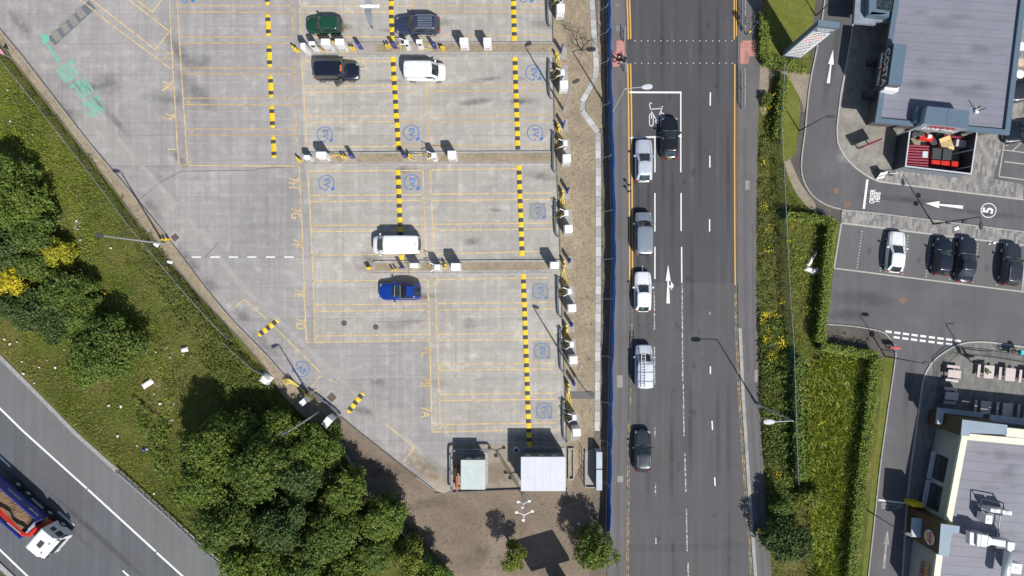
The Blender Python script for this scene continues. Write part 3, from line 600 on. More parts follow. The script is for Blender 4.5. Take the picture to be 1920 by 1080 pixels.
# ================================================================ vehicles
def car(name, label, cat, px, py, ang, L, Wd, Ht, paint, belt=.92, ws=(.17,.02), rr_=(-.47,-.36), nose=.66, kind='hatch', group='parked cars', roofmat=None, rails=False, rwid=.74, dark_side=True, plate=(.62,.62,.6)):
    """ang: heading in degrees, 0 = to the right of the picture"""
    x_, y_, _ = W(px, py, .8); t = thing(name, label, cat, (x_, y_, .03), rad(ang), group)
    hw = Wd/2; xs = [-1,-.992,-.97,-.93,-.86,-.75,-.6,-.4,-.2,0,.15,.3,.45,.6,.72,.82,.9,.95,.98,1]
    hood0 = ws[0]*2; body = MB(); rings = []
    for s_ in xs:
        e = abs(s_); w_ = hw*(1-.12*e**4)*( .62+.38*max(0,1-max(0,(e-.84)/.16)**2.3)**.5 if e > .84 else 1)
        if s_ > hood0: q = (s_-hood0)/(1-hood0); zt = belt-.02-(belt-nose)*(q**1.7)
        elif s_ < -.8: zt = belt + .04 - .12*((-s_-.8)/.2)**2
        else: zt = belt+.02
        if e > .995: zt -= .14
        x = s_*L/2
        pr = [(.86,.2),(.97,.32),(1.,.52),(.995,zt-.20),(.95,zt-.07),(.84,zt),(.5,zt+.03),(0,zt+.04)]
        rings.append([(x, -a_*w_, z) for a_, z in pr] + [(x, a_*w_, z) for a_, z in pr[::-1][1:]])
    n = len(rings[0]); vs = [p for r in rings for p in r]; fs = []
    for i in range(len(xs)-1):
        for k in range(n-1): fs.append((i*n+k, i*n+k+1, (i+1)*n+k+1, (i+1)*n+k))
    fs.append(tuple(range(n))); fs.append(tuple(range((len(xs)-1)*n, len(xs)*n))[::-1])
    body.add(vs, [f[::-1] for f in fs]); body.build('body', paint, t, smooth=True, fix=True)
    # shut lines, lower trim
    mb = MB(); hx = ws[0]*L+.02
    for s_ in (-1, 1):
        mb.tube([(hx-.05, s_*hw*.72, belt+.055),(L*.44, s_*hw*.66, nose+.11)], .010, 4)
    mb.tube([(hx-.02, y*hw*.86, belt+.05-.02*y*y) for y in (-1,-.6,-.2,.2,.6,1)], .035, 5)
    mb.build('bonnet_seam', m_black, t)
    for s_ in (-1, 1):
        for q in (-.02, -.20): MB().tube([(q*L, s_*hw*.985, belt-.10),(q*L, s_*hw*1.003, .35)], .008, 4).build('door_seam', m_black, t)
    # glasshouse
    hb, hr = hw*.87, hw*rwid; z0, z1 = belt-.02, Ht-.05
    def ring(xf, xr, h, z, bf, br):
        R = []
        for k in range(8): y = h*(1-2*k/7); R.append((xf+bf*(1-(y/h)**2)-(.05 if k in (0,7) else 0), y, z))
        for k in range(1,7): R.append((xf+(xr-xf)*k/7, -h*(1+.03*math.sin(math.pi*k/7)), z))
        for k in range(8): y = -h*(1-2*k/7); R.append((xr-br*(1-(y/h)**2)+(.05 if k in (0,7) else 0), y, z))
        for k in range(1,7): R.append((xr+(xf-xr)*k/7, h*(1+.03*math.sin(math.pi*k/7)), z))
        return R
    lv = []
    for q in (0,.5,.9,1.):
        lv.append(ring((ws[0]+(ws[1]-ws[0])*q)*L, (rr_[0]+(rr_[1]-rr_[0])*q)*L, hb+(hr-hb)*(q**1.35), z0+(z1-z0)*q, .16-.06*q, .12-.05*q))
    n = len(lv[0]); grp = {'windscreen': MB(), 'side_window': [MB(), MB()], 'rear_window': MB()}; pl = MB()
    allv = [p for r in lv for p in r]
    for l in range(3):
        for k in range(n):
            f = (l*n+k, l*n+(k+1)%n, (l+1)*n+(k+1)%n, (l+1)*n+k)[::-1]; P = [allv[i] for i in f]
            if k in (0,6,14,20) : tgt = pl
            elif k < 7: tgt = grp['windscreen']
            elif k < 14: tgt = grp['side_window'][0]
            elif k < 21: tgt = grp['rear_window']
            else: tgt = grp['side_window'][1]
            kk = k-7 if 7 <= k < 14 else (n-1-k if k >= 21 else None)
            if kk is not None and (kk in (0,) and l == 2): tgt = pl
            if kk is not None and kk == 3 and l < 3 and kind not in ('van',): tgt = tgt
            if kk is not None and kind in ('van','vanw') and kk >= 2 and not (kind == 'vanw' and kk in (3,4,5)): tgt = pl
            if l == 2: tgt = pl if not (k < 7) else tgt
            if kind == 'van' and 14 <= k < 21: tgt = pl
            tgt.face(P)
    # roof
    q = 1.; cx = (lv[3][0][0]+lv[3][14][0])/2; R = lv[3]
    rv = [p for p in R]; z = z1
    for sc_, dz in ((.93,.035),(.8,.052),(.5,.066),(.2,.07)): rv += [(cx+(p[0]-cx)*(1-(1-sc_)*.55 if sc_ > .5 else sc_), p[1]*sc_, z+dz) for p in R]
    fs = []
    for l in range(4):
        for k in range(n): fs.append((l*n+k, l*n+(k+1)%n, (l+1)*n+(k+1)%n, (l+1)*n+k)[::-1])
    fs.append(tuple(range(4*n, 5*n))[::-1]); rf = MB().add(rv, fs)
    rf.build('roof', roofmat or paint, t, smooth=True, fix=True)
    pl.build('pillars', paint if roofmat is None or kind != 'hatch' else paint, t, smooth=True, fix=True)
    grp['windscreen'].build('windscreen', m_glass, t, smooth=True, fix=True)
    if grp['rear_window'].v: grp['rear_window'].build('rear_window', m_glass, t, smooth=True, fix=True)
    for g_ in grp['side_window']: g_.build('side_window', m_glass, t, smooth=True, fix=True)
    for sx in (-1, 1):
        for sy in (-1, 1):
            wx, wy = (L*.5-.82 if sx > 0 else -L*.5+.78), sy*(hw-.1)
            wo_ = thing('wheel', None, None, (wx, wy, .31)); wo_.parent = t
            ty = MB(); NN = 18
            pr = [(.20,-.1),(.30,-.105),(.325,-.07),(.325,.07),(.30,.105),(.20,.1)]
            vs = [(r*math.cos(2*math.pi*i/NN), u, r*math.sin(2*math.pi*i/NN)) for r, u in pr for i in range(NN)]
            ty.add(vs, [(a*NN+i, a*NN+(i+1)%NN, (a+1)*NN+(i+1)%NN, (a+1)*NN+i) for a in range(5) for i in range(NN)])
            ty.build('tyre', m_rubber, wo_, smooth=True, fix=True)
            ri = MB(); ri.add([(.2*math.cos(2*math.pi*i/10), sy*.085, .2*math.sin(2*math.pi*i/10)) for i in range(10)], [tuple(range(10))]); ri.build('rim', m_grey, wo_)
    for sy in (-1, 1):
        hl = MB(); hl.add([(L*.5-.34, sy*hw*.86, nose-.01),(L*.5-.12, sy*hw*.80, nose-.07),(L*.5-.02, sy*hw*.55, nose-.12),(L*.5-.16, sy*hw*.55, nose+.02),(L*.5-.34, sy*hw*.78, nose+.045)], [(0,1,2,3,4)])
        o = hl.build('headlight', m_lens, t, fix=True); o.location = (.015, 0, .035)
        tl = MB(); tl.bbox(-L*.5+.02, -L*.5+.18, sy*hw*.70-.11, sy*hw*.70+.11, belt-.2, belt+.025, .03); tl.build('taillight', m_redl, t)
        mi = MB(); mi.bbox(ws[0]*L-.32, ws[0]*L-.14, sy*(hw+.10)-.11, sy*(hw+.10)+.11, belt-.02, belt+.13, .03); mi.box(ws[0]*L-.27, ws[0]*L-.2, sy*hw*.9-.06, sy*hw*.9+.06, belt-.02, belt+.03)
        mi.build('wing_mirror', m_black if kind == 'hatchb' else paint, t)
    MB().box(-L*.5-.012, -L*.5+.03, -.26, .26, .5, .61).build('number_plate', M('plate_y', (.6,.45,.05), .4), t)
    MB().box(L*.5-.03, L*.5+.014, -.26, .26, .36, .47).build('number_plate', M('plate_w', plate, .4), t)
    wp_ = MB()
    for a, b in ((.55,.02),(-.05,-.6)): wp_.tube([(ws[0]*L+.10, a*hb, belt+.06),((ws[0]*.78+ws[1]*.22)*L+.13, b*hb, belt+.06+.22*(Ht-belt))], .012, 4)
    wp_.build('wiper', m_black, t)
    an = MB(); an.tube([(rr_[1]*L+.25, 0, Ht+.01),(rr_[1]*L+.12, 0, Ht+.09)], .02, 5); an.build('aerial', m_black, t)
    if rails:
        for sy in (-1, 1):
            MB().tube([(ws[1]*L-.15, sy*hr*.93, Ht-.02),(ws[1]*L-.3, sy*hr*.95, Ht+.05),(rr_[1]*L+.3, sy*hr*.95, Ht+.05),(rr_[1]*L+.15, sy*hr*.93, Ht-.02)], .022, 5).build('roof_rail', m_grey if rails == 1 else m_black, t)
    return t, dict(hw=hw, L=L, Ht=Ht, hr=hr, belt=belt)
P_white = carpaint('paint_white', (.78,.79,.8)); P_silver = carpaint('paint_silver', (.60,.64,.70), .3, .35); P_grey = carpaint('paint_grey', (.22,.25,.29), .5, .35)
P_black = carpaint('paint_black', (.010,.011,.014)); P_char = carpaint('paint_charcoal', (.045,.05,.06), .4, .3); P_blueg = carpaint('paint_slate_blue', (.05,.065,.12), .35, .3)
P_green = carpaint('paint_green', (.012,.075,.038), .2, .28); P_blue = carpaint('paint_blue', (.008,.055,.36), .3, .28); P_navy = carpaint('paint_navy', (.012,.016,.032), .2, .3)
G1 = 'cars parked in the charging hub'; G2 = 'cars queuing on the road'; G3 = 'cars parked by the cafe'
c, d = car('parked_car', 'dark green hatchback parked just above the row of white chargers', 'car', 608, 46, 180, 3.75, 1.72, 1.42, P_green, .9, (.20,.06), (-.47,-.37), .68, group=G1)
c, d = car('parked_car', 'slate blue estate car with ribbed roof and silver roof rails', 'car', 783.5, 46.5, 180, 4.6, 1.88, 1.66, P_blueg, 1.0, (.20,.07), (-.47,-.40), .78, rails=1, group=G1)
mb = MB()
for y in (-.45,-.27,-.09,.09,.27,.45): mb.tube([(-.1,y,d['Ht']+.02),(-1.55,y,d['Ht']+.01)], .018, 4)
mb.build('roof_rib', m_grey, c)
c, d = car('taxi', 'black taxi cab with an orange roof light and its driver door open', 'taxi', 631, 134, 0, 4.7, 1.88, 1.85, P_navy, 1.02, (.22,.15), (-.475,-.43), .86, kind='hatch', group=G1, rwid=.80)
MB().bbox(.62,.80,-.32,.32,1.84,1.97,.03).build('roof_light', m_orange, c)
dr = MB(); dr.add([(0,0,.3),(0,0,1.0),(0,0,1.6),(.98,0,.3),(.98,0,1.0),(.7,-.12,1.6),(0,-.07,.3),(0,-.07,1.0),(.98,-.07,.3),(.98,-.07,1.0)], [(0,3,4,1),(1,4,5,2),(6,7,9,8),(3,8,9,4),(1,7,9,4)])
do = dr.build('door', P_navy, c); do.location = (.75,-.94,0); do.rotation_euler = (0,0,rad(215))
MB().bbox(.1,.8,-.12,-.06,.5,.9,.02).build('door_card', m_wht2, do)
c, d = car('white_van', 'small white panel van charging beside the upper island facing right', 'van', 797, 134.5, 0, 4.25, 1.85, 1.85, P_white, 1.02, (.31,.17), (-.49,-.475), .86, kind='van', group=G1, rwid=.86)
c, d = car('white_van', 'long white minibus van facing left above the lower island', 'van', 744.5, 459, 180, 5.0, 1.95, 1.93, P_white, 1.05, (.38,.24), (-.485,-.45), .88, kind='vanw', group=G1, rwid=.86)
c, d = car('parked_car', 'bright blue small car with a black glass roof on the lower island', 'car', 750, 546.5, 180, 4.35, 1.82, 1.52, P_blue, .93, (.17,-.02), (-.47,-.37), .72, group=G1, roofmat=P_black, rwid=.72)
MB().bbox(-1.55,-.75,-.56,.56,1.5,1.545,.02).build('roof_panel', P_blue, c)
mb = MB(); mb.box(-.16,-.12,-.6,.6,1.5,1.56); mb.box(.42,.46,-.55,.55,1.5,1.56); mb.build('roof_bar', m_grey, c)
# road
c, d = car('queuing_car', 'silver hatchback first in the left lane beside the cycle box', 'car', 1207.5, 301, 90, 4.45, 1.83, 1.46, P_silver, .92, (.15,-.05), (-.46,-.34), .70, group=G2)
c, d = car('queuing_car', 'black hot hatch straddling the cycle box in the right lane', 'car', 1256, 258, 90, 4.35, 1.86, 1.42, P_black, .9, (.16,-.03), (-.45,-.33), .70, group=G2)
MB().box(-.35,.0,-.4,.4,1.40,1.43).build('sunroof', m_glass, c)
c, d = car('queuing_van', 'grey people carrier van second in the left lane', 'van', 1206.5, 438, 90, 4.5, 1.84, 1.80, carpaint('paint_steel', (.27,.31,.36), .4, .35), 1.0, (.27,.13), (-.485,-.46), .84, kind='vanw', group=G2, rwid=.84)
c, d = car('queuing_car', 'white hatchback in the queue between the grey van and the laddered van', 'car', 1205.5, 547, 90, 4.2, 1.80, 1.50, P_white, .93, (.16,-.03), (-.46,-.35), .72, group=G2)
c, d = car('queuing_van', 'silver van carrying a long ladder on its roof rack', 'van', 1207, 687, 90, 4.5, 1.84, 1.82, P_silver, 1.0, (.27,.12), (-.485,-.46), .84, kind='van', group=G2, rwid=.84)
mb = MB()
for x in (.35,-.5,-1.45): mb.tube([(x,-.78,1.80),(x,-.74,1.93),(x,.74,1.93),(x,.78,1.80)], .022, 5)
mb.build('roof_rack', m_black, c)
lad = MB(); lx, ly, _ = W(1208.5, 684, 2.0)
for y in (-.2,.2): lad.box(y-.028, y+.028, -2.45, 1.9, 1.985, 2.06)
for i in range(16): lad.box(-.19, .19, -2.35+i*.28, -2.31+i*.28, 2.0, 2.045)
o = lad.build('ladder', M('aluminium', (.62,.62,.6), .35, .3)); o.location = (lx-.12, ly, 0.01); setp(o, 'aluminium ladder strapped along the roof of the silver van', 'ladder')
c, d = car('queuing_car', 'dark charcoal car last in the left lane queue', 'car', 1205, 846, 90, 4.35, 1.82, 1.52, P_char, .93, (.15,-.03), (-.46,-.37), .72, rails=1, group=G2)
# cafe car park
c, d = car('parked_car', 'white hatchback in the marked bay furthest left by the cafe', 'car', 1680, 472.5, 84, 4.3, 1.80, 1.46, P_white, .92, (.15,-.05), (-.46,-.34), .70, group=G3)
c, d = car('parked_car', 'small black car in the cafe bays beside the dark saloon', 'car', 1768, 481, 84, 3.95, 1.74, 1.48, P_navy, .92, (.17,.0), (-.46,-.36), .72, group=G3)
c, d = car('parked_car', 'dark grey saloon with the sun glinting off its rear window', 'car', 1813, 487, 84, 4.75, 1.84, 1.44, carpaint('paint_dark_saloon', (.035,.04,.055), .5, .25), .9, (.13,-.06), (-.37,-.22), .72, kind='saloon', group=G3)
c, d = car('parked_car', 'grey black estate car cut by the right edge in the cafe bays', 'car', 1897, 496, 84, 4.45, 1.84, 1.55, P_char, .95, (.16,-.02), (-.47,-.39), .74, rails=1, group=G3)
c, d = car('parked_car', 'dark navy car half in view by the cafe corner, facing the building', 'car', 1923, 249, 186, 4.4, 1.84, 1.5, P_navy, .93, (.16,-.02), (-.46,-.36), .72, group=G3)
c, d = car('parked_car', 'dark car tail just in view beside the hatched cafe bay', 'car', 1935, 171, 186, 4.4, 1.84, 1.5, P_char, .93, (.16,-.02), (-.46,-.36), .72, group=G3)
# ---------------------------------------------------------------- grab lorry
tx, ty_, _ = W(136-29, 1001+15.5, 0)
T = thing('tipper_lorry', 'blue and white tipper lorry loaded with soil on the motorway', 'lorry', (tx+1.3, ty_+.25, .03), rad(-41.5))
m_tblue = carpaint('lorry_blue', (.012,.035,.30), .1, .4)
mb = MB(); mb.box(-9.4,-1.0,-.45,.45,.65,1.0); mb.box(-9.3,-2.4,-1.0,1.0,.95,1.15); mb.build('chassis', m_black, T)
def truckbody():
    mb = MB(); x0, x1 = -9.6, -3.15; w_ = 1.25; zt = 2.75; zb = 1.2
    for s_ in (-1, 1):
        mb.add([(x0,s_*w_,zt),(x1,s_*w_,zt),(x1,s_*(w_-.10),zb),(x0,s_*(w_-.10),zb),(x0,s_*(w_-.10),zt),(x1,s_*(w_-.10),zt),(x1,s_*(w_-.2),zb),(x0,s_*(w_-.2),zb)],
               [(0,1,2,3),(4,5,6,7),(0,1,5,4)])
        mb.box(x0,x1,s_*w_-.06,s_*w_+.03,zt-.12,zt+.02)
    mb.box(x1-.06,x1+.04,-w_,w_,zb,zt+.1); mb.box(x0-.04,x0+.06,-w_,w_,zb,zt); mb.box(x0,x1,-w_+.15,w_-.15,zb,zb+.05)
    return mb
truckbody().build('tipper_body', m_tblue, T, fix=True)
sv = []; nx, ny = 40, 14
for i in range(nx):
    for j in range(ny): sv.append((-9.5+6.3*i/(nx-1), -1.1+2.2*j/(ny-1), 2.05+.3*math.sin(math.pi*j/(ny-1))+.18*math.sin(i*.45+j*.3)+.10*random.random()))
MB().add(sv, [(i*ny+j,(i+1)*ny+j,(i+1)*ny+j+1,i*ny+j+1) for i in range(nx-1) for j in range(ny-1)]).build('soil_load', ground('load_soil', [(.24,.16,.09),(.19,.125,.075),(.13,.09,.06)], .8, 3, fine=.3), T)
mb = MB(); prof = [(0.0,.55),(.06,.9),(.0,1.5),(-.28,2.75),(-.6,3.15),(-1.95,3.2),(-2.1,3.1),(-2.1,.75),(-1.4,.55)]
for s_ in (-1, 1): mb.add([(x, s_*1.22, z) for x, z in prof], [tuple(range(9)) if s_ < 0 else tuple(range(8,-1,-1))])
for i in range(8):
    (xa,za),(xb,zb_) = prof[i], prof[i+1]; cv = [0, .10, .10, .10, .06,0,0,0,0]
    ys = (-1.22,-.8,0,.8,1.22); f_ = (0,.7,1,.7,0)
    for k in range(4): mb.face([(xa+cv[i]*f_[k],ys[k],za),(xa+cv[i]*f_[k+1],ys[k+1],za),(xb+cv[i+1]*f_[k+1],ys[k+1],zb_),(xb+cv[i+1]*f_[k],ys[k],zb_)])
cabo = mb.build('cab', P_white, T, fix=True)
mb = MB(); mb.add([(-.01+.11,-1.0,1.62),(-.01+.11,1.0,1.62),(-.24+.11,.95,2.65),(-.24+.11,-.95,2.65)], [(0,1,2,3)]); mb.build('windscreen', m_glass, cabo)
for s_ in (-1, 1):
    MB().box(-1.0,-.35,s_*1.225-.005,s_*1.225+.005,1.6,2.45).build('side_window', m_glass, cabo)
    MB().box(-1.7,-1.2,s_*1.225-.005,s_*1.225+.005,1.75,2.4).build('side_window', m_glass, cabo)
    mb = MB(); mb.bbox(-.2,-.05,s_*1.36-.1,s_*1.36+.1,1.7,2.35,.03); mb.tube([(-.12,s_*1.2,2.3),(-.12,s_*1.4,2.4)], .03,5); mb.build('wing_mirror', m_black, cabo)
    MB().bbox(.02,.14,s_*.95-.16,s_*.95+.16,.7,.95,.03).build('headlight', m_lens, cabo)
MB().bbox(-1.35,-.85,-.35,.35,3.19,3.25,.02).build('roof_hatch', m_dgrey, cabo)
mb = MB(); mb.add([(.02,-1.15,2.75),(.02,1.15,2.75),(-.22,1.15,2.95),(-.22,-1.15,2.95)], [(0,1,2,3)]); mb.box(-.05,.0,-1.15,1.15,2.62,2.68); mb.build('sun_visor', m_wht, cabo)
for y in (-.6,.6): MB().cyl(-.45, y, 3.15, 3.27, .06, n=8).build('roof_light', m_black, cabo)
NN = 20
for ax in (-1.45,-3.25,-6.3,-7.7):
    for s_ in (-1, 1):
        wo_ = thing('wheel', None, None, (ax, s_*1.08, .5)); wo_.parent = T; ty = MB()
        pr = [(.27,-.15),(.46,-.16),(.5,-.12),(.5,.12),(.46,.16),(.27,.15)]
        vs = [(r*math.cos(2*math.pi*i/NN), u, r*math.sin(2*math.pi*i/NN)) for r, u in pr for i in range(NN)]
        ty.add(vs, [(a*NN+i, a*NN+(i+1)%NN, (a+1)*NN+(i+1)%NN, (a+1)*NN+i) for a in range(5) for i in range(NN)]); ty.build('tyre', m_rubber, wo_, smooth=True, fix=True)
        ri = MB(); ri.add([(.27*math.cos(2*math.pi*i/14), s_*.10, .27*math.sin(2*math.pi*i/14)) for i in range(14)] + [(.12*math.cos(2*math.pi*i/14), s_*.17, .12*math.sin(2*math.pi*i/14)) for i in range(14)], [(i,(i+1)%14,14+(i+1)%14,14+i) for i in range(14)] + [tuple(range(14,28))]); ri.build('rim', m_grey, wo_, fix=True)
for s_ in (-1, 1):
    mb = MB()
    for z in (.6,.8): mb.box(-5.6,-4.0,s_*1.16-.03,s_*1.16+.03,z,z+.1)
    mb.build('side_guard', m_grey, T); mb = MB()
    for ax in (-1.45,-3.25,-6.3,-7.7): mb.tube([(ax+.62*math.cos(a_), s_*1.08, .5+.62*math.sin(a_)) for a_ in np.linspace(.2,2.94,8)], .09, 4)
    mb.build('mudguard', m_black, T)
mb = MB(); mb.box(-3.0,-2.25,-1.0,1.0,.9,1.5); mb.cyl(-2.7,.3,1.4,2.6,.22,n=10); mb.build('crane_base', m_red, T)
mb = MB(); mb.tube([(-2.7,-.4,2.7),(-3.2,-.55,3.05),(-6.2,-.35,3.1),(-8.0,-.1,2.9)], .22, 4); mb.tube([(-2.7,.3,2.5),(-2.7,-.5,2.8)], .2, 6); mb.build('crane_arm', m_red, T)
mb = MB(); mb.tube([(-3.3,-.5,3.2),(-5.0,-.5,3.28)], .07, 6); mb.tube([(-2.9,.9,2.9),(-3.0,-.2,3.0)], .09, 6); mb.tube([(-2.95,1.1,1.2),(-3.05,1.1,3.0),(-3.05,.2,3.05)], .05, 5); mb.build('hydraulic_ram', m_grey, T)
mb = MB(); mb.add([(-8.0,-.6,2.9),(-8.7,-.5,2.75),(-8.6,.1,2.7),(-7.9,.05,2.95),(-8.2,-.3,3.1)], [(0,1,4),(1,2,4),(2,3,4),(3,0,4)]); mb.build('grab_bucket', m_wht2, T)
mb = MB()
for i in range(5): mb.box(-2.9+i*.1,-2.85+i*.1,.45,1.15,1.5+.0,1.56)
for y in (.45,.8,1.12): mb.box(-2.95,-2.4,y,y+.04,1.5,1.57)
mb.build('step_grating', M('grating_brown', (.32,.2,.06), .6), T)
text(T, 'MUIR & SON', 0, 0, .55, m_wht2, 0, name='body_lettering', loc=(-5.3,1.2,2.0), rot=(rad(86),0,rad(180)), ext=.004) if False else None
lt = MB()
for i, (x0, x1) in enumerate(((-4.0,-3.5),(-4.7,-4.1),(-6.9,-5.9),(-7.6,-7.0))): lt.box(x0, x1, 1.19+.02, 1.235, 2.0, 2.0+(.22 if i < 2 else .12))
lt.build('body_stripe', m_wht2, T)
# ================================================================ street furniture
BG = 'striped speed bumps in the car park'
def bump_strip(label, p0, p1, segs, wid=.52, caps=True):
    """segs: list of (length share, material index)"""
    a, b = Vector(W(*p0)[:2]), Vector(W(*p1)[:2]); L = (b-a).length; d = (b-a).normalized(); ang = math.atan2(d.y, d.x)
    mb = MB(); tot = sum(s for s, _ in segs); x = 0; pr = [(-.5,0),(-.42,.035),(-.2,.06),(.2,.06),(.42,.035),(.5,0)]
    for i, (s_, m_) in enumerate(segs):
        l = s_/tot*L; x1 = x+l-.012; first, last = i == 0 and caps, i == len(segs)-1 and caps
        if first or last:
            st = [(x, .15), (x+l*.25, .7), (x+l*.6, .95), (x1, 1)] if first else [(x, 1), (x+l*.4, .95), (x+l*.75, .7), (x1, .15)]
        else: st = [(x, 1), (x1, 1)]
        vs = [(xx, y*wid*k, z*(.4+.6*k)) for xx, k in st for y, z in pr]
        mb.add(vs, [(r*6+j, (r+1)*6+j, (r+1)*6+j+1, r*6+j+1) for r in range(len(st)-1) for j in range(5)] + [tuple(range(6)), tuple(range((len(st)-1)*6, len(st)*6))], m_); x += l
    o = mb.build('speed_bump', [m_bumpy, m_bumpk], fix=True); o.location = (a.x, a.y, .032); o.rotation_euler = (0,0,ang)
    return setp(o, label, 'speed bump', BG)
SH = [(9,0),(8,1),(18,0),(8,1),(6,0)]
for i, (p0, p1) in enumerate((((500.5,-32),(501.5,10)),((502,25.5),(503.7,68)),((504.2,83.5),(506,126)),((507,141),(508.7,183)),((509.3,197.5),(511.3,240)),((512.3,255),(514.3,296.5)))):
    bump_strip(['short striped bump cut off by the top edge of the picture','short striped bump second from the top of the left column','short striped bump third from the top of the left column','short striped bump level with the lower half of the taxi bays','short striped bump fifth down the left column','short striped bump at the bottom of the left column, near the middle island'][i], p0, p1, SH if i else [(2,0)]+SH[1:])
def alt(L, y=10.2, k=7.6, st=0):
    out = []; x = 0; i = st
    while x < L: out.append((y if i % 2 == 0 else k, i % 2)); x += y if i % 2 == 0 else k; i += 1
    return out
for lab, p0, p1 in (('long black and yellow bump between the green car and the slate estate',(732.5,-30),(735,77)),('long striped bump between the taxi and the small white panel van',(736.5,107),(747.5,283)),
        ('long striped bump running under the white minibus',(746,319),(753,488)),('long striped bump right of the slate estate car',(961.5,-30),(964.7,77)),
        ('long striped bump in the upper bays beside the right hand charging symbols',(965.2,105),(971,281)),('long striped bump between the middle and lower islands near the chip border',(972.7,310),(979,480)),
        ('longest striped bump ending in the shadow of the big flat roofed kiosk',(981,514),(992.5,838))):
    L_ = math.dist(p0, p1); bump_strip(lab, p0, p1, alt(L_), .52, False)
for lab, p0, p1 in (('slanted striped bump at the head of the diagonal bay',(484.5,629),(521.5,600)),('slanted striped bump beside the rusty manhole cover',(652,773),(681.5,736.5))):
    bump_strip(lab, p0, p1, [(7,0),(9,1),(11,0),(9,1),(11,0),(10,1),(6,0)], .55)
# ---- chargers
CG = 'white power cabinets'; DG = 'white charging posts'
def cabinet(label, px, py, w_, d_, h_, ang=0., mt=m_wht, grp=CG, z0=.12):
    t = thing('power_cabinet', label, 'cabinet', (*W(px, py, h_+z0)[:2], z0), rad(ang), grp)
    MB().box(-w_/2+.04, w_/2-.04, -d_/2+.04, d_/2-.04, 0, .1).build('plinth', m_kerbc, t)
    MB().bbox(-w_/2, w_/2, -d_/2, d_/2, .1, h_, .035).build('housing', mt, t)
    MB().box(-w_/2+.06, w_/2-.06, -d_/2-.015, -d_/2+.01, .2, h_-.1).build('door', mt, t)
    mb = MB()
    for i in range(5): mb.box(-w_/2+.15, w_/2-.15, -d_/2-.02, -d_/2, .4+i*.08, .43+i*.08)
    mb.build('vent', m_dgrey, t)
    MB().box(w_/2-.16, w_/2-.12, -d_/2-.05, -d_/2, h_*.5, h_*.5+.18).build('handle', m_dgrey, t)
    return t
m_cable = M('yellow_cable', (.78,.60,.10), .5, var=.05)
def hang(x0, y0, z0, x1, y1, z1, dip=.5, n=9):
    return [(x0+(x1-x0)*k/n, y0+(y1-y0)*k/n, max(.03, z0+(z1-z0)*k/n-dip*math.sin(math.pi*k/n))) for k in range(n+1)]
def post(label, px, py, w_, d_, h_, ang=0., cables=2, side=-1, z0=.12, arms=True, cmat=None):
    t = thing('charging_post', label, 'charger', (*W(px, py, h_+z0)[:2], z0), rad(ang), DG)
    MB().bbox(-w_/2, w_/2, -d_/2, d_/2, 0, h_, .04).build('housing', m_wht, t)
    MB().box(-w_*.3, w_*.3, -d_/2-.012, -d_/2, h_*.62, h_*.85).build('screen', m_black, t)
    if arms:
        for s_ in (-1, 1):
            mb = MB(); mb.tube([(side*w_*.4, s_*d_*.4, h_*.92),(side*(w_*.5+.45), s_*d_*.75, h_*1.02)], .045, 6); mb.build('cable_arm', m_wht, t)
    for i in range(cables):
        s_ = (-1, 1)[i % 2]; x0 = side*(w_*.5+(.42 if arms else .02)); y0 = s_*d_*.7
        mb = MB(); mb.tube(hang(x0, y0, h_*.98, side*(w_*.5+.75+.2*i), s_*.2, .1, .5), .022, 5)
        mb.tube(hang(side*(w_*.5+.75+.2*i), s_*.2, .1, side*(w_*.5+.05), s_*.1, h_*.6, .45), .022, 5); mb.build('cable', cmat or m_cable, t)
    return t
CW = 'yellow cables looped'
cabinet('slim white unit at the left tip of the top island', 567.5, 85, .5, .55, 2.2)
post('white charging post with a black screen second on the top island', 584, 80, .62, .35, 2.2, 0, 1, 1, arms=False)
cabinet('wide white cabinet on the top island, left of the two wide ones', 609.5, 77.5, .92, .6, 2.3)
cabinet('wide white cabinet on the top island, right of the two wide ones', 636, 77.5, .92, .6, 2.3)
post('white charging post with two raised arms under the slate estate', 761.5, 78, .45, .45, 2.0, 0, 2, -1)
post('white charging post right of the armed post on the top island', 785.5, 77, .62, .4, 2.0, 0, 2, 1, arms=False)
cabinet('plain white cabinet standing alone on the top island, left of a pair', 869.5, 75.5, .88, .6, 2.2)
cabinet('plain white cabinet standing alone on the top island, right of a pair', 913.5, 75.5, .82, .6, 2.2)
cabinet('slim white unit at the left tip of the middle island', 574.5, 294, .62, .4, 1.5)
cabinet('wide white cabinet on the middle island below the left charging symbol', 601.5, 289.5, 1.0, .6, 2.1)
post('white charging post with arms on the middle island', 813, 291, .5, .55, 2.0, 0, 3, -1)
cabinet('plain white cabinet standing alone on the middle island', 847, 289, .88, .72, 2.1)
post('white charging post on the lower island below the white minibus', 776, 497.5, .85, .5, 1.9, 0, 2, -1, arms=False)
post('white charging post with a cable holder in the middle of the lower island', 819.5, 501, .6, .6, 1.9, 0, 2, -1)
cabinet('white cabinet right of the yellow posts on the lower island', 854, 500, .95, .75, 2.2)
cabinet('white cabinet at the right end of the lower island', 1040, 497, .9, .68, 2.2)
RX = [('topmost in the chip border, cut by the picture edge',1051.5,14,1052,-8),('beside the bare tree in the chip border',1057.5,157.5,1055,135),('level with the middle island in the chip border',1063,296,1060,268),
      ('above the end of the lower island in the chip border',1066.5,428.5,1062,399),('just below the lower island in the chip border',1073,577.5,1068,546.5),('above the dark cross path in the chip border',1075.5,675,1072,646),('nearest the flat roofed kiosk in the chip border',1081.5,811,1077,783)]
for s_, x, y, x2, y2 in RX:
    cabinet('white cabinet '+s_, x, y, .82, .78, 2.2, 3, z0=.11); post('white armed charging post '+s_, x2, y2, .42, .6, 1.8, 3, 3, -1, .11)
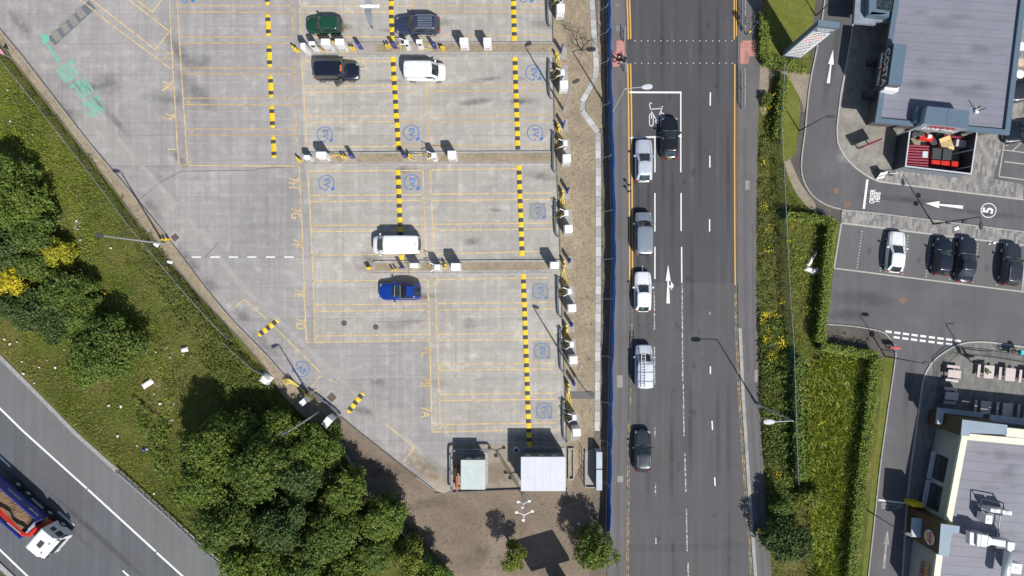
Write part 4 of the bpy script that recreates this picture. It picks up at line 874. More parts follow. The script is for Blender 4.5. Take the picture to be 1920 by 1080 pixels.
cabinet('white cabinet at an angle under the roadside trees', 612.5, 792, 1.0, .72, 2.1, 53); post('white charging post with yellow cables by the diagonal bay', 568.5, 753.5, .8, .55, 1.7, 40, 2, 1, arms=False)
# ---- bollards & navy panels
YG = 'yellow bollards'
def bollards(label, pts, h_=1.05, r=.105):
    for i, (x, y) in enumerate(pts):
        mb = MB(); mb.cyl(0,0,0,.05,r*1.6,n=12); mb.cyl(0,0,.05,h_-.04,r,n=12); mb.cyl(0,0,h_-.04,h_,r,r*.6,12)
        o = mb.build('bollard', m_yplast, smooth=False); o.location = (*W(x, y, .05)[:2], .04)
        setp(o, label if isinstance(label, str) else label[i], 'bollard', YG)
bollards(['yellow bollard on the concrete left of the top island, upper one','yellow bollard touching the left tip of the top island'], [(553,92.5),(558.5,96)], .95)
bollards(['yellow bollard left of the navy panel beside the taxi, left one','yellow bollard beside the navy panel above the taxi, right one'], [(661.5,95),(666.5,95.5)], 1.1)
bollards(['yellow bollard right of the upper striped bump, left one','yellow bollard right of the upper striped bump, right one'], [(727,91),(732,90)], 1.1)
bollards('yellow bollard tucked behind the wide cabinets of the top island', [(628,83)], .9)
bollards(['yellow bollard at the right of the upper charging group, left one','yellow bollard at the right of the upper charging group, right one'], [(829,94),(833,94.5)], 1.1)
bollards(['yellow bollard left of the middle island, upper one','yellow bollard at the left tip of the middle island'], [(560,298.5),(564.5,302)], .8)
bollards(['yellow bollard on the middle island beside a navy panel, left one','yellow bollard on the middle island beside a navy panel, right one'], [(645,296),(651,297)], 1.)
bollards(['yellow bollard on the middle island right of the long bump, front one','yellow bollard on the middle island right of the long bump, rear one'], [(768,298),(769,293)], 1.)
bollards(['yellow bollard left of the lower island on the dark stain','yellow bollard against the left end of the lower island'], [(691,503),(695,502)], .9)
bollards(['yellow bollard under the white minibus, left one','yellow bollard under the white minibus, right one'], [(738,507),(744,506)], 1.)
bollards(['yellow bollard among cables by the lower island cabinet, front one','yellow bollard among cables by the lower island cabinet, rear one'], [(835,503),(836,497)], 1.)
bollards(['yellow bollard beside the left lamp post, left one','yellow bollard beside the left lamp post, right one'], [(310,450),(317,449)], .8)
BL = ['by the bare tree','level with the middle island','above the lower island','at the end of the lower island','below the lower island','above the dark cross path']
def navy(label, px, py, w_=.45, h_=1.75, ang=0.):
    t = thing('info_totem', label, 'totem', (*W(px, py, .1)[:2], .1), rad(ang), 'navy information totems')
    MB().bbox(-w_/2, w_/2, -.07, .07, .05, h_, .03).build('panel', m_navy, t)
    MB().box(-w_/2-.08, w_/2+.08, -.11, .11, 0, .06).build('foot', m_dgrey, t)
    MB().box(-w_/2+.07, w_/2-.07, -.078, -.07, h_-.5, h_-.12).build('display', M('totem_display', (.10,.10,.34), .3), t)
navy('navy totem on the top island, left one beside the taxi', 678, 92.5); navy('navy totem on the top island next to the striped bump', 742, 91); navy('navy totem on the top island beside the right yellow bollards', 816, 91, .42)
navy('navy totem on the middle island left of the striped bump', 663, 296.5); navy('navy totem on the middle island right of the striped bump', 761.5, 296, .42); navy('navy totem on the lower island below the white minibus', 756, 502.5, .4, 1.6)
for i, (x, y) in enumerate(((1052,96),(1056,236),(1064,358),(1067,489),(1071,608),(1075,717))):
    navy('navy totem in the chip border '+BL[i], x, y, .4, 1.7, 75)
    bollards(['yellow bollard left of the navy totem '+BL[i], 'yellow cable bollard in front of the navy totem '+BL[i]], [(x-10, y+(2 if i else 8)),(x-9,y+9)], 1., .12)
# looped yellow cables on the chip border and islands
def ycable(label, pts, r=.03, mat=None):
    P = cr([W(x, y, z) for x, y, z in pts], 5); mb = MB(); mb.tube(P, r, 5)
    o = mb.build('charging_cable', mat or m_cable); return setp(o, label, 'cable', CW)
for i, (x, y, l) in enumerate(((1047,104,30),(1050,238,24),(1055,369,22),(1058,503,34),(1063,620,20),(1067,732,42))):
    for j, dx in enumerate((-3, 0, 3)):
        ycable(['left yellow cable of three in the border ','middle yellow cable of three in the border ','right yellow cable of three in the border '][j]+''+BL[i], [(x, y, .8),(x+dx-1, y+l*.3, .35),(x+dx*1.3, y+l*.7, .18),(x+3+dx*.6, y+l, .9)], .035)
ycable('yellow cable arching from the top island to the taxi bonnet', [(585,82,1.6),(593,95,.2),(605,105,.05),(622,108,.05),(641,112,.6)])
ycable('yellow cable sagging along the front of the top island', [(600,93,.4),(615,100,.05),(635,103,.05),(655,96,.5)])
ycable('thin yellow cable looping beyond the taxi nose', [(653,113,.1),(653,105,.1),(664,104,.1),(676,110,.1),(684,122,.1),(680,128,.3),(674,128,.7)], .022)
ycable('yellow cable from the top island to the white panel van', [(786,84,1.2),(790,96,.2),(796,108,.1),(799,114,.6)], .025)
ycable('yellow cable between bollards and the armed post on the top island', [(745,84,.8),(752,88,.2),(758,83,.8)], .028)
ycable('yellow cable from the slate estate over the striped bump', [(740,52,.7),(730,60,.2),(733,70,.1),(739,84,.9)], .025)
ycable('yellow cable from the right post of the top island to the bollards', [(796,90,.6),(806,93,.1),(820,92,.1),(829,90,.8)])
ycable('upper yellow cable on the middle island left half', [(618,291,1.),(630,290,.3),(645,290,.9)]); ycable('lower yellow cable on the middle island left half', [(618,295,.8),(632,291,.2),(646,293,.9)])
ycable('upper yellow cable on the middle island right of the bump', [(771,292,.9),(785,290,.3),(800,288,.4),(806,287,1.4)]); ycable('lower yellow cable on the middle island right of the bump', [(771,299,.6),(785,302,.1),(800,302,.1),(808,296,1.)]); ycable('middle yellow cable on the middle island right of the bump', [(771,294,.9),(783,297,.1),(798,294,.2),(808,290,1.4)], .022)
ycable('yellow cable from the lower island bollards to the post', [(746,504,.7),(755,510,.1),(768,508,.2),(776,505,.8)]); ycable('pale yellow cable hanging down to the blue car', [(770,505,1.2),(769,518,.2),(777,524,.1),(775,532,.7)], .022)
ycable('yellow cable beside the lower island cabinet', [(824,493,.9),(832,492,.3),(839,494,.3),(838,500,.8)])
for j in range(4):
    ycable(['topmost','second','third','lowest'][j]+' of the yellow cables heaped by the diagonal bay', [(530+j*2,714+j*3,.3),(541,711+j*2.5,.7),(553+j,718+j*1.5,.15),(564+j*2,727+j*2,.12),(579-j*3,750,.9)], .045)
ycable('blue cable looping behind the white panel van', [(758,118,.5),(753,133,.05),(755,144,.05),(763,149,.5)], .022, M('blue_cable', (.05,.2,.45), .5))
# ---- steel crash barriers
def barrier(label, P, h_=.55, name='crash_barrier', cat='barrier', grp='steel crash barriers in the charging hub', posts=None, z0=.03, mt=None):
    Q = [W(x, y, .3)[:2] for x, y in P]; t = thing(name, label, cat, (Q[0][0], Q[0][1], z0), 0, grp)
    R = [(x-Q[0][0], y-Q[0][1]) for x, y in Q]; R2 = cr(R, 4) if len(R) > 2 else R
    mb = MB(); mb.wall(R2, .07, h_-.24, h_); mb.wall(R2, .13, h_-.07, h_+.0); mb.wall(R2, .13, h_-.26, h_-.20); mb.build('rail', mt or m_grey, t)
    L = [0]
    for a_, b_ in zip(R2, R2[1:]): L.append(L[-1]+math.dist(a_, b_))
    n = posts or max(2, int(L[-1]/1.6)+1)
    for i in range(n):
        s_ = (.1+(L[-1]-.2)*i/(n-1)); x = np.interp(s_, L, [p[0] for p in R2]); y = np.interp(s_, L, [p[1] for p in R2])
        o = MB().box(x-.05+.09, x+.05+.09, y-.06, y+.06, 0, h_-.03).build('post', m_grey, t)
    return t
for lab, P in (('at the top edge',[(1026,-20),(1028,40),(1032,52)]),('beside the bare tree',[(1030,112),(1029,150),(1031,180),(1036,188)]),('level with the middle island',[(1038,248),(1037,285),(1038,318),(1042,326)]),
    ('above the lower island',[(1042,375),(1041,410),(1043,440),(1048,446)]),('just below the lower island',[(1046,520),(1046,560),(1048,590),(1053,598)]),('above the dark cross path',[(1051,615),(1050,650),(1052,690),(1056,700)]),('nearest the kiosk',[(1057,750),(1056,790),(1058,822),(1063,832)])):
    barrier('grey steel barrier rail along the bays '+lab, P)
barrier('grey steel barrier rail beside the rusty manhole by the diagonal bay', [(580,733),(590,739),(630,770),(637,779)])
barrier('steel barrier in front of the pale green kiosk', [(920,842),(912,841),(880,842),(852,843),(846,850),(846,880),(846,919)], .9); barrier('steel barrier in front of the big flat roofed kiosk', [(980,842),(986,838),(1015,837),(1046,838),(1052,846)], .9)
road_b = barrier('long steel crash barrier between the grass bank and the motorway', [(222,882),(228,887),(282,935),(334,982),(386,1031),(440,1078),(520,1152)], .7, 'crash_barrier', 'barrier', None, 26, .02)
# ---- guard rails at the crossing
def guardrail(label, x, y0, y1, h_=1.05):
    a = W(x, y0, .5); b = W(x, y1, .5); L = abs(a[1]-b[1]); t = thing('pedestrian_railing', label, 'railing', (b[0], b[1], .11), math.pi/2, 'grey pedestrian railings at the crossing')
    mb = MB(); mb.box(0, L, -.03, .03, h_-.05, h_); mb.box(0, L, -.02, .02, .12, .16); mb.build('top_rail', m_grey, t)
    mb = MB(); n = int(L/.12)
    for i in range(n): mb.box(i*.12-.007, i*.12+.007, -.007, .007, .16, h_-.05)
    mb.build('bars', m_dgrey, t)
    for i in range(int(L/2)+1): MB().box(i*2-.03, i*2+.03, -.03, .03, 0, h_).build('post', m_grey, t)
guardrail('grey railing beside the right kerb above the crossing', 1393.5, -25, 58); guardrail('grey railing beside the right kerb below the crossing', 1393, 132, 203)
guardrail('short grey railing by the pushchair on the left kerb', 1172.5, 104, 134, .9); guardrail('grey railing on the left kerb above the red paving', 1171, 53, 77, .9)
# ---- lamps
LG = 'grey street lamps'
def lamp(label, bx, by, h_, arm=None, r=.09, name='street_lamp', head='oval', z0=.1, dark=False):
    bxm, bym, _ = W(bx, by, z0); t = thing(name, label, 'street lamp', (bxm, bym, z0), 0, LG); mt = m_black if dark else m_grey
    mb = MB(); mb.cyl(0,0,0,1.2,r*1.35,n=10); mb.cyl(0,0,1.2,h_,r,r*.55,10); mb.build('pole', mt, t, smooth=False)
    ax, ay = arm or (0, 0); L = math.hypot(ax, ay); hx, hy = ax, ay; ang = math.atan2(ay, ax) if L > .05 else rad(200)
    if L > .05: MB().tube([(0,0,h_-.1),(ax*.3,ay*.3,h_+.08),(ax,ay,h_+.12)], r*.5, 6).build('arm', mt, t)
    mb = MB(); P = [(-.05,.08),(.2,.17),(.5,.17),(.68,.09),(.68,-.09),(.5,-.17),(.2,-.17),(-.05,-.08)]
    k = 1.35 if head == 'wide' else 1.
    mb.prism([(x*k, y*k) for x, y in P], .0, .10, bottom=True); mb.prism([(x*k*.8+.03, y*k*.7) for x, y in P], .10, .15)
    o = mb.build('lamp_head', m_wht2 if head == 'wide' else m_dgrey, t); o.location = (hx, hy, h_+.06); o.rotation_euler = (0,0,ang)
    return t
lamp('tall grey lamp standing on the gravel border by two yellow bollards', 308, 457, 10.4, (-.12,.02), .1)
lamp('tall grey lamp rising out of the roadside trees', 599, 772, 9.7, (-.12,-.05), .1)
lamp('tall lamp in the chip border near the bare tree', 1057, 207, 9.4, (.1,.05), .1)
lamp('tall lamp in the chip border beside the dark cross path', 1079, 706, 10.2, (.05,-.02), .1)
lamp('tall road lamp with an arm over the cycle box', 1145, 214, 9.2, (1.55,.1), .09, head='wide')
lamp('tall road lamp behind the mesh fence on the scrub verge', 1418, 757, 9.3, (-1.75,-.05), .09, head='wide')
lamp('thin dark lamp on the small lawn facing the drive lane', 1499, 245, 5.8, (.3,0), .055, dark=True)
lamp('thin dark lamp at the top beside the totem sign', 1530, 29, 5.8, (.3,.1), .055, dark=True)
lamp('thin dark lamp on the hedge by the stop line', 1627, 957, 6.2, (.3,-.1), .055, dark=True)
lamp('thin dark lamp at the hedge corner above the terrace', 1660, 668, 6.0, (.3,-.02), .055, dark=True)
fl_ = lamp('tall dark camera and floodlight pole over the paved strip', 1750, 420, 7.2, (.0,-.55), .07, dark=True)
for z_, dx in ((3.0,-.4),(4.2,.4)): MB().bbox(dx-.18, dx+.18, -.3, .05, z_, z_+.25, .03).build('floodlight', m_dgrey, fl_)
# camera mast in the soil yard
t = thing('camera_mast', 'lattice camera mast with white cameras in the soil yard', 'mast', (*W(981,927,0)[:2], .02))
mb = MB()
for a_ in (0, 2.09, 4.18): mb.cyl(.16*math.cos(a_), .16*math.sin(a_), 0, 6.4, .028, n=6)
for i in range(16):
    z_ = i*.4
    for k in range(3):
        a_, b_ = k*2.09, (k+1)*2.09; mb.tube([(.16*math.cos(a_), .16*math.sin(a_), z_),(.16*math.cos(b_), .16*math.sin(b_), z_+.4)], .012, 4)
mb.build('lattice', m_grey, t)
for z_, k in ((6.4, 1.), (3.0, .75)):
    mb = MB(); mb.tube([(-.75*k,.25*k,z_),(0,0,z_+.1),(.75*k,.35*k,z_)], .05, 6); mb.tube([(0,0,z_),(-.1,-.45*k,z_)], .05, 6)
    for x, y in ((-.75*k,.25*k),(.75*k,.35*k),(-.1,-.5*k)): mb.bbox(x-.14,x+.14,y-.12,y+.12,z_-.08,z_+.14,.03)
    mb.build('camera_bar', m_wht, t)
# traffic signals
def signal(label, px, py, ax, ay):
    t = thing('traffic_signal', label, 'traffic light', (*W(px,py,.1)[:2], .11), 0, 'traffic signals at the crossing'); mb = MB(); mb.cyl(0,0,0,3.3,.06,n=8); mb.build('pole', m_dgrey, t)
    mb = MB(); mb.bbox(ax-.16,ax+.16,ay-.14,ay+.14,2.3,3.25,.03); mb.tube([(0,0,2.5),(ax,ay,2.5)],.03,5); mb.tube([(0,0,3.1),(ax,ay,3.1)],.03,5); mb.build('signal_head', m_black, t)
    mb = MB()
    for z_ in (2.4,2.68,2.96): mb.tube([(ax,ay-.13,z_+.1),(ax,ay-.3,z_+.12)], .09, 8)
    mb.build('hood', m_black, t)
    MB().bbox(-.1,.1,-.16,-.06,1.0,1.3,.02).build('push_button_box', m_yplast, t)
signal('black traffic signal beside the right railing above the crossing', 1399, 65, .22, .1)
for i, (x, y) in enumerate(((1181,349),(1181,361))):
    t = thing('marker_post', ['small dark marker post by the left kerb, upper of two', 'small dark marker post by the left kerb, lower of two'][i], 'post', (*W(x-3,y,0)[:2], .11)); mb = MB(); mb.cyl(0,0,0,.9,.05,n=8); mb.build('pole', m_dgrey, t); MB().bbox(-.14,.14,-.06,.06,.75,1.05,.02).build('plate', m_black, t)
# ---- kiosks
def kiosk(name, label, px, py, wx, wy, h_, mt, mroof, pit=.14):
    t = thing(name, label, 'kiosk', (*W(px,py,h_)[:2], .03)); MB().box(-wx/2-.2,wx/2+.2,-wy/2-.2,wy/2+.2,0,.08).build('base', m_kerbc, t)
    MB().box(-wx/2+.1,wx/2-.1,-wy/2+.1,wy/2-.1,.08,h_-.1).build('wall', mt, t)
    mb = MB(); mb.bbox(-wx/2,wx/2,-wy/2,wy/2,h_-.12,h_,.03); rf_ = mb.build('roof', mroof, t); mb = MB()
    for k in range(1, int(wx/.9)+1): xx = -wx/2+wx*k/(int(wx/.9)+1); mb.box(xx-.018, xx+.018, -wy/2+.03, wy/2-.03, h_, h_+.022)
    mb.build('roof_seam', mroof, rf_)
    mb = MB(); n = 3 if wx > 3 else 2
    for i in range(n):
        x = -wx/2+.25+(wx-.5)*i/n; w_ = (wx-.5)/n-.1; mb.box(x, x+w_, wy/2-.1, wy/2-.06, .15, h_-.35)
    mb.build('door', M(name+'_door', (.12,.14,.14), .5), t)
    mb = MB()
    for i in range(n): x = -wx/2+.5+(wx-.5)*i/n; mb.box(x, x+.5, wy/2-.06, wy/2-.03, h_-1.0, h_-.6)
    mb.build('vent', m_wht2, t); return t
def roofmat(name, c, dirt=.25):
    m, t_, p = nodes(name); p.inputs['Roughness'].default_value = .6
    col = mix(t_, ramp(t_, noise(t_, .8, 6, .7), .45, .75, 0, dirt), c, sc3(c, .45)); col = mix(t_, ramp(t_, noise(t_, 3, 4, .7, sxyz=(.3,2,1)), .5, .8, 0, dirt), col, sc3(c, .6)); t_.links.new(col, p.inputs['Base Color']); return m
kiosk('electricity_kiosk', 'small kiosk with a pale green roof beside orange barriers', 887, 890, 2.5, 3.02, 2.45, M('kiosk_green', (.10,.135,.13), .6), roofmat('pale_green_roof', (.49,.56,.53)))
kiosk('substation_kiosk', 'big kiosk with a flat white roof at the foot of the bays', 1018.5, 888.5, 4.5, 3.45, 3.15, M('kiosk_grey', (.12,.125,.14), .6), roofmat('white_roof', (.60,.61,.66), .12))
for i, y in enumerate((863, 900)):
    t = thing('switch_cabinet', ['pale blue switch cabinet by the hoarding, upper of the pair', 'pale blue switch cabinet by the hoarding, lower of the pair'][i], 'cabinet', (*W(1123.5, y, 1.7)[:2], .02), 0, 'switch cabinets'); l = (1.72, 2.12)[i]
    MB().bbox(-.31,.31,-l/2,l/2,.08,1.7,.03).build('housing', M('switch_blue', (.42,.47,.54), .5), t); MB().box(-.34,-.31,-l/2+.08,l/2-.08,.2,1.55).build('door', m_dgrey, t); MB().box(-.36,.36,-l/2,l/2,0,.08).build('plinth', m_kerbc, t)
mb = MB(); mb.box(0,1.5,0,3.9,0,.06); mb.box(0,.08,0,3.9,.06,.35); mb.box(0,1.1,0,.08,.06,.3); o = mb.build('cabinet_plinth', [m_kerbc]); o.location = (*W(1096.5,913,0)[:2], .02); setp(o, 'low concrete plinth with a raised edge beside the switch cabinets', 'plinth')
mb = MB(); mb.box(0,.12,0,3.3,0,.35); mb.box(.5,.62,0,3.3,0,.35); mb.box(.12,.5,0,.12,0,.35); mb.box(.12,.5,3.18,3.3,0,.35); o = mb.build('planter_frame', m_kerbc); o.location = (*W(1065,898,0)[:2], .02); setp(o, 'narrow open concrete trough right of the big kiosk', 'trough')
mb = MB()
for x in np.linspace(0, 3.4, 6): mb.box(0,.04,x-.02,x+.02,0,1.2)
for z_ in (.05,.6,1.15): mb.box(0,.04,0,3.4,z_,z_+.04)
o = mb.build('open_railing', m_dgrey); o.location = (*W(1094,905,0)[:2], .02); setp(o, 'dark open railing panel beside the low plinth', 'railing')
t = thing('road_barrier', 'orange plastic barriers stacked against the green kiosk', 'barrier', (*W(858,893,0)[:2], .03), rad(92)); mb = MB()
mb.box(-1.3,1.3,-.05,.05,.75,1.0); mb.box(-1.3,1.3,-.05,.05,.1,.2)
for i in range(8): mb.box(-1.25+i*.34,-1.15+i*.34,-.05,.05,.2,.75)
mb.build('panel', m_orange, t); mb = MB()
for x in (-1.1, 1.0): MB().box(x,x+.12,-.25,.25,0,.08).build('foot', m_rubber, t)
t = thing('litter_bin', 'small white and dark bin left of the big kiosk', 'bin', (*W(968,843,.5)[:2], .03)); mb = MB(); mb.cyl(0,0,0,.8,.24,.3,14); mb.build('drum', m_wht2, t); mb = MB(); mb.cyl(0,0,.80,.83,.2,n=12); mb.build('opening', m_black, t)
mb = MB(); mb.wall(wp([(846,922),(975,917),(1063,917)]), .12, 0, .25); o = mb.build('retaining_kerb', m_kerbd); setp(o, 'low dark retaining wall along the foot of the car park', 'low wall')
# ---- hoarding, fences
m_hoard = M('blue_hoarding', (.02,.12,.42), .5, var=.3, scale=.8)
t = thing('blue_hoarding', 'long blue sheet hoarding between the soil strip and the footpath', 'fence', (*W(1141,1000,0)[:2], .05))
ox, oy = t.location.x, t.location.y; hb = cr([(1137,-30),(1138,40),(1139,100),(1141,200),(1145,330),(1147,460),(1146,560),(1142,700),(1141,800),(1139,900),(1136.5,1005)], 8)
mb = MB(); vs = []; n = len(hb)
for i, (x, y) in enumerate(hb):
    X, Y_, _ = W(x-1, y); wv = .05*math.sin(i*1.1)+.03*math.sin(i*2.7)
    vs += [(X-ox, Y_-oy, .05), (X-ox+wv*.5+.1, Y_-oy, 1.0), (X-ox+wv+.16, Y_-oy, 1.95)]
mb.add(vs, [(3*i+j, 3*i+3+j, 3*i+4+j, 3*i+1+j) for i in range(n-1) for j in range(2)]); sh_ = mb.build('sheet', m_hoard, t, smooth=True); sol = sh_.modifiers.new('s', 'SOLIDIFY'); sol.thickness = .03
for i in range(0, n, 6):
    x, y = hb[i]; X, Y_, _ = W(x-3, y); mb = MB(); mb.tube([(X-ox,Y_-oy,0),(X-ox,Y_-oy,2.0)],.03,5); mb.tube([(X-ox-.7,Y_-oy,0),(X-ox,Y_-oy,1.3)],.02,4); mb.build('post', m_grey, t)
def meshfence(label, P, h_, mt, name='mesh_fence', step=2.5):
    Q = wp(P); t = thing(name, label, 'fence', (*Q[0], 0)); R = [(x-Q[0][0], y-Q[0][1]) for x, y in Q]
    MB().wall(R, .015, .05, h_).build('mesh', mt, t); mb = MB(); mb.tube([(x, y, h_) for x, y in R], .02, 4); mb.build('top_wire', m_grey, t)
    L = [0]
    for a_, b_ in zip(R, R[1:]): L.append(L[-1]+math.dist(a_, b_))
    for i in range(int(L[-1]/step)+1):
        x = np.interp(i*step, L, [p[0] for p in R]); y = np.interp(i*step, L, [p[1] for p in R]); MB().box(x-.03,x+.03,y-.03,y+.03,0,h_+.05).build('post', m_dgrey, t)
n1 = netmat('green_mesh', (.05,.16,.13), .25); n2 = netmat('dark_green_mesh', (.04,.07,.055), .2)
meshfence('green mesh fence on the scrub verge beside the main road', [(1458,130),(1456,185),(1455,215)], 1.9, n1)
meshfence('long green mesh fence through the scrub below the small lawn', [(1452,225),(1456,300),(1460,380),(1464,470),(1469,560),(1475,640),(1478,740),(1481,830),(1484,900)], 1.9, n1)
meshfence('dark mesh fence at the back of the gravel border on the bank', [(x-5, y+5) for x, y in edgeG[:10]], 1.8, n2)
meshfence('fallen looking mesh fence beside the diagonal bay', [(425,640),(455,668),(480,690),(500,700),(512,712)], 1.2, n1)
meshfence('green mesh fence between the trees and the soil yard', [(655,845),(700,920),(745,975),(790,1020),(850,1085)], 1.8, n1)
# ---- totem sign
BX0, BY0, _ = W(1465, 107, 0); BX1, BY1, _ = W(1499, 111, 0); ang = math.atan2(BY1-BY0, BX1-BX0); wT = math.hypot(BX1-BX0, BY1-BY0)
t = thing('totem_sign', 'tall blue grey totem sign with rows of white shop panels', 'sign', ((BX0+BX1)/2, (BY0+BY1)/2, 0), ang)
wT *= 1.04
m_totem = M('totem_blue', (.13,.185,.235), .45, var=.08)
MB().box(-wT/2, wT/2, 0, .5, 0, 8.7).build('casing', m_totem, t)
mb = MB(); R_ = random.Random(3); z_ = .5; rows = []
while z_ < 7.0: h_ = .30; rows.append(z_); mb.box(-wT/2+.16, wT/2-.16, -.035, .0, z_, z_+h_); z_ += .40
mb.build('panel', m_wht, t)
mb = MB(); mr = MB()
for i, z_ in enumerate(rows):
    x = -wT/2+.3
    while x < wT/2-.45:
        l = R_.uniform(.08, .28); (mr if i in (13,14,11) else mb).box(x, x+l, -.045, -.034, z_+.07, z_+.22); x += l+R_.uniform(.05,.12)
mb.build('panel_lettering', m_dgrey, t); mr.build('panel_lettering', m_red, t)
text(t, 'HERMISTON GAIT', 0, 0, .26, m_wht, 0, name='title_lettering', loc=(0,-.02,7.95), rot=(rad(90),0,0), ext=.01) if False else None
mb = MB()
for z_, a_, b_ in ((7.9,-.75,.75),(7.5,-.5,.6)):
    x = a_
    while x < b_: l = R_.uniform(.05,.1); mb.box(x, x+l, -.03, 0, z_, z_+.2); x += l+.06
mb.build('title_lettering', m_wht, t)
# ---- billboard beyond the lower edge (its shadow falls into the yard)
t = thing('advertising_board', 'large advertising board whose shadow lies on the soil yard', 'billboard', (*W(1056,1098,0)[:2], .02), rad(16))
MB().box(-2.1,2.1,-.25,.25,3.2,7.1).build('panel', m_dgrey, t); mb = MB(); mb.box(-.7,.7,-.35,.35,0,2.7); mb.box(-.35,.35,-.2,.2,2.7,3.2); mb.build('column', m_black, t)
# ================================================================ buildings
def up(P, z): return [W(x, y, z)[:2] for x, y in P]
def rel(P, o): return [(x-o[0], y-o[1]) for x, y in P]
def ccw(P):
    a = sum(P[i][0]*P[(i+1)%len(P)][1]-P[(i+1)%len(P)][0]*P[i][1] for i in range(len(P))); return P if a > 0 else P[::-1]
def inset(P, ds):    # move each edge inwards by ds[i] (ccw polygon)
    n = len(P); L = []
    for i in range(n):
        a, b = Vector(P[i]), Vector(P[(i+1)%n]); d = (b-a).normalized(); nn = Vector((-d.y, d.x)); L.append((a+nn*ds[i], d))
    out = []
    for i in range(n):
        (p, d), (q, e) = L[i-1], L[i]; cr_ = d.x*e.y-d.y*e.x; t_ = ((q-p).x*e.y-(q-p).y*e.x)/cr_; out.append(tuple(p+d*t_))
    return out
def frame(mb, P, Q, z0, z1, m=0):   # ring between polygons P (outer) and Q (inner)
    n = len(P)
    for i in range(n):
        j = (i+1) % n
        mb.face([(*P[i], z1),(*P[j], z1),(*Q[j], z1),(*Q[i], z1)], m); mb.face([(*P[i], z0),(*P[j], z0),(*P[j], z1),(*P[i], z1)], m); mb.face([(*Q[j], z0),(*Q[i], z0),(*Q[i], z1),(*Q[j], z1)], m)
        mb.face([(*P[j], z0),(*P[i], z0),(*Q[i], z0),(*Q[j], z0)], m)
def membrane(name, c, rot):
    m, t_, p = nodes(name); p.inputs['Roughness'].default_value = .75
    col = mix(t_, ramp(t_, noise(t_, .35, 5), .35, .65), sc3(c, .93), sc3(c, 1.06))
    col = mix(t_, ramp(t_, noise(t_, 1., 6, .7, sxyz=(.12, 1.6, 1), rot=rot), .35, .7, 0, .45), col, sc3(c, .78))
    col = mix(t_, ramp(t_, noise(t_, .9, 7, .75), .5, .75, 0, .6), col, (c[0]*.8, c[1]*.76, c[2]*.72))
    g = ramp(t_, noise(t_, 14, 3, .8), .3, .7); col = mix(t_, 1., col, mix(t_, g, (.93,)*3, (1.07,)*3), 'MULTIPLY'); t_.links.new(col, p.inputs['Base Color']); return m
m_stone = brickmat('brown_stone', (.13,.11,.09), (.10,.085,.07), (.07,.06,.05), .6, .3)
m_trim = M('blue_grey_trim', (.105,.155,.205), .45, var=.08); m_trimd = M('dark_fascia', (.05,.055,.065), .5, var=.1)
m_seam = M('roof_seam', (.13,.128,.15), .8)
def roofseams(Q, z, u0, u1, v0, v1, step, ang):   # thin laps in the membrane, kept inside the roof outline
    mb = MB(); ca, sa = math.cos(ang), math.sin(ang); n = len(Q)
    k = v0
    while k < v1:
        hits = []
        ox_, oy_ = -sa*k, ca*k
        for i in range(n):
            a, b = Q[i], Q[(i+1)%n]; da = -sa*(a[0]-ox_)+ca*(a[1]-oy_); db = -sa*(b[0]-ox_)+ca*(b[1]-oy_)
            if da*db < 0: s_ = da/(da-db); x = a[0]+(b[0]-a[0])*s_; y = a[1]+(b[1]-a[1])*s_; hits.append((ca*x+sa*y, x, y))
        hits.sort()
        for h0, h1 in zip(hits[::2], hits[1::2]): mb.strip([(h0[1]+.1*ca, h0[2]+.1*sa), (h1[1]-.1*ca, h1[2]-.1*sa)], .03, z)
        k += step
    return mb
# --- cafe
zc = 3.8; O = ccw(up([(1688,-70),(1641,230),(1893,253),(1932,-70)], zc)); o0 = W(1760, 100, zc)[:2]; O = rel(O, o0)
cafe = thing('cafe_building', 'grey flat roofed cafe with COSTA lettering and a drive through', 'building', (*o0, 0))
Wl = inset(O, [.9,.7,.5,.3]); MB().prism(Wl, 0, zc-.36).build('wall', m_stone, cafe)
Oi = inset(O, [.5,.5,.5,.5]); mb = MB(); frame(mb, O, Oi, zc-.3, zc+.0); mb.build('parapet', m_trim, cafe)
Ri = inset(O, [.45]*4); MB().prism(Ri, zc-.35, zc-.28, bottom=True).build('roof', membrane('cafe_roof', (.22,.225,.27), rad(4)), cafe)
roofseams(Oi, zc-.272, 0, 0, -9.2, 9.5, .86, rad(-3.5)).build('roof_seam', m_seam, cafe)
mb = MB(); mb.strip([O[0], O[1]], .03, zc+.004); mb.build('parapet_joint', m_seam, cafe)
def tower(par, P, z, mcap, mwall, org, zb=0, name='sign_tower', cap=.25):
    Q = ccw(rel(up(P, z), org)); MB().prism(Q, zb, z-cap, bottom=True).build(name, mwall, par); MB().prism(Q, z-cap+.0, z, bottom=True).build('tower_cap', mcap, par); return Q
TW = rel(up([(1676.3,81),(1700.7,84),(1689.8,161),(1665.5,158.5)], 5.4), o0)   # NW NE SE SW
MB().prism(ccw(TW), 2.7, 5.38, bottom=True).build('sign_tower', m_trimd, cafe); mb = MB(); mb.prism(ccw(TW), 5.384, 5.42); mb.build('tower_cap', m_trim, cafe)
dW = Vector(TW[3])-Vector(TW[0]); LW = dW.length; dn = dW.normalized(); nW = Vector((dn.y, -dn.x))
if nW.x > 0: nW = -nW
for s_ in (0.0, LW-.55):
    a = Vector(TW[0])+dn*s_; b = a+dn*.55; mb = MB(); mb.prism(ccw([tuple(a-nW*.03), tuple(b-nW*.03), tuple(b-nW*1.3), tuple(a-nW*1.3)]), 0, 2.7); mb.build('tower_leg', m_trimd, cafe)
cW = (Vector(TW[0])+Vector(TW[3]))/2+nW*.03; aW = math.atan2(dn.y, dn.x)
rotW = (Matrix.Rotation(aW, 4, 'Z') @ Matrix.Rotation(rad(90), 4, 'X')).to_euler()
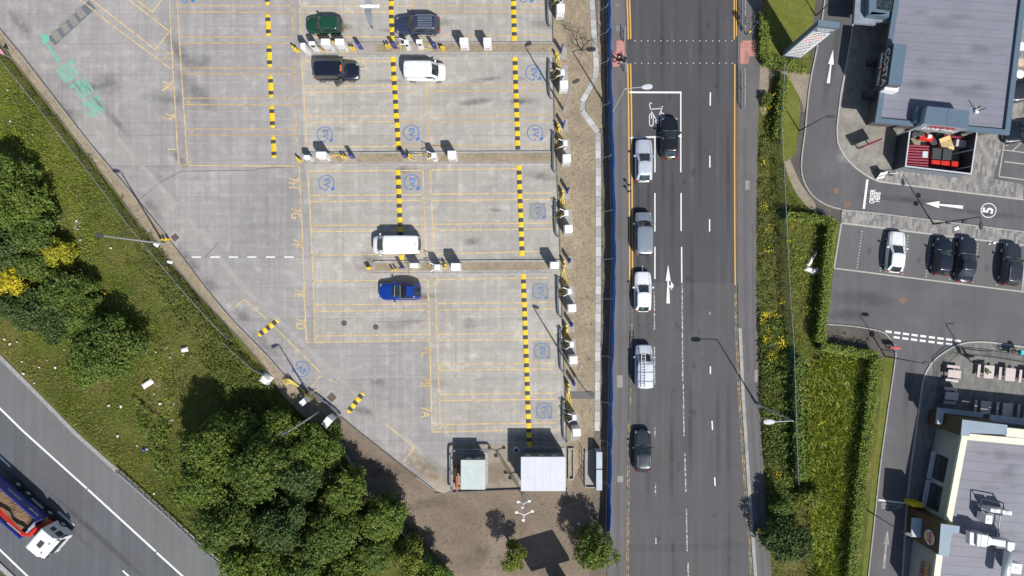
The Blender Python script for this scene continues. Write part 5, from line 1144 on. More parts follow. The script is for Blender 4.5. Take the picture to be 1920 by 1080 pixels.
def wtext(s_, zz, size, mat, off=0., par=cafe, c_=None, r_=None, nrm=None, sx=1., nm='sign_lettering', bold=.015, dirv=None):
    c_ = c_ if c_ is not None else cW; p_ = Vector((c_.x, c_.y, zz)); d_ = dirv if dirv is not None else dn
    p_ += Vector((d_.x, d_.y, 0))*off
    return text(par, s_, 0, 0, size, mat, 0, name=nm, loc=tuple(p_), rot=r_ or rotW, ext=.02, sx=sx, bold=bold)
wtext('COSTA', 4.45, 1.15, m_wht, 0, sx=1.0); wtext('DRIVE THRU', 3.4, .55, m_wht, -.1, sx=1.05)
wtext('COFFEE', 3.86, .34, m_redl, 0)
# white corner piece and roof vents
MB().prism(ccw(rel(up([(1660,160),(1686,162),(1684,172),(1658,168)], 4.6), o0)), 3.6, 4.6).build('tower_return', m_wht, cafe)
TS = rel(up([(1738.6,199),(1817,207),(1815.5,241),(1731.8,231.6)], 5.2), o0)   # NW NE SE SW
MB().prism(ccw(TS), 2.75, 5.18, bottom=True).build('sign_tower', M('pale_fascia', (.30,.31,.34), .5, var=.06), cafe); MB().prism(ccw(TS), 5.184, 5.22).build('tower_cap', m_trim, cafe)
MB().strip([tuple((Vector(TS[0])+Vector(TS[1]))/2), tuple((Vector(TS[2])+Vector(TS[3]))/2)], .03, 5.226).build('tower_seam', m_trimd, cafe)
MB().prism(ccw(rel(up([(1720,199),(1736,200),(1731,232),(1716,229)], 4.4), o0)), 3.6, 4.4).build('tower_return', m_trim, cafe)
d2 = (Vector(TS[2])-Vector(TS[3])); e2 = d2.normalized(); n2_ = Vector((e2.y, -e2.x)); c2 = (Vector(TS[2])+Vector(TS[3]))/2+n2_*.03
r2 = (Matrix.Rotation(math.atan2(e2.y, e2.x), 4, 'Z') @ Matrix.Rotation(rad(90), 4, 'X')).to_euler()
wtext('COSTA', 4.5, .8, m_redl, .1, c_=c2, r_=r2, dirv=e2); wtext('DRIVE THRU', 3.75, .62, m_wht, .2, c_=c2, r_=r2, dirv=e2)
mb = MB(); a = Vector(TS[3]); mb.tube([(a.x+.05, a.y-.1, 5.0), (a.x+.05, a.y-.1, 0)], .06, 6); mb.tube([(a.x+.3, a.y-.1, 5.0), (a.x+.3, a.y-.1, 0)], .06, 6); mb.build('tower_post', m_wht2, cafe)
# drive through canopy and booth
cn = rel(up([(1609,-70),(1601,43),(1642,46.5),(1643,40),(1672,42),(1684,-70)], 3.0), o0); MB().prism(ccw(cn), 2.65, 3.0, bottom=True).build('canopy', roofmat('canopy_top', (.25,.29,.34), .7), cafe)
bt = rel(up([(1632,-70),(1629,27),(1667,32),(1678,-70)], 3.9), o0); MB().prism(ccw(bt), 3.0, 3.9).build('booth', m_trim, cafe)
a, b = Vector(ccw(bt)[0]), Vector(ccw(bt)[1]); s0 = rel(up([(1626,30),(1653,30),(1658,28),(1631,25)], 3.5), o0); MB().prism(ccw(s0), 3.3, 3.9).build('booth_sign', m_wht, cafe)
bt2 = rel(up([(1645,-70),(1644,17),(1672,21),(1680,-70)], 3.93), o0); MB().prism(ccw(bt2), 3.901, 3.93).build('skylight', m_glass, cafe)
cv = thing('roof_antenna', 'small white roof bracket with two dark arms on the cafe roof', 'antenna', (*W(1833,208,zc)[:2], zc-.27)); MB().bbox(-.18,.18,-.2,.2,0,.25,.03).build('base', m_wht, cv)
mb = MB(); mb.tube([(0,0,.2),(-.5,.8,.5)],.05,5); mb.tube([(0,0,.2),(.7,.25,.45)],.05,5); mb.build('arm', m_black, cv)
# enclosure
E = [W(x, y, 2.4)[:2] for x, y in ((1706,245),(1697.8,311.5),(1820.6,326),(1832,247))]; e0 = E[1]
en = thing('bin_enclosure', 'dark fenced bin yard with a pale metal top rail below the cafe', 'enclosure', (*e0, .1)); E2 = rel(E, e0)
mfb = M('fence_blue_black', (.035,.045,.06), .6, var=.2)
for q0_, q1_ in ((0,1),(2,3)): MB().wall([E2[q0_],E2[q1_]], .06, 0, 2.26).build('side_panel', mfb, en)
mb = MB(); mb.wall([E2[1],E2[2]], .06, 0, 2.26); mb.build('front_panel', M('fence_grey', (.20,.215,.25), .6, var=.12), en)
mb = MB(); mb.wall(E2, .12, 2.262, 2.33); mb.build('top_rail', m_wht2, en)
mb = MB(); fa = Vector(E2[2])-Vector(E2[1]); L_ = fa.length; fa.normalize(); fn = Vector((fa.y, -fa.x))
R_ = random.Random(5)
for i in range(34):
    s_ = .6+i*(L_-1.2)/34; p_ = Vector(E2[1])+fa*s_+fn*.045; mb.obox((p_.x, p_.y), R_.uniform(.05,.14), .02, 1.75, 1.95, math.atan2(fa.y, fa.x))
mb.build('panel_lettering', m_trimd, en)
sheetE = MB(); sheetE.prism(ccw(inset(ccw(E2), [.1]*4)), 0, .012); sheetE.build('yard_floor', M('yard_floor', (.27,.235,.17), .9, fine=.15, var=.2), en)
mb = MB()
for k in (.42, .82):
    q = Vector(E2[3])*(1-k)+Vector(E2[2])*k; mb.tube([(q.x-.05,q.y,2.2),(q.x-1.0,q.y-.1,.3)],.06,4)
mb.build('brace', m_wht2, en)
cx, cy = W(1721, 292, 2.2)[:2]
t = thing('steel_container', 'dark red corrugated steel container inside the bin yard', 'container', (cx, cy, .115), rad(-3)); mb = MB(); lx, ly = 2.25, 2.25
mb.box(-lx/2,lx/2,-ly/2,ly/2,0,2.0)
n = 16; vs = []
for i in range(n*2+1):
    y = -ly/2+ly*i/(n*2); z_ = 2.08 if (i//2) % 2 else 2.0; vs += [(-lx/2,y,z_),(lx/2,y,z_)]
mb.add(vs, [(2*i,2*i+1,2*i+3,2*i+2) for i in range(n*2)]); mb.build('shell', M('container_red', (.30,.05,.075), .5, var=.15), t, fix=True)
MB().bbox(.45,1.0,-.15,.5,2.05,2.12,.02).build('roof_plate', m_wht2, t); mb = MB()
for x in (-.5,.0,.5): mb.box(x-.02,x+.02,-ly/2-.04,-ly/2,.1,1.9)
mb.build('lock_rod', m_grey, t)
def bin4(label, px, py, w_, d_, mt, h_=1.25, a_=-5):
    t = thing('wheelie_bin', label, 'bin', (*W(px,py,h_)[:2], .115), rad(a_), 'wheeled bins in the yard'); mb = MB()
    mb.add([(-w_/2+.06,-d_/2+.06,.15),(w_/2-.06,-d_/2+.06,.15),(w_/2-.06,d_/2-.06,.15),(-w_/2+.06,d_/2-.06,.15),(-w_/2,-d_/2,h_-.12),(w_/2,-d_/2,h_-.12),(w_/2,d_/2,h_-.12),(-w_/2,d_/2,h_-.12)], [(0,1,5,4),(1,2,6,5),(2,3,7,6),(3,0,4,7),(3,2,1,0)]); mb.build('tub', mt, t)
    mb = MB(); mb.bbox(-w_/2-.02,w_/2+.02,-d_/2-.02,d_/2+.02,h_-.12,h_,.04)
    for i in range(5): mb.box(-w_/2+.1,w_/2-.1,-d_/2+.12+i*(d_-.28)/4.4,-d_/2+.17+i*(d_-.28)/4.4,h_,h_+.025)
    mb.build('lid', mt, t)
    for sx in (-1, 1): MB().cyl(sx*(w_/2-.15), d_/2-.15, 0, .16, .07, n=8).build('castor', m_rubber, t)
mdk = M('bin_charcoal', (.055,.065,.07), .45)
bin4('charcoal wheeled bin beside the red container', 1755.5, 288, .92, 1.1, mdk); bin4('charcoal wheeled bin on the right of the pair', 1775, 289.5, .92, 1.1, mdk)
bin4('red wheeled bin, left one of three along the yard fence', 1753.5, 305, .88, .5, m_red, 1.1); bin4('red wheeled bin, middle one of three along the yard fence', 1771.5, 306.5, .88, .5, m_red, 1.1); bin4('red wheeled bin standing apart at the right of the row', 1790, 308.5, .74, .62, m_red, 1.1)
t = thing('cardboard_box', 'big opened tan cardboard box in the bin yard', 'box', (*W(1775,270,1.)[:2], .115), rad(20)); mb = MB(); mb.box(-.6,.6,-.35,.35,0,.9); mb.build('carton', M('cardboard', (.50,.36,.17), .8), t)
mb = MB(); mb.add([(-.6,-.35,.91),(.6,-.35,.91),(.7,-.8,.7),(-.5,-.8,.7)], [(3,2,1,0)]); mb.add([(-.6,.35,.91),(.6,.35,.91),(.5,.75,1.1),(-.7,.75,1.1)], [(0,1,2,3)]); mb.build('flap', M('cardboard_in', (.6,.44,.2), .8), t)
for i, (x, y) in enumerate(((1714,252),(1725,251))):
    o = MB().cyl(0,0,0,.75,.28,.33,14).cyl(0,0,.75,.8,.34,.25,14).build('dustbin', m_dgrey); o.location = (*W(x,y,.7)[:2],.115); setp(o, ['round dark dustbin against the yard back, left one','round dark dustbin against the yard back, right one'][i], 'bin')
t = thing('red_trolley', 'red trolley with a white carton on it in the bin yard', 'trolley', (*W(1737,258,.8)[:2], .115), rad(-10)); mb = MB(); mb.bbox(-.7,.7,-.3,.3,.35,.75,.04); mb.build('tray', m_red, t); MB().bbox(-.05,.35,-.1,.28,.76,1.05,.02).build('carton', m_wht, t)
for sx in (-.55,.55): MB().cyl(sx,-.2,0,.35,.05,n=6).build('leg', m_black, t)
t = thing('folded_parasol', 'maroon folded parasol and pale counter in the yard corner', 'parasol', (*W(1791,257,1.)[:2], .115), rad(-8)); MB().tube([(-1.2,0,.9),(1.1,0,1.0)],.16,8,taper=.5).build('canopy', M('maroon_cloth', (.22,.02,.05), .8), t); mb = MB(); mb.box(.2,1.3,-.9,-.2,0,.9); mb.build('counter', m_wht2, t)
o = MB().bbox(-.95,.75,-.45,.4,0,.55,.03).build('equipment_box', m_dgrey); o.location = (*W(1757,260,.5)[:2], .115); o.rotation_euler = (0,0,rad(30)); setp(o, 'dark covered box between the trolley and the carton', 'box')
# menu board and small sign
t = thing('menu_board', 'drive through menu board seen edge on with magenta edges', 'menu board', (*W(1617,275,0)[:2], .1), rad(22)); MB().bbox(-1.0,1.0,-.08,.08,.7,2.1,.03).build('panel', M('magenta_panel', (.22,.01,.06), .4), t); MB().box(-.9,.9,-.1,-.085,.8,2.0).build('menu_face', m_dgrey, t)
for sx in (-.6,.6): MB().box(sx-.06,sx+.06,-.05,.05,0,.7).build('post', m_wht, t)
t = thing('a_board', 'small tilted white sign with pink border on the kerb corner', 'sign', (*W(1646,329,0)[:2], .1), rad(12)); mb = MB(); mb.add([(-.42,-.4,.1),(.42,-.4,.1),(.42,.1,1.2),(-.42,.1,1.2),(-.42,-.36,.1),(.42,-.36,.1),(.42,.14,1.2),(-.42,.14,1.2)], [(0,1,2,3),(7,6,5,4),(0,3,7,4),(1,5,6,2),(3,2,6,7)]); mb.build('board', m_wht, t); mb = MB(); mb.strip([(-.4,-.38),(.4,-.38)],.03,.14); mb.build('border', M('pink', (.7,.12,.3),.5), t)
text(t, 'NEW', 0, 0, .42, m_black, 0, name='board_lettering', loc=(0,-.17,.66), rot=(rad(65.5),0,0)); mb = MB(); mb.add([(-.3,.6,0),(.3,.6,0),(.3,.15,1.2),(-.3,.15,1.2)], [(0,1,2,3)]); mb.build('rear_leg', m_dgrey, t)
t = thing('cycle_stand', 'small white and black stand right of the tilted sign', 'stand', (*W(1668,328,0)[:2], .1)); mb = MB(); mb.tube([(-.5,0,0),(-.5,0,.7),(.5,.05,.7),(.5,.05,0)],.035,6); mb.build('hoop', m_wht, t); MB().bbox(-.1,.1,-.1,.1,0,.4,.02).build('foot', m_black, t)
t = thing('red_sign', 'low red height restriction sign at the corner of the mulch bed', 'sign', (*W(1669,651,0)[:2], .05), rad(-3)); MB().bbox(-.52,.52,-.12,.12,.5,1.0,.03).build('panel', M('sign_red', (.70,.09,.10), .4), t)
for sx in (-.4,.4): MB().box(sx-.04,sx+.04,-.04,.04,0,.5).build('post', m_black, t)
t = thing('road_sign_post', 'thin pole with a small sign at the mulch bed kerb', 'sign', (*W(1652,655,0)[:2], .05)); MB().cyl(0,0,0,2.6,.04,n=6).build('pole', m_black, t); MB().cyl(0,0,2.2,2.25,.3,n=14).build('plate', m_dgrey, t)
t = thing('no_entry_sign', 'small pink and white sign at the left edge by the gravel border', 'sign', (*W(4,101,1.5)[:2], .05), rad(-20)); MB().cyl(0,0,0,1.6,.04,n=6).build('pole', m_grey, t); o = MB().add([(-.32,-.02,0),(.32,-.02,0),(.32,.02,0),(-.32,.02,0),(0,-.02,.55),(0,.02,.55)], [(0,1,4),(3,5,2),(0,4,5,3),(1,2,5,4),(0,3,2,1)]).build('plate', M('sign_pink', (.65,.25,.4), .5), t); o.location = (0,0,1.5); o.rotation_euler = (rad(-50),0,0)
# --- burger restaurant
zb_ = 4.1; ob = W(1850, 930, zb_)[:2]
bk = thing('burger_restaurant', 'cream walled burger restaurant with brown sign towers and grey roof', 'building', (*ob, 0))
m_cream = M('cream_render', (.40,.405,.37), .7, var=.06, scale=1.); m_creaml = M('cream_cap', (.74,.70,.56), .6, var=.04); m_brown = M('brown_cladding', (.095,.062,.035), .6, var=.15, scale=6)
B_ = ccw(rel(up([(1804.4,812),(1771.5,985),(1756,1040),(1744,1140),(2040,1170),(2060,836)], zb_), ob))
# order so that edges are known: build wall polygon straight from roof outline
MB().prism(B_, .1, zb_-.302).build('wall', m_cream, bk)
Bi = inset(B_, [.62]*len(B_)); mb = MB(); frame(mb, B_, Bi, zb_-.3, zb_); mb.build('parapet', m_creaml, bk)
Rb = inset(B_, [.58]*len(B_)); MB().prism(Rb, zb_-.35, zb_-.25, bottom=True).build('roof', membrane('burger_roof', (.235,.238,.275), rad(6)), bk)
roofseams(Bi, zb_-.244, 0, 0, -11, 9, .95, rad(-5)).build('roof_seam', m_seam, bk)
T1 = ccw(rel(up([(1804.4,786.7),(1801.5,816.5),(1818,818),(1819,812),(1888,815),(1889,797)], 5.5), ob)); MB().prism(T1, .1, 5.46).build('sign_tower', m_brown, bk)
m_cap = roofmat('cap_metal', (.24,.31,.38), .3); MB().prism(T1, 5.464, 5.5).build('tower_cap', m_cap, bk)
T2 = ccw(rel(up([(1764.4,982),(1800,986.7),(1798,1000),(1785,1000),(1779,1044),(1760,1040.5)], 5.6), ob)); MB().prism(T2, .1, 5.56).build('sign_tower', m_brown, bk); MB().prism(T2, 5.564, 5.6).build('tower_cap', m_cap, bk)
MB().prism(ccw(rel(up([(1888,802),(2060,820),(2058,838),(1886,818)], 4.6), ob)), 4.0, 4.6).build('parapet_step', m_creaml, bk)
# canopies on the north face
for k, P in enumerate(([(1760.5,765),(1844,775),(1843,783.5),(1770,774.5),(1767,796),(1757,795)], [(1859,778),(2000,794),(1999,806),(1857,790)])):
    MB().prism(ccw(rel(up(P, 2.9), ob)), 2.6, 2.9, bottom=True).build('canopy', roofmat('canopy_metal%d' % k, (.36,.41,.47), .5), bk)
# windows on the west wall: positions along the wall
a = Vector(rel([W(1804.4,812,zb_)[:2]], ob)[0]); b = Vector(rel([W(1771.5,985,zb_)[:2]], ob)[0]); dd = (b-a).normalized(); nn = Vector((dd.y, -dd.x)); nn = nn if nn.x < 0 else -nn; LL = (b-a).length
angB = math.atan2(dd.y, dd.x)
def onwall(s0, s1, z0, z1, o1, o2): 
    P = [a+dd*s0+nn*o1, a+dd*s1+nn*o1, a+dd*s1+nn*o2, a+dd*s0+nn*o2]; return MB().prism(ccw([tuple(q) for q in P]), z0, z1, bottom=True)
for s0 in (2.9, 5.9):
    wf = onwall(s0, s0+2.45, .9, 2.75, .0, .03).build('window', m_glass, bk); mb = MB()
    for s_ in (s0-.04, s0+1.2, s0+2.45): t_ = onwall(s_, s_+.06, .9, 2.75, .03, .06); mb.add(t_.v, t_.f)
    for z_ in (.88, 1.8, 2.75): t_ = onwall(s0, s0+2.5, z_, z_+.05, .03, .058); mb.add(t_.v, t_.f)
    mb.build('window_frame', m_dgrey, wf); onwall(s0-.2, s0+2.65, .75, .87, .0, .5).build('sill_shelf', m_wht2, wf)
a2 = Vector(T2[0]); p1 = Vector(rel([W(1764.4,982,5.6)[:2]], ob)[0]); p2 = Vector(rel([W(1760,1040.5,5.6)[:2]], ob)[0]); cT = (p1+p2)/2; dT = (p2-p1).normalized(); nT = Vector((dT.y, -dT.x)); nT = nT if nT.x < 0 else -nT
rT = (Matrix.Rotation(math.atan2(dT.y, dT.x), 4, 'Z') @ Matrix.Rotation(rad(90), 4, 'X')).to_euler()
rTm = Matrix.Rotation(math.atan2(dT.y, dT.x), 4, 'Z') @ Matrix.Rotation(rad(90), 4, 'X')
lc = thing('logo_sign', None, None, tuple(Vector((cT.x, cT.y, 0))+Vector((nT.x, nT.y, 0))*.03+Vector((dT.x,dT.y,0))*.35+Vector((0,0,4.1)))); lc.parent = bk; lc.rotation_euler = rTm.to_euler()
R0 = .80
def disc(r, y0, y1, ky=1., clip=None):
    pts = [(r*math.cos(t_)*.93, r*math.sin(t_)*1.05) for t_ in np.linspace(0, 6.283, 37)[:-1]]
    mb = MB(); mb.add([(x, y, y1) for x, y in pts], [tuple(range(36))]); mb.add([(x, y, y0) for x, y in pts]+[(x, y, y1) for x, y in pts], [(i,(i+1)%36,36+(i+1)%36,36+i) for i in range(36)]); return mb
disc(R0*1.04, 0, .04).build('blue_rim', M('logo_blue', (.02,.10,.42), .4), lc); disc(R0*.96, 0, .055).build('white_disc', m_wht, lc)
def bun(y0, y1, top):
    pts = []; 
    for x in np.linspace(-.6, .6, 15): pts.append((x, y0))
    for x in np.linspace(.6, -.6, 15): pts.append((x, y0+(y1-y0)*math.sqrt(max(0, 1-(x/.62)**2))))
    mb = MB(); mb.add([(x, y, .065) for x, y in pts], [tuple(range(30))]); return mb
bun(.32, .62, 1).build('bun', M('bun_orange', (.80,.36,.03), .4), lc); bun(-.32, -.60, 0).build('bun', M('bun_orange2', (.80,.36,.03), .4), lc)
text(lc, 'BURGER', 0, 0, .34, m_redl, 0, name='logo_lettering', loc=(0,.14,.07), rot=(0,0,0), bold=.018); text(lc, 'KING', 0, 0, .38, m_redl, 0, name='logo_lettering', loc=(0,-.15,.07), rot=(0,0,0), bold=.018)
pS = [Vector((cT.x, cT.y))+dT*s_ for s_ in (-1.0, .9)]
mb = MB(); mb.prism(ccw([tuple(pS[0]+nT*.02), tuple(pS[1]+nT*.02), tuple(pS[1]+nT*1.0), tuple(pS[0]+nT*1.0)]), 2.5, 2.65, bottom=True); mb.build('window_canopy', roofmat('hatch_canopy', (.42,.48,.55), .4), bk)
mb = MB(); mb.prism(ccw([tuple(pS[0]+dT*.2+nT*.01), tuple(pS[1]-dT*.3+nT*.01), tuple(pS[1]-dT*.3+nT*.06), tuple(pS[0]+dT*.2+nT*.06)]), 1.0, 2.2, bottom=True); mb.build('service_window', m_glass, bk)
p3_ = Vector(rel([W(1754,1046,zb_)[:2]], ob)[0]); p4_ = Vector(rel([W(1747,1110,zb_)[:2]], ob)[0]); d3 = (p4_-p3_).normalized(); c3 = p3_+d3*1.9; n3 = Vector((d3.y,-d3.x)); n3 = n3 if n3.x < 0 else -n3; r3 = (Matrix.Rotation(math.atan2(d3.y, d3.x), 4, 'Z') @ Matrix.Rotation(rad(90), 4, 'X')).to_euler()
wtext('DRIVE', 3.2, .75, M('letter_orange', (.75,.30,.02), .4), 0, par=bk, c_=c3+n3*.2, r_=r3, dirv=d3); wtext('THRU', 2.4, .75, m_redl, 0, par=bk, c_=c3+n3*.2, r_=r3, dirv=d3)
t = thing('red_cabinet', 'red panel on the wall corner under the terrace canopy', 'panel', (*W(1751,781,0)[:2], .1), rad(-6)); MB().bbox(-.42,.42,-.3,.3,0,2.2,.03).build('casing', m_red, t); MB().box(-.3,.3,.3,.31,.8,1.9).build('front', M('dark_red', (.3,.01,.01), .4), t)
o = MB().bbox(-.58,.58,-.22,.22,0,1.6,.04).build('yellow_grit_bin', m_yplast); o.location = (*W(1717,945,1.2)[:2], .1); o.rotation_euler = (0,0,rad(-5)); setp(o, 'bright yellow height marker box against the cream wall', 'box')
# roof plant
RZ = zb_-.24
def plant(name, label, cat): return thing(name, label, cat, (*ob, RZ))
def rp(P, z): return rel(up(P, z), ob)
m_duct = M('duct_silver', (.55,.58,.60), .35, .3, var=.08)
t = plant('extract_duct', 'big silver extract duct turning a corner on the restaurant roof', 'duct')
mb = MB(); zt = 5.7
mb.prism(ccw(rp([(1823,1000),(1833,1002),(1832,1025),(1822,1023)], zt)), .9, zt-RZ-.3, bottom=True); mb.prism(ccw(rp([(1833,1001),(1854,1005),(1851,1025.5),(1832,1024)], zt)), .7, zt-RZ, bottom=True)
mb.prism(ccw(rp([(1854,1005),(1863,1012),(1861,1022),(1851,1025.5)], zt)), .8, zt-RZ-.08, bottom=True); mb.prism(ccw(rp([(1863,1011.5),(1892,1016),(1889,1028),(1861,1022.5)], zt)), .9, zt-RZ-.12, bottom=True); mb.prism(ccw(rp([(1889.5,1016),(1903.5,1018),(1902,1030),(1895,1035),(1889,1031)], zt)), .3, zt-RZ, bottom=True)
mb.build('duct', m_duct, t); q0 = rp([(1891,1033),(1884,1090)], zt-.5)
MB().tube([(q0[0][0], q0[0][1], zt-RZ-.5),(q0[1][0], q0[1][1], zt-RZ-.5)], .40, 16).build('round_duct', m_duct, t, smooth=True); mb = MB()
for P in ([(1853.5,1004.8),(1851,1026)],[(1840,1002),(1838.5,1025)],[(1889.5,1016),(1887.5,1029)]): mb.strip(rp(P, zt), .04, zt-RZ+.006)
mb.build('flange', m_dgrey, t)
for x, y in ((1828,1012),(1845,1015),(1875,1019),(1890,1045)): c_ = rp([(x,y)], zt)[0]; MB().box(c_[0]-.04,c_[0]+.04,c_[1]-.04,c_[1]+.04,0,1.2).build('support_leg', m_dgrey, t)
def ac(label, P, z_): 
    t = plant('condenser_unit', label, 'air conditioner'); t['group'] = 'white roof plant boxes'; Q = ccw(rp(P, z_)); MB().prism(Q, .15, z_-RZ).build('casing', m_wht, t); c_ = (sum(q[0] for q in Q)/4, sum(q[1] for q in Q)/4); MB().prism(ccw(inset(Q, [.08]*4)), .0, .15).build('base', m_dgrey, t); MB().cyl(c_[0], c_[1], z_-RZ, z_-RZ+.03, .18, n=14).build('fan', m_wht2, t)
ac('white roof unit, left one of the two on the steel frame', [(1858,953.5),(1876,956),(1875,962.5),(1857.5,960)], 5.3); ac('white roof unit, right one of the two on the steel frame', [(1880.5,957),(1898,959.5),(1897,966.5),(1880,964)], 5.3)
ac('square white roof unit below the steel frame', [(1849,966),(1861,967.5),(1860,983),(1847.5,981.5)], 5.3); ac('large white roof unit beside the round duct at the bottom', [(1897,1056),(1917,1058.5),(1914.5,1077),(1895,1074.5)], 5.2)
t = plant('plant_frame', 'dark steel frame and pipes around the white roof units', 'frame'); mb = MB()
for P in ([(1844,937),(1886,945)],[(1885,945),(1884,965)],[(1843,958),(1880,968)],[(1842,937),(1842,960)],[(1850,962),(1884,966)]): r_ = rp(P, 5.); mb.tube([(*r_[0],.9),(*r_[1],.9)], .06, 5)
for x, y in ((1844,938),(1885,945),(1843,958),(1882,967)): c_ = rp([(x,y)], 5.)[0]; mb.tube([(*c_,0),(*c_,.95)], .05, 5)
mb.build('frame', m_dgrey, t); r_ = rp([(1880,968),(1876,1000),(1875,1010)], 4.6); MB().tube([(*q, .4) for q in r_], .07, 6).build('pipe', m_grey, t)
# ---------------------------------------------------------------- terrace furniture
m_tab = M('pale_pink_table', (.56,.48,.46), .6, var=.08)
def picnic(label, px, py, a_):
    t = thing('picnic_table', label, 'picnic table', (*W(px,py,.75)[:2], .1), rad(a_), 'picnic tables on the terrace'); MB().bbox(-.40,.40,-.68,.68,.71,.76,.015).build('tabletop', m_tab, t)
    for s_ in (-1, 1): MB().bbox(s_*.72-.15,s_*.72+.15,-.66,.66,.42,.46,.012).build('bench', m_tab, t); mb = MB(); mb.tube([(.65*1,s_*.45,.02),(.25,s_*.45,.7)],.035,5); mb.tube([(-.65,s_*.45,.02),(-.25,s_*.45,.7)],.035,5); mb.tube([(-.72,s_*.45,.40),(.72,s_*.45,.40)],.03,5); mb.build('leg_frame', m_dgrey, t)
picnic('pink picnic table nearest the terrace corner railing, turned sideways', 1788.5, 701, 84); picnic('picnic table in the building shadow, turned sideways', 1783.5, 742.5, 84)
picnic('picnic table where the person in green sits', 1851, 697, -6); picnic('empty picnic table right of the person in green', 1891, 702, -6); picnic('picnic table cut by the right edge on the sunny side', 1929, 707, -6)
picnic('shaded picnic table by the canopy, left one', 1845, 764, -6); picnic('shaded picnic table by the canopy, middle one', 1886, 768, -6); picnic('shaded picnic table by the canopy, right one at the edge', 1926, 772, -6)
def rail2(label, P, h_=1.1, bars=True, name='terrace_railing'):
    Q = wp(P); t = thing(name, label, 'railing', (*Q[0], .1), 0, 'dark railings round the terrace'); R = [(x-Q[0][0], y-Q[0][1]) for x, y in Q]; mb = MB(); mb.tube([(x,y,h_) for x, y in R], .03, 5); mb.tube([(x,y,.12) for x, y in R], .02, 4); mb.build('top_rail', m_black, t); mb = MB()
    L = [0]
    for a_, b_ in zip(R, R[1:]): L.append(L[-1]+math.dist(a_, b_))
    for i in range(int(L[-1]/.16)+1): x = np.interp(i*.16, L, [p[0] for p in R]); y = np.interp(i*.16, L, [p[1] for p in R]); mb.box(x-.01,x+.01,y-.01,y+.01,.12,h_)
    mb.build('bars', m_black, t)
rail2('dark railing along the top side of the terrace', [(1782,661),(1850,668),(1930,681)]); rail2('dark railing across the rounded terrace corner', [(1757,684),(1782,662)]); rail2('dark railing down the left side of the terrace', [(1757,684),(1757,712),(1755,760)])
for i, (x, y) in enumerate(((1802,665),(1818,677))):
    o = MB().tube([(0,0,0),(0,0,1.9)],.06,6).tube([(0,0,.6),(0,0,1.9)],.22,8,taper=.4).build('folded_umbrella', m_dgrey); o.location = (*W(x,y,0)[:2],.1); setp(o, ['folded dark umbrella near the terrace corner, upper one','folded dark umbrella near the terrace corner, lower one'][i], 'umbrella')
t = thing('terrace_lamp', 'thin dark lamp curving over the kerb above the terrace', 'street lamp', (*W(1800,652,0)[:2], .1)); MB().cyl(0,0,0,3.4,.05,n=6).build('pole', m_black, t); MB().tube([(0,0,3.4),(.9,.0,3.5)],.04,5).build('arm', m_black, t)
# motorcycle with a cyan box
t = thing('motorcycle', 'black delivery motorcycle with a turquoise box by the terrace rail', 'motorcycle', (*W(1893,658,.4)[:2], .1), rad(-6))
for x, nm in ((-.68,'wheel'),(.68,'wheel')): NN = 16; vs = [((.3+.06*math.cos(j*1.57))*math.cos(2*math.pi*i/NN)+x, .06*math.sin(j*1.57), .32+(.3+.06*math.cos(j*1.57))*math.sin(2*math.pi*i/NN)) for i in range(NN) for j in range(4)]; MB().add(vs, [(i*4+j, i*4+(j+1)%4, ((i+1)%NN)*4+(j+1)%4, ((i+1)%NN)*4+j) for i in range(NN) for j in range(4)]).build(nm, m_rubber, t)
mb = MB(); mb.bbox(-.3,.35,-.16,.16,.35,.8,.05); mb.tube([(-.3,0,.8),(.0,0,.9),(.6,0,.85)],.13,8); mb.tube([(-.68,0,.35),(-.5,0,1.0)],.05,6); mb.build('body', m_black, t); MB().tube([(-.42,-.36,1.05),(-.5,0,1.0),(-.42,.36,1.05)],.025,5).build('handlebar', m_grey, t); MB().bbox(.55,1.0,-.24,.24,.75,1.2,.04).build('delivery_box', M('turquoise', (.05,.58,.62), .4), t)
# ---------------------------------------------------------------- people and gull
def person(label, px, py, z0, joints, edges, radii, cloth, rz=0., extra=None, name='person', k=1.):
    x_, y_, _ = W(px, py, z0); bm = bmesh.new(); vv = [bm.verts.new(Vector(j)*k) for j in joints]; [bm.edges.new((vv[a], vv[b])) for a, b in edges]
    me = bpy.data.meshes.new('p'); bm.to_mesh(me); bm.free(); ob_ = bpy.data.objects.new('p', me); COL.objects.link(ob_)
    sk = ob_.modifiers.new('s', 'SKIN'); sk.use_smooth_shade = True
    for i, r in enumerate(radii): me.skin_vertices[0].data[i].radius = (r*k, r*k); me.skin_vertices[0].data[i].use_root = i == 0
    sb = ob_.modifiers.new('b', 'SUBSURF'); sb.levels = 1
    dg = bpy.context.evaluated_depsgraph_get(); m2 = bpy.data.meshes.new_from_object(ob_.evaluated_get(dg)); bpy.data.objects.remove(ob_); m2.materials.clear()
    for m_ in cloth: m2.materials.append(m_)
    for p in m2.polygons:
        z_ = p.center.z/k; q = extra(p.center/k) if extra else 0; p.material_index = q
    o = bpy.data.objects.new(name, m2); COL.objects.link(o); o.location = (x_, y_, z0); o.rotation_euler = (0,0,rz); return setp(o, label, 'person')
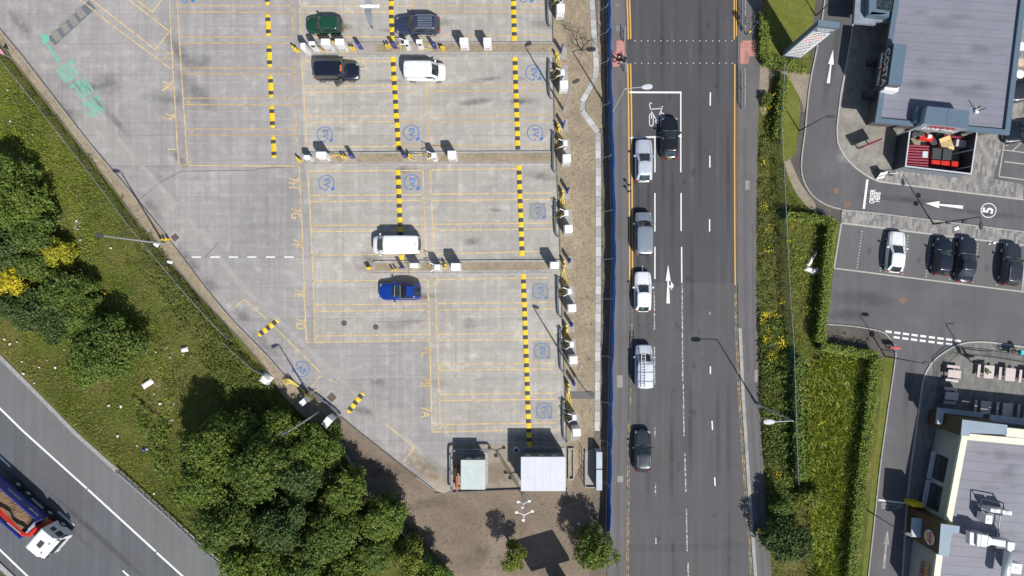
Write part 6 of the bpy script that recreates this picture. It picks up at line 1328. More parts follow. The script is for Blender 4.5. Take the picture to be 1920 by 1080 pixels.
# facing +x; joints: pelvis chest neck head, arms, legs
def pose(arm=(.35,.25,1.05), stride=.28, lean=.05):
    J = [(0,0,.95),(lean*.6,0,1.2),(lean,0,1.42),(lean*1.3,0,1.52),(lean*1.6+.02,0,1.64),(lean*1.6+.02,0,1.76),
         (lean,.19,1.40),(lean+.08,.25,1.14),(lean+arm[0],arm[1]*.8,arm[2]),(lean,-.19,1.40),(lean+.05,-.25,1.14),(lean+arm[0],-arm[1]*.8,arm[2]),
         (0,.10,.9),(stride*.5,.11,.5),(stride*.9-.05,.11,.09),(stride*.9+.12,.11,.04),(0,-.10,.9),(-stride*.2,-.11,.5),(-stride*.9-.05,-.11,.12),(-stride*.9+.1,-.11,.04),
         (lean+arm[0]+.1,arm[1]*.75,arm[2]),(lean+arm[0]+.1,-arm[1]*.75,arm[2])]
    E_ = [(0,1),(1,2),(2,3),(3,4),(4,5),(2,6),(6,7),(7,8),(2,9),(9,10),(10,11),(0,12),(12,13),(13,14),(14,15),(0,16),(16,17),(17,18),(18,19),(8,20),(11,21)]
    R = [.13,.125,.12,.055,.105,.07,.07,.05,.04,.07,.05,.04,.095,.065,.045,.04,.095,.065,.045,.04,.035,.035]; return J, E_, R
m_cloth = lambda n_, c: M(n_, c, .85, var=.12)
kb, ky, kg, khair = m_cloth('black_cloth', (.012,.012,.016)), m_cloth('yellow_jacket', (.62,.42,.01)), m_cloth('green_top', (.22,.45,.02)), m_cloth('hair', (.05,.03,.02))
khat = m_cloth('white_hat', (.8,.78,.72)); kjean = m_cloth('dark_jeans', (.02,.025,.05))
J, E_, R = pose((.42,.22,1.05))
person('person in black with a pale hat pushing a pushchair by the crossing', 1155, 116, .12, J, E_, R, [kb, m_skin, khat, kjean], rad(-15), lambda c: 2 if c.z > 1.68 else 1 if (c.z > 1.5 or c.x > .44) else 3 if c.z < .9 else 0)
t = thing('pushchair', 'black pushchair with pale handle by the left kerb', 'pushchair', (*W(1167,115,.3)[:2], .12), rad(-5)); mb = MB(); mb.bbox(-.25,.25,-.22,.22,.35,.55,.05); mb.add([(.0,-.24,.5),(.35,-.24,.7),(.25,-.24,1.0),(-.1,-.24,.95),(.0,.24,.5),(.35,.24,.7),(.25,.24,1.0),(-.1,.24,.95)], [(0,1,2,3),(7,6,5,4),(1,5,6,2),(2,6,7,3)]); mb.build('seat_hood', kb, t)
mb = MB()
for s_ in (-.24,.24): mb.tube([(-.55,s_,1.0),(-.2,s_,.6),(.4,s_,.15)],.02,5); mb.tube([(.2,s_,.6),(-.3,s_,.15)],.02,5)
mb.tube([(-.55,-.24,1.0),(-.55,.24,1.0)],.025,5); mb.build('frame', m_wht2, t)
for x in (-.3,.4):
    for s_ in (-.26,.26): MB().tube([(x,s_-.02,.1),(x,s_+.02,.1)],.1,10).build('wheel', m_rubber, t)
J, E_, R = pose((.48,.24,1.12), .3, .22)
person('person in a yellow jacket on the right footpath in tree shadow', 1416.5, 986, .12, J, E_, R, [ky, m_skin, khair, kjean], rad(-92), lambda c: 2 if c.z > 1.66 else 1 if (c.z > 1.5 or c.x > .6) else 3 if c.z < .9 else 0)
t = thing('pushchair', 'dark grey buggy pushed by the person in yellow', 'pushchair', (*W(1417.5,1000,.3)[:2], .12), rad(-92)); mb = MB(); mb.bbox(-.3,.3,-.2,.2,.35,.65,.05); mb.build('seat_hood', m_cloth('grey_cloth', (.13,.14,.18)), t); mb = MB()
for s_ in (-.22,.22): mb.tube([(-.5,s_,1.0),(-.2,s_,.6),(.4,s_,.15)],.02,5)
mb.tube([(-.5,-.22,1.0),(-.5,.22,1.0)],.025,5); mb.build('frame', m_grey, t)
for x in (-.3,.4):
    for s_ in (-.24,.24): MB().tube([(x,s_-.02,.1),(x,s_+.02,.1)],.1,10).build('wheel', m_rubber, t)
JS = [(0,0,.5),(.05,0,.8),(.14,0,1.0),(.2,0,1.09),(.25,0,1.2),(.26,0,1.31),(.14,.19,.98),(.22,.27,.76),(.46,.2,.74),(.14,-.19,.98),(.22,-.27,.76),(.46,-.15,.74),(.05,.1,.5),(.42,.12,.5),(.44,.12,.08),(.58,.12,.05),(.05,-.1,.5),(.42,-.12,.5),(.40,-.12,.08),(.54,-.12,.05),(.54,.15,.76),(.54,-.1,.76)]
person('person in a bright green top seated at a picnic table', 1838, 694.5, .1, JS, E_, R, [kg, m_skin, khair, kjean], rad(-8), lambda c: 2 if c.z > 1.2 else 1 if (c.z > 1.06 or c.x > .42 and c.z > .68) else 3 if c.z < .55 else 0)
J, E_, R = pose((.1,.24,.82), .25, .03)
t = thing('food_box', 'white takeaway box on the table of the person in green', 'box', (*W(1848.5,697.5,.76)[:2], .865)); MB().bbox(-.14,.14,-.16,.16,0,.07,.01).build('tray', m_wht, t); MB().bbox(-.1,.1,-.05,.1,.07,.1,.01).build('food', m_orange, t)
# gull in flight
m_gw, m_gg, m_gk = M('gull_white', (.8,.8,.8), .6), M('gull_grey', (.22,.23,.25), .6), M('gull_dark', (.03,.03,.035), .6)
zg = 48.; gx, gy, _ = W(692, 11.5, zg); mb = MB(); st = [(-.33,.006,0),(-.28,.03,0),(-.22,.05,.01),(-.1,.075,.0),(.05,.085,0),(.18,.07,0),(.24,.05,.01),(.29,.042,.015),(.33,.02,.01),(.37,.005,0)]; NN = 10
vs = [(x, r*math.cos(2*math.pi*i/NN), dz+r*.9*math.sin(2*math.pi*i/NN)) for x, r, dz in st for i in range(NN)]
mb.add(vs, [(a*NN+i, a*NN+(i+1)%NN, (a+1)*NN+(i+1)%NN, (a+1)*NN+i) for a in range(len(st)-1) for i in range(NN)])
mb.add([(-.2,-.03,0),(-.2,.03,0),(-.36,.075,.0),(-.36,-.075,.0)], [(0,1,2,3)])
for s_ in (-1, 1):
    sp = [(0.03,.13,-.12,0),(.2,.16,-.08,.05),(.4,.10,-.13,.07),(.58,.04,-.12,.05),(.70,-.02,-.12,.03),(.80,-.13,-.15,.01)]
    vs = []
    for y, xf, xb_, z_ in sp: vs += [(xf, s_*y, z_+.008), (xb_, s_*y, z_+.004), (xf-.01, s_*y, z_-.012), (xb_+.01, s_*y, z_-.002)]
    for i in range(len(sp)-1):
        m_ = 1 if i < 3 else (1 if i == 3 else 2); b_ = i*4
        mb.add([vs[b_],vs[b_+1],vs[b_+5],vs[b_+4]], [(0,1,2,3)], m_); mb.add([vs[b_+2],vs[b_+3],vs[b_+7],vs[b_+6]], [(3,2,1,0)], 0); mb.add([vs[b_],vs[b_+4],vs[b_+6],vs[b_+2]], [(0,1,2,3)], 0); mb.add([vs[b_+1],vs[b_+5],vs[b_+7],vs[b_+3]], [(3,2,1,0)], 0)
o = mb.build('gull', [m_gw, m_gg, m_gk]); o.location = (gx, gy, zg); o.rotation_euler = (0,0,rad(180)); setp(o, 'seagull gliding high above the bays with grey wings spread', 'bird')
# a little litter on the ground
LT = 'pieces of white litter'
def litter(px, py, s_, label=None, mt=m_wht, z0=.04, kind='paper_scrap', cat='litter', grp=LT):
    r = random.Random(int(px*7+py)); n = 9; P = [(s_*(.6+.5*r.random())*math.cos(2*math.pi*i/n), s_*(.35+.4*r.random())*math.sin(2*math.pi*i/n)) for i in range(n)]
    mb = MB(); vs = [(x, y, .0) for x, y in P]+[(x*.6, y*.6, .05+.08*r.random()) for x, y in P]; mb.add(vs, [(i,(i+1)%n,n+(i+1)%n,n+i) for i in range(n)]+[tuple(range(n,2*n))]); o = mb.build(kind, mt); o.location = (*W(px,py,.1)[:2], z0); o.rotation_euler = (0,0,r.random()*6); setp(o, label or 'small scrap of white litter lying on the grass bank', cat, grp if not label else None); return o
for x, y, s_ in ((10,636,.16),(20,645,.2),(33,641,.12),(43,678,.15),(75,688,.14),(105,689,.2),(90,676,.12),(45,700,.2),(66,718,.12),(122,656,.1),(142,691,.12),(8,590,.15),(30,608,.12),(205,760,.2),(228,762,.2),(258,835,.12),(277,842,.14),(292,880,.14),(303,890,.12),(324,930,.1),(290,925,.14),(222,817,.16),(301,757,.22),(345,665,.1),(290,738,.1),(320,670,.12),(205,700,.12),(275,600,.1),(371,591,.12),(293,660,.12),(145,415,.14),(50,315,.12),(147,430,.12),(152,450,.14),(143,480,.1),(209,465,.16),(116,460,.1),(152,506,.12),(190,540,.1),(21,228,.12),(16,170,.1),(63,253,.1)):
    litter(x, y, s_, z0=.22)
def cushion(name, label, cat, px, py, lx, ly, h_, a_, mt):
    mb = MB(); n, m_ = 9, 7; r = random.Random(int(px)); vs = []
    for i in range(n):
        for j in range(m_): u, v = i/(n-1)*2-1, j/(m_-1)*2-1; vs.append((u*lx/2*(1+.06*r.random()), v*ly/2*(1+.08*r.random()), h_*(1-u**4)*(1-v**4)*(.7+.5*r.random())+.0))
    mb.add(vs, [(i*m_+j,(i+1)*m_+j,(i+1)*m_+j+1,i*m_+j+1) for i in range(n-1) for j in range(m_-1)]); o = mb.build(name, mt, smooth=True); o.location = (*W(px,py,.3)[:2], .18); o.rotation_euler = (0,0,rad(a_)); setp(o, label, cat)
cushion('dumped_sheet', 'large white sheet dumped on the grass bank', 'rubbish', 275.5, 719.5, 1.2, .6, .25, 32, m_wht); cushion('plastic_bag', 'crumpled white plastic bag alone in the middle of the grass bank', 'rubbish', 345, 655.5, .7, .5, .3, 10, m_wht)
cushion('plastic_bag', 'big white bag caught at the fence beside the trees', 'rubbish', 498, 711, 1.2, 1.1, .5, -30, m_wht); cushion('plastic_bag', 'white sack on the bank below the tall lamp arm', 'rubbish', 292, 458, .55, .45, .3, -30, m_wht); cushion('plastic_bag', 'white sack at the edge of the gravel border under the lamp', 'rubbish', 317, 491, .6, .35, .25, -10, m_wht)
for i, (x, y, lx, ly, a_) in enumerate(((1517,505,.8,.5,-20),(1529,508,.9,.6,10),(1520,490,.4,1.0,-25),(1529,477,.3,.8,-30))): cushion('plastic_bag', ['white rubbish heap on the grass, lower left lump','white rubbish heap on the grass, largest lower lump','thin strip of white rubbish leading up the grass','red and white scrap at the top of the rubbish strip'][i], 'rubbish', x, y, lx, ly, .3, a_, m_wht if i < 3 else M('pink_scrap', (.6,.3,.28), .7))
cushion('plastic_bag', 'small blue bag among the bushes on the left bank', 'rubbish', 160, 549, .5, .4, .3, 0, M('blue_bag', (.03,.12,.5), .5)); cushion('plastic_bag', 'yellow plastic scrap by the left bushes', 'rubbish', 192, 549, .8, .25, .2, -30, m_yplast); cushion('tyre_scrap', 'blue ring shaped scrap on the lower bank', 'rubbish', 268, 844, .32, .32, .15, 0, m_navy)
for i, (x, y) in enumerate(((1866,455),(1857,457),(1795,428))): cushion('paper_scrap', ['white paper scrap at the head of an empty bay','small paper scrap beside a larger one in the bay','pale spill of paper on the paved strip'][i], 'litter', x, y, (.25,.2,.5)[i], (.25,.15,.35)[i], .05, 20, m_wht)

for i, (x, y) in enumerate(((1914,88),(1913,118),(1911,140))):
    t = thing('bistro_table', ['pale table at the right edge beside the cafe roof, uppermost','pale table at the right edge beside the cafe roof, middle','white cloth covered table at the right edge, lowest'][i], 'table', (*W(x, y, .7)[:2], .1), 0, 'cafe tables'); MB().cyl(0,0,.7,.75,.45,n=16).build('tabletop', m_wht if i != 1 else M('beige_top', (.6,.45,.32), .6), t); MB().cyl(0,0,0,.7,.05,n=8).build('leg', m_black, t)

sp_roof = softspot('roof_stain', (.12,.115,.12), .16); sp_rw = softspot('roof_dust', (.34,.335,.355), .25)
def roofspots(par, org, z, x0, x1, y0, y1, n, seed):
    r = random.Random(seed)
    for i in range(n):
        x, y = r.uniform(x0, x1), r.uniform(y0, y1); me = bpy.data.meshes.new('roof_stain'); me.from_pydata([(math.cos(k*.3927), math.sin(k*.3927), 0) for k in range(16)], [], [tuple(range(16))]); me.materials.append(sp_roof if i % 3 else sp_rw)
        o = bpy.data.objects.new('roof_stain', me); COL.objects.link(o); o.parent = par; q = W(x, y, z); o.location = (q[0]-org[0], q[1]-org[1], z+.00003*i); o.rotation_euler = (0,0,rad(-5+r.uniform(-6,6))); o.scale = (r.uniform(.5,2.6), r.uniform(.2,.8), 1)
roofspots(cafe, o0, zc-.278, 1720, 1840, 20, 180, 22, 3); roofspots(bk, ob, zb_-.249, 1835, 1905, 850, 1060, 18, 5)
# ================================================================ vegetation
def npmesh(name, V, F, mat, parent=None, loc=None):
    me = bpy.data.meshes.new(name); nv, nf, k = len(V), len(F), F.shape[1]
    me.vertices.add(nv); me.vertices.foreach_set('co', V.astype(np.float32).ravel()); me.loops.add(nf*k); me.loops.foreach_set('vertex_index', F.astype(np.int32).ravel())
    me.polygons.add(nf); me.polygons.foreach_set('loop_start', np.arange(0, nf*k, k, dtype=np.int32)); me.polygons.foreach_set('loop_total', np.full(nf, k, dtype=np.int32)); me.update(calc_edges=True)
    me.materials.append(mat); o = bpy.data.objects.new(name, me); COL.objects.link(o)
    if parent: o.parent = parent
    if loc is not None: o.location = loc
    return o
def leaves(C, Nn, size, jit=.8, asp=.6):      # leaf quads at C with rough normals Nn
    n = len(C); nr = Nn + rng.normal(0, jit, (n, 3)); nr /= np.linalg.norm(nr, axis=1)[:, None]+1e-9
    a = rng.normal(0, 1, (n, 3)); u = np.cross(nr, a); u /= np.linalg.norm(u, axis=1)[:, None]+1e-9; v = np.cross(nr, u)
    s = size*rng.uniform(.6, 1.35, n)[:, None]; u = u*s*.5; v = v*s*.5*asp
    V = np.stack([C-u, C-v*1.0+u*.1, C+u, C+v+u*.1], 1).reshape(-1, 3); return V, np.arange(n*4).reshape(n, 4)
def inpoly(X, Y_, P):
    c = np.zeros(len(X), bool); n = len(P)
    for i in range(n):
        (x1, y1), (x2, y2) = P[i], P[(i+1)%n]
        if y1 == y2: continue
        k = ((y1 > Y_) != (y2 > Y_)) & (X < (x2-x1)*(Y_-y1)/(y2-y1)+x1); c ^= k
    return c
def samp(P, dens):
    P = [tuple(q) for q in P]; xs = [p[0] for p in P]; ys = [p[1] for p in P]; n = int((max(xs)-min(xs))*(max(ys)-min(ys))*dens)
    X = rng.uniform(min(xs), max(xs), n); Y_ = rng.uniform(min(ys), max(ys), n); k = inpoly(X, Y_, P); return X[k], Y_[k]
def vn(X, Y_, s, seed=0):       # cheap smooth value noise
    r = np.random.default_rng(seed); G = r.uniform(0, 1, (128, 128)); x = X/s+50; y = Y_/s+50; i = np.floor(x).astype(int); j = np.floor(y).astype(int); fx = x-i; fy = y-j; fx = fx*fx*(3-2*fx); fy = fy*fy*(3-2*fy)
    g = lambda a, b: G[a % 128, b % 128]; return (g(i,j)*(1-fx)+g(i+1,j)*fx)*(1-fy)+(g(i,j+1)*(1-fx)+g(i+1,j+1)*fx)*fy
def grass(name, label, P, dens, hgt, wid, mat, clump=1.5, cat='grass', lean=.9, thr=0.):
    X, Y_ = samp(wp(P), dens); q = vn(X, Y_, clump, 3)*.6+vn(X, Y_, clump*.4, 5)*.4
    if thr: k = q > thr; X, Y_, q = X[k], Y_[k], q[k]
    n = len(X); th = rng.uniform(0, 6.283, n)+vn(X, Y_, 1.2, 9)*6; h = hgt*(.35+q*1.1)*rng.uniform(.6, 1.3, n); ln = rng.uniform(.3, 1., n)*lean
    dx, dy = np.cos(th), np.sin(th); w_ = wid*rng.uniform(.6, 1.3, n)
    A = np.stack([X-dy*w_/2, Y_+dx*w_/2, np.full(n, .01)], 1); B = np.stack([X+dy*w_/2, Y_-dx*w_/2, np.full(n, .01)], 1)
    Cc = np.stack([X+dx*h*ln*.5+dy*w_*.4, Y_+dy*h*ln*.5-dx*w_*.4, h*.75], 1); D = np.stack([X+dx*h*ln, Y_+dy*h*ln, h], 1)
    V = np.stack([A, B, Cc, D], 1).reshape(-1, 3); o = npmesh(name, V, np.arange(n*4).reshape(n, 4), mat); return setp(o, label, None, None, 'stuff')
def groundcover(name, label, P, dens, hgt, size, mat, clump=1.2, thr=.0, seed=3):
    X, Y_ = samp(wp(P), dens); q = vn(X, Y_, clump, seed)*.55+vn(X, Y_, clump*.35, seed+2)*.45
    if thr: k = q > thr; X, Y_, q = X[k], Y_[k], q[k]
    n = len(X); z = hgt*(.15+q*1.1)*rng.uniform(.55, 1.05, n); C = np.stack([X, Y_, z], 1)
    V, F = leaves(C, np.tile([0,0,1.], (n, 1)), size, .9); return setp(npmesh(name, V, F, mat), label, None, None, 'stuff')
def crown(lobes, n, size, zmin=.05):
    L = np.array(lobes); ar = (L[:,3]*L[:,4]+L[:,3]*L[:,5]); N_ = n; n = N_//9; idx = rng.choice(len(L), n, p=ar/ar.sum()); l = L[idx]
    d = rng.normal(0, 1, (n, 3)); d[:,2] = np.abs(d[:,2])*1.1-.35; d /= np.linalg.norm(d, axis=1)[:, None]
    bumpy = 1+.16*np.sin(d[:,0]*9+l[:,0]*3)*np.sin(d[:,1]*9+l[:,1]*5)+.1*np.sin(d[:,2]*13+l[:,0]*7)
    r = (.56+.52*rng.uniform(0, 1, n)**.8)*bumpy; C = l[:,:3]+d*r[:,None]*l[:,3:]
    C = np.repeat(C, 9, 0); d = np.repeat(d, 9, 0); o_ = rng.normal(0, 1, (len(C), 3))*np.array([size*.62, size*.62, size*.45]); C = C+o_; C[:,2] -= .35*np.linalg.norm(o_[:,:2], axis=1); k = C[:,2] > zmin; return leaves(C[k], d[k]+np.array([0,0,.5]), size)
def tree(name, label, px, py, Rp, h, mat, n=7000, size=.3, lob=None, flat=.8, grp=None, cat='tree', seed=0, trunk=True):
    r = random.Random(seed or int(px*13+py)); R = Rp*S*.95; x, y, _ = W(px, py, h*.65); t = thing(name, label, cat, (x, y, .01), 0, grp)
    nl = lob or max(6, int(R*4)); lobes = []
    for i in range(nl):
        a = r.uniform(0, 6.283); d = R*.72*math.sqrt((i+.3)/nl); rr_ = R*r.uniform(.26, .42); z = h*(.92-.50*(d/R)**2)-rr_*.6+r.uniform(-.1,.08)*h; a = i*2.4+r.uniform(-.4,.4)
        lobes.append((d*math.cos(a), d*math.sin(a), max(rr_*.5, z), rr_, rr_, rr_*flat))
    for i in range(max(4, nl//2)):   # lower skirt
        a = r.uniform(0, 6.283); rr_ = R*r.uniform(.28,.38); lobes.append((R*.6*math.cos(a), R*.6*math.sin(a), h*.28, rr_, rr_, rr_*.9))
    V, F = crown(lobes, n, size); npmesh('crown', V, F, mat, t)
    if trunk:
        mb = MB(); mb.tube([(0,0,0),(.05,.03,h*.3),(.02,-.05,h*.6)], .06*h**.6+.05, 8, taper=.5)
        for l in lobes[::3]: mb.tube([(0,0,h*.25),(l[0]*.5,l[1]*.5,h*.45),(l[0],l[1],l[2])], .06, 5, taper=.3)
        mb.build('trunk', m_bark, t)
    return t
L_dark = leafmat('leaf_dark', [(0.068,0.119,0.022),(0.102,0.153,0.027),(0.143,0.181,0.037)], .3, 1.2)
L_blue = leafmat('leaf_bluish', [(0.053,0.096,0.025),(0.071,0.112,0.025),(0.105,0.135,0.045)], .4, 1.2)
L_mid = leafmat('leaf_mid', [(0.113,0.173,0.025),(0.153,0.199,0.034),(0.080,0.133,0.022)], .4, 1.3)
L_lit = leafmat('leaf_light', [(0.158,0.200,0.032),(0.211,0.232,0.037),(0.105,0.147,0.021)], .5, 1.3)
L_yel = leafmat('leaf_yellow', [(0.651,0.525,0.021),(0.525,0.462,0.032),(0.273,0.294,0.032)], .7, 1.2)
L_yg = leafmat('leaf_yellow_green', [(0.352,0.352,0.033),(0.440,0.396,0.033),(0.198,0.242,0.033)], .7, 1.2)
L_hedge = leafmat('leaf_hedge', [(0.164,0.223,0.030),(0.223,0.267,0.045),(0.105,0.164,0.022)], .5, 2.)
L_scrub = leafmat('leaf_scrub', [(0.123,0.160,0.036),(0.174,0.174,0.051),(0.080,0.116,0.029)], .3, 1.2)
L_weed = leafmat('leaf_weed', [(0.247,0.322,0.043),(0.159,0.241,0.029),(0.347,0.402,0.073)], .25, 1.0)
G_bank = leafmat('grass_bank_blades', [(.27,.335,.045),(.165,.22,.03),(.38,.32,.12)], .12, .45)
G_dry = leafmat('dry_grass', [(0.351,0.284,0.121),(0.270,0.243,0.081),(0.203,0.216,0.041)], .25, 1.2)
G_long = leafmat('long_grass', [(0.468,0.531,0.106),(0.340,0.425,0.064),(0.574,0.574,0.191)], .2, .9)
G_lawn = leafmat('lawn_blades', [(0.170,0.200,0.030),(0.220,0.220,0.045),(0.130,0.170,0.020)], .3, 1.5)
FL = leafmat('flower_yellow', [(.8,.62,.02),(.75,.55,.02),(.6,.5,.02)], .7, 1.2)
# grass sheets as blades
bank = [(-40,-10),(0,90),(34,130),(80,190),(150,281),(212,362),(262,430),(362,550),(398,590),(445,640),(498,700),(528,746),(600,820),(660,900),(780,1020),(860,1110),(475,1110),(445,1068),(222,872),(140,798),(0,655),(-60,600)]
grass('bank_grass', 'rough green grass over the whole left bank', bank, 120, .20, .045, G_bank, 2.2)
grass('dry_verge_grass', 'straw coloured grass along the motorway edge of the bank', [(-20,600),(20,600),(60,650),(130,720),(220,800),(300,880),(370,960),(440,1050),(470,1110),(450,1075),(222,876),(140,800),(0,657),(-30,640)], 90, .16, .04, G_dry, 1.2)
groundcover('bank_weeds', 'bright green weeds in patches on the left bank', [(30,240),(80,240),(110,330),(160,400),(190,470),(170,520),(120,440),(60,380),(20,310)], 55, .5, .14, L_weed, 1.3, .42)
groundcover('bank_weeds', 'bright weeds beside the round dark bush on the bank', [(255,600),(290,590),(320,680),(330,760),(310,800),(285,740),(265,690)], 55, .45, .14, L_weed, 1.2, .38)
groundcover('bank_scrub', 'low dark scrub against the gravel border above the trees', [(290,480),(345,520),(400,600),(450,650),(520,730),(500,770),(440,740),(400,700),(370,640),(300,560)], 110, .7, .17, L_scrub, 1.1, .34)
groundcover('bank_scrub', 'dense green scrub between the dark trees and the fence', [(395,610),(450,655),(515,740),(520,790),(450,770),(400,720),(380,680)], 110, .8, .17, leafmat('leaf_scrub_lit', [(.13,.17,.025),(.17,.19,.03),(.08,.12,.02)], .4, 1.3), 1.1, .2)
groundcover('bank_scrub', 'low scrub patches in the middle of the bank', [(230,420),(330,540),(400,640),(380,720),(330,780),(300,700),(280,600),(240,520)], 70, .5, .14, L_scrub, 1.3, .56)
groundcover('bank_scrub', 'darker rough patches high on the left bank', [(30,150),(90,190),(170,290),(260,400),(330,500),(300,560),(230,470),(150,380),(80,290),(20,210)], 60, .45, .15, L_scrub, 1.5, .52, 21)
groundcover('bank_scrub', 'low bushes along the foot of the roadside trees', [(250,740),(330,800),(335,900),(370,985),(440,1060),(480,1110),(460,1110),(395,1020),(330,940),(280,860)], 60, .9, .24, L_mid, 1.1, .4)
right = [(1425,210),(1452,180),(1470,300),(1480,360),(1520,405),(1560,412),(1548,560),(1538,650),(1655,668),(1640,800),(1615,980),(1600,1110),(1450,1110),(1437,930),(1424,740),(1419,540),(1420,300)]
grass('verge_grass', 'rough grass between the right footpath and the cafe site', right, 110, .22, .045, G_bank, 1.8)
grass('meadow_grass', 'long pale grass in the hedged plot by the drive lane', [(1515,690),(1560,660),(1640,680),(1632,780),(1612,900),(1600,1000),(1590,1110),(1530,1110),(1518,1000),(1514,850)], 95, .62, .055, G_long, 1.3, lean=1.9)
groundcover('meadow_tussocks', 'darker tussocks in the long grass of the hedged plot', [(1530,690),(1620,690),(1600,860),(1590,1000),(1560,1080),(1530,900)], 45, .3, .14, L_mid, 1.4, .56, 31)
grass('lawn_grass', 'mown grass around the totem sign', [(1443,-40),(1533,-40),(1525,30),(1520,80),(1513,108),(1442,106),(1438,40)], 90, .09, .035, G_lawn, .8)
grass('lawn_grass', 'mown grass on the small almond shaped lawn', [(1480,152),(1492,172),(1499,200),(1499,225),(1493,262),(1488,290),(1468,300),(1466,230),(1472,185)], 110, .09, .035, G_lawn, .8)
grass('lawn_grass', 'mown strip beside the drive lane kerb', [(1662,668),(1674,676),(1667,723),(1657,791),(1635,974),(1622,1100),(1614,1100),(1627,1000),(1644,850)], 110, .09, .035, G_lawn, .8)
groundcover('verge_scrub', 'dark green scrub between the footpath and the mesh fence', [(1426,265),(1440,215),(1450,250),(1458,330),(1470,480),(1476,640),(1482,740),(1484,900),(1480,960),(1440,960),(1434,900),(1424,740),(1420,560),(1420,400)], 100, .75, .17, L_scrub, .9, .42)
groundcover('verge_scrub', 'darker scrub halfway along the right footpath', [(1422,600),(1475,600),(1482,760),(1486,930),(1440,940),(1426,760)], 80, 1.1, .24, L_dark, 1.0, .40, 8)
groundcover('meadow_weeds', 'bright weeds under the mesh fence in the right verge', [(1486,420),(1540,420),(1535,560),(1525,640),(1490,640),(1480,520)], 45, .45, .14, L_weed, 1.2, .45)
groundcover('meadow_weeds', 'leafy weeds along the left of the hedged plot', [(1505,690),(1530,690),(1530,800),(1540,900),(1550,960),(1530,1080),(1510,1000),(1504,850)], 60, .7, .15, L_weed, 1.0, .52)
tree('bush', 'low flowering shrub by the sandy path and the footpath', 1436, 185, 14, 1.2, L_scrub, 1800, .14, cat='bush', trunk=False)
groundcover('mulch_plants', 'sparse low plants on the dark mulch bed by the red sign', [(1552,618),(1600,622),(1650,632),(1668,650),(1655,664),(1552,648)], 9, .3, .2, L_mid, 1., .5)
groundcover('chip_weeds', 'small dry weeds on the brown stone chip border', [(1070,200),(1112,250),(1113,800),(1090,800),(1080,600),(1074,400)], 10, .28, .13, leafmat('weed_brown', [(.12,.11,.05),(.16,.13,.07),(.09,.10,.03)], .6, 2), .5, .55)
groundcover('chip_weeds', 'scattered weeds and twigs on the bare soil yard', [(700,850),(820,925),(1060,925),(1130,900),(1130,1080),(880,1090),(760,980)], 6, .15, .12, leafmat('soil_twigs', [(.30,.24,.16),(.22,.18,.12),(.09,.08,.05)], .8, 2), .7, .5)
groundcover('strip_weeds', 'dark weeds in the soil strip behind the blue hoarding', [(1125,0),(1137,0),(1140,480),(1138,900),(1120,900),(1126,480)], 14, .3, .13, leafmat('strip_weed', [(.06,.07,.03),(.1,.09,.05),(.05,.05,.03)], .6, 2), .6, .45)
def stones(label, P, dens, size, mat):
    X, Y_ = samp(wp(P), dens); n = len(X); C = np.stack([X, Y_, np.full(n, .03)], 1); V, F = leaves(C, np.tile([0,0,1.], (n,1)), size, .25, .9); setp(npmesh('loose_stones', V, F, mat), label, None, None, 'stuff')
m_st = M('stones', (.30,.26,.20), .9, var=.35, scale=6)
stones('pale loose stones over the soil yard', [(640,800),(760,885),(820,925),(1060,925),(1135,925),(1135,1100),(880,1100),(700,920)], 7, .07, m_st)
# flowers
def flowers(label, spots, mat=FL, k=17, sz=.11, h=.85):
    C = []
    for x, y, r in spots:
        X, Y_, _ = W(x, y, h)
        for i in range(int(k*r/4)): C.append((X+rng.normal(0, r*S*.8), Y_+rng.normal(0, r*S*.8), h*.8+rng.uniform(0,.35)))
    C = np.array(C); V, F = leaves(C, np.tile([0,0,1.], (len(C),1)), sz, .5, .9); setp(npmesh('yellow_flowers', V, F, mat), label, None, None, 'stuff')
flowers('yellow flower heads along the scrub by the right footpath', [(1438,592,7),(1432,600,5),(1443,612,6),(1442,620,4),(1437,631,4),(1441,636,4),(1465,640,7),(1470,645,5),(1448,664,6),(1443,672,5),(1434,638,3),(1468,566,4),(1440,203,5),(1434,386,5),(1442,430,5),(1437,470,4),(1439,590,5),(1465,645,6),(1458,592,3),(1433,590,3),(1460,892,5),(1540,795,3),(1484,424,3),(1478,452,3),(1433,305,3),(1453,177,3)])
flowers('small white flowers scattered over the left bank', [(x+rng.uniform(-14,14), y+rng.uniform(-14,14), 3) for x, y in ((145,415),(152,470),(150,500),(290,655),(300,665),(320,770),(325,780),(40,290),(55,300),(300,730),(275,650),(140,430))], M('flower_white', (.8,.8,.75), .6), 12, .07, .5)
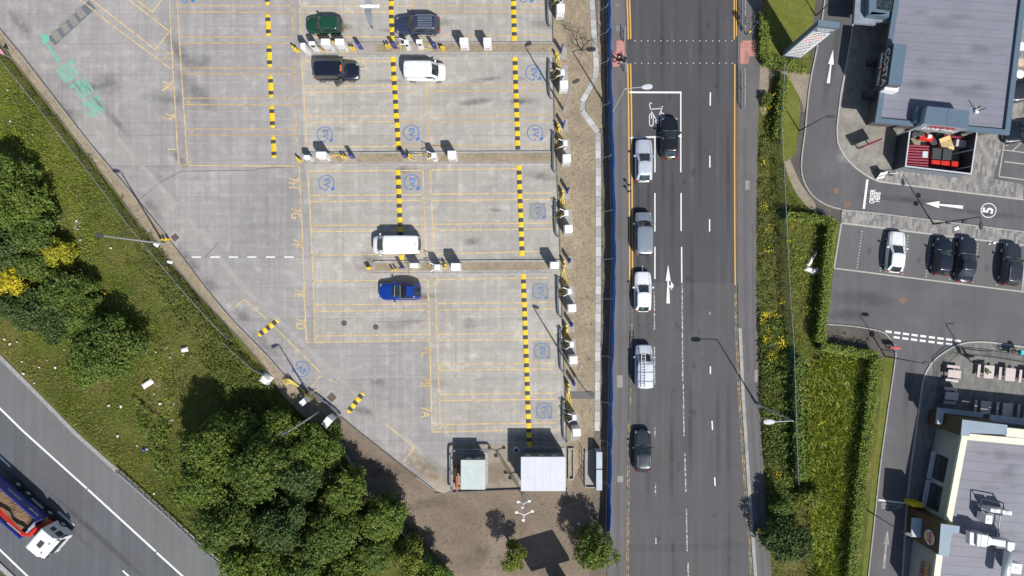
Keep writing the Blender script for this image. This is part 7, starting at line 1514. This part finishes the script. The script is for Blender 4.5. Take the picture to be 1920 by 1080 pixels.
# hedges
def hedge(label, P, wpx, h, mat, n_per=150, size=.16, name='hedge'):
    Q = wp(P, h*.8); t = thing(name, label, 'hedge', (*Q[0], .01), 0, 'clipped hedges'); R = [(x-Q[0][0], y-Q[0][1]) for x, y in Q]; w_ = wpx*S; Cs = []; Ns = []
    for a_, b_ in zip(R, R[1:]):
        a_, b_ = np.array(a_), np.array(b_); L_ = np.linalg.norm(b_-a_); d = (b_-a_)/L_; nn = np.array([-d[1], d[0]]); n = int(L_*n_per*(w_+2*h)*.9)
        s_ = rng.uniform(0, L_, n); q = rng.uniform(0, 1, n)*(w_+2*h); off = np.clip(q-h, 0, w_)-w_/2; z = np.where(q < h, q, np.where(q > h+w_, w_+2*h-q, h)); wob = .10*np.sin(s_*2.1+a_[0])+.06*np.sin(s_*5.3)
        wb2 = .16*np.sin(s_*1.3+b_[1])+.1*np.sin(s_*3.7); off = off*(1+wob*.9+wb2*np.sign(off)*.8)+rng.normal(0, .09, n)*(1+(rng.uniform(0,1,n) < .08)*2.2); z = z*(1+wob*.5)+rng.normal(0, .08, n); C = np.stack([a_[0]+d[0]*s_+nn[0]*off, a_[1]+d[1]*s_+nn[1]*off, np.maximum(z, .03)], 1)
        N_ = np.stack([nn[0]*np.sign(off)*(z < h*.95), nn[1]*np.sign(off)*(z < h*.95), (z > h*.8)*1.5], 1); Cs.append(C); Ns.append(N_)
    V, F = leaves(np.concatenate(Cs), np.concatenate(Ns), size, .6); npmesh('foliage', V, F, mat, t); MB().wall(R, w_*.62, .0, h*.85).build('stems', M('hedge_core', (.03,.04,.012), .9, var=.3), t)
hedge('clipped hedge bordering the totem sign lawn and sandy path', [(1434,20),(1432,70),(1434,112),(1460,120),(1490,123),(1512,128)], 14, 1.2, L_hedge)
hedge('narrow clipped hedge down the left of the almond lawn', [(1472,140),(1466,180),(1461,225),(1457,262)], 13, 1.3, L_hedge)
hedge('hedge running across from the fence to the paved strip corner', [(1472,405),(1520,409),(1562,415)], 11, 1.5, L_hedge)
hedge('tall hedge along the left edge of the cafe car park', [(1561,415),(1551,490),(1545,560),(1538,642)], 12, 1.7, L_hedge)
hedge('hedge under the mulch bed at the top of the grassy plot', [(1538,650),(1590,657),(1646,668)], 11, 1.5, L_hedge)
hedge('long hedge between the grassy plot and the mown strip', [(1642,670),(1634,730),(1627,800),(1616,880),(1607,960),(1600,1030),(1594,1110)], 14, 1.9, L_hedge)
hedge('loose dark hedge along the left of the grassy plot', [(1500,668),(1497,740),(1496,820),(1502,900)], 14, 1.6, L_mid, 90, .22)
# trees and bushes
TG = 'bushes and trees on the left bank'
for lab, x, y, R, h, m_, n, sz, nm in (
  ('dark bush at the left edge, topmost of the bank bushes',8,335,50,5.0,L_dark,9000,.26,'bush'),('dark green bush just above the yellow one at the left edge',30,385,58,5.0,L_mid,11000,.26,'bush'),
  ('dark bush between the two yellow bushes',62,440,48,4.2,L_dark,8000,.26,'bush'),('yellow green bush, upper of the two yellow ones',102,476,33,3.2,L_yg,6000,.2,'bush'),
  ('golden yellow bush at the left edge',26,527,37,3.6,L_yel,7500,.2,'bush'),('bluish dark bush at the left edge above the yellow one',12,472,40,4.0,L_blue,7000,.26,'bush'),
  ('bluish bush between the golden bush and the motorway verge',62,585,48,3.8,L_blue,9000,.26,'bush'),('dark bush right of the golden yellow bush',112,548,44,4.2,L_dark,8000,.26,'bush'),
  ('yellowish green bush touching the round dark bush',140,598,42,3.6,L_mid,7000,.24,'bush'),('dark bluish bush in the middle of the left cluster',110,610,40,3.8,L_blue,7000,.26,'bush'),
  ('dark bush tucked below the yellow green bush, right side of the cluster',148,552,36,3.6,L_dark,7000,.24,'bush'),('dark bush between the golden bush and the yellow green one',68,505,36,4.0,L_dark,7000,.24,'bush'),('small dark bush left of the large round one',165,612,34,3.2,L_dark,6000,.24,'bush'),
  ('low dark bush at the left edge under the golden bush',18,575,34,2.6,L_blue,5000,.22,'bush'),
  ('large round dark bush standing alone nearest the white sheet',197,650,66,5.0,L_dark,17000,.25,'bush'),('low green bush at the foot of the round dark bush',155,690,38,2.4,L_mid,6000,.24,'bush')):
    tree(nm, lab, x, y, R, h, m_, n, sz, grp=TG, cat='bush')
for lab, x, y, R, h, m_, n in (
  ('tree at the upper left corner of the roadside wood',392,845,62,7.5,L_mid,15000),('tree on the left edge of the wood beside the verge',385,910,58,7.5,L_mid,13000),('tree in the upper wood below the scrub',465,818,48,5.2,L_dark,10000),
  ('tree behind the tall lamp in the wood',522,812,46,4.8,L_mid,10000),('tree on the upper right of the wood beside the angled cabinet',588,846,54,5.6,L_mid,12000),('broad dark tree in the centre of the wood',485,880,66,8.5,L_dark,16000),
  ('bluish tree in the centre right of the wood',560,900,50,7.0,L_blue,10000),('dark tree on the lower left of the wood',420,985,62,7.5,L_dark,13000),('light topped tree at the right side of the wood',645,925,44,6.5,L_mid,8000),
  ('deep green tree in the lower middle of the wood',530,985,62,8.0,L_blue,14000),('dark tree in the lower right of the wood',615,1010,58,7.5,L_dark,12000),('tree cut by the lower edge, left of the wood',470,1060,60,7.5,L_mid,12000),
  ('tree cut by the lower edge in the middle of the wood',570,1075,56,7.5,L_dark,10000),('leafy tree beside the green mesh fence',715,975,44,6.0,L_mid,9000),('shaded tree low down beside the mesh fence',690,1040,44,4.5,L_dark,9000),
  ('small bright tree by the mesh fence at the lower edge',770,1050,38,4.5,L_lit,7000),('tree at the lower edge just left of the soil yard',810,1085,40,4.5,L_mid,7000),('tree filling the lower edge right of centre in the wood',640,1085,50,6.5,L_mid,9000)):
    tree('broadleaf_tree', lab, x, y, R, h, m_, int(n*1.35), .225, grp='trees of the roadside wood')
tree('broadleaf_tree', 'small light green tree left of the advertising board shadow', 962, 1050, 25, 5.0, L_lit, 4500, .17, lob=9)
tree('broadleaf_tree', 'round leafy tree against the blue hoarding at the bottom', 1118, 1033, 41, 5.5, L_mid, 9000, .2, lob=14)
tree('bush', 'big dark bush beside the person in yellow', 1478, 1015, 48, 4.6, L_blue, 12000, .22, cat='bush'); tree('bush', 'smaller dark bush just above the big one by the footpath', 1464, 950, 22, 3.4, L_dark, 4000, .2, cat='bush')
tree('bush', 'bushy growth at the lower left of the grassy plot', 1520, 935, 26, 1.8, L_lit, 4500, .2, cat='bush', trunk=False)
# bare tree
t = thing('bare_tree', 'bare leafless tree spreading over the chip border', 'tree', (*W(1090,95,0)[:2], .1)); mb = MB(); r = random.Random(4)
def br(p, d, l, rad_, k):
    q = p+d*l; mid = p+d*l*.5+Vector((r.uniform(-.08,.08),r.uniform(-.08,.08),0)); mb.tube([tuple(p),tuple(mid),tuple(q)], rad_, 5 if k < 2 else 3, taper=.6)
    if k < 5:
        for i in range(3 if k < 4 else 4):
            nd = (d+Vector((r.uniform(-1,1),r.uniform(-1,1),r.uniform(-.35,.5)))*.75).normalized(); br(q if i else mid, nd, l*r.uniform(.62,.85), rad_*.6, k+1)
br(Vector((0,0,0)), Vector((.05,.05,1)).normalized(), 1.3, .09, 0); mb.build('branches', M('bare_bark', (.10,.075,.06), .9), t)
# debris at the drain on the verge side of the motorway

grass('bank_grass', 'brighter fresh grass in the upper part of the left bank', [(0,110),(60,190),(140,290),(190,360),(150,400),(90,330),(40,290),(0,270)], 110, .24, .045, leafmat('fresh_grass', [(.30,.36,.05),(.22,.30,.04),(.36,.38,.07)], .25, 1.), 1.6, thr=.35)
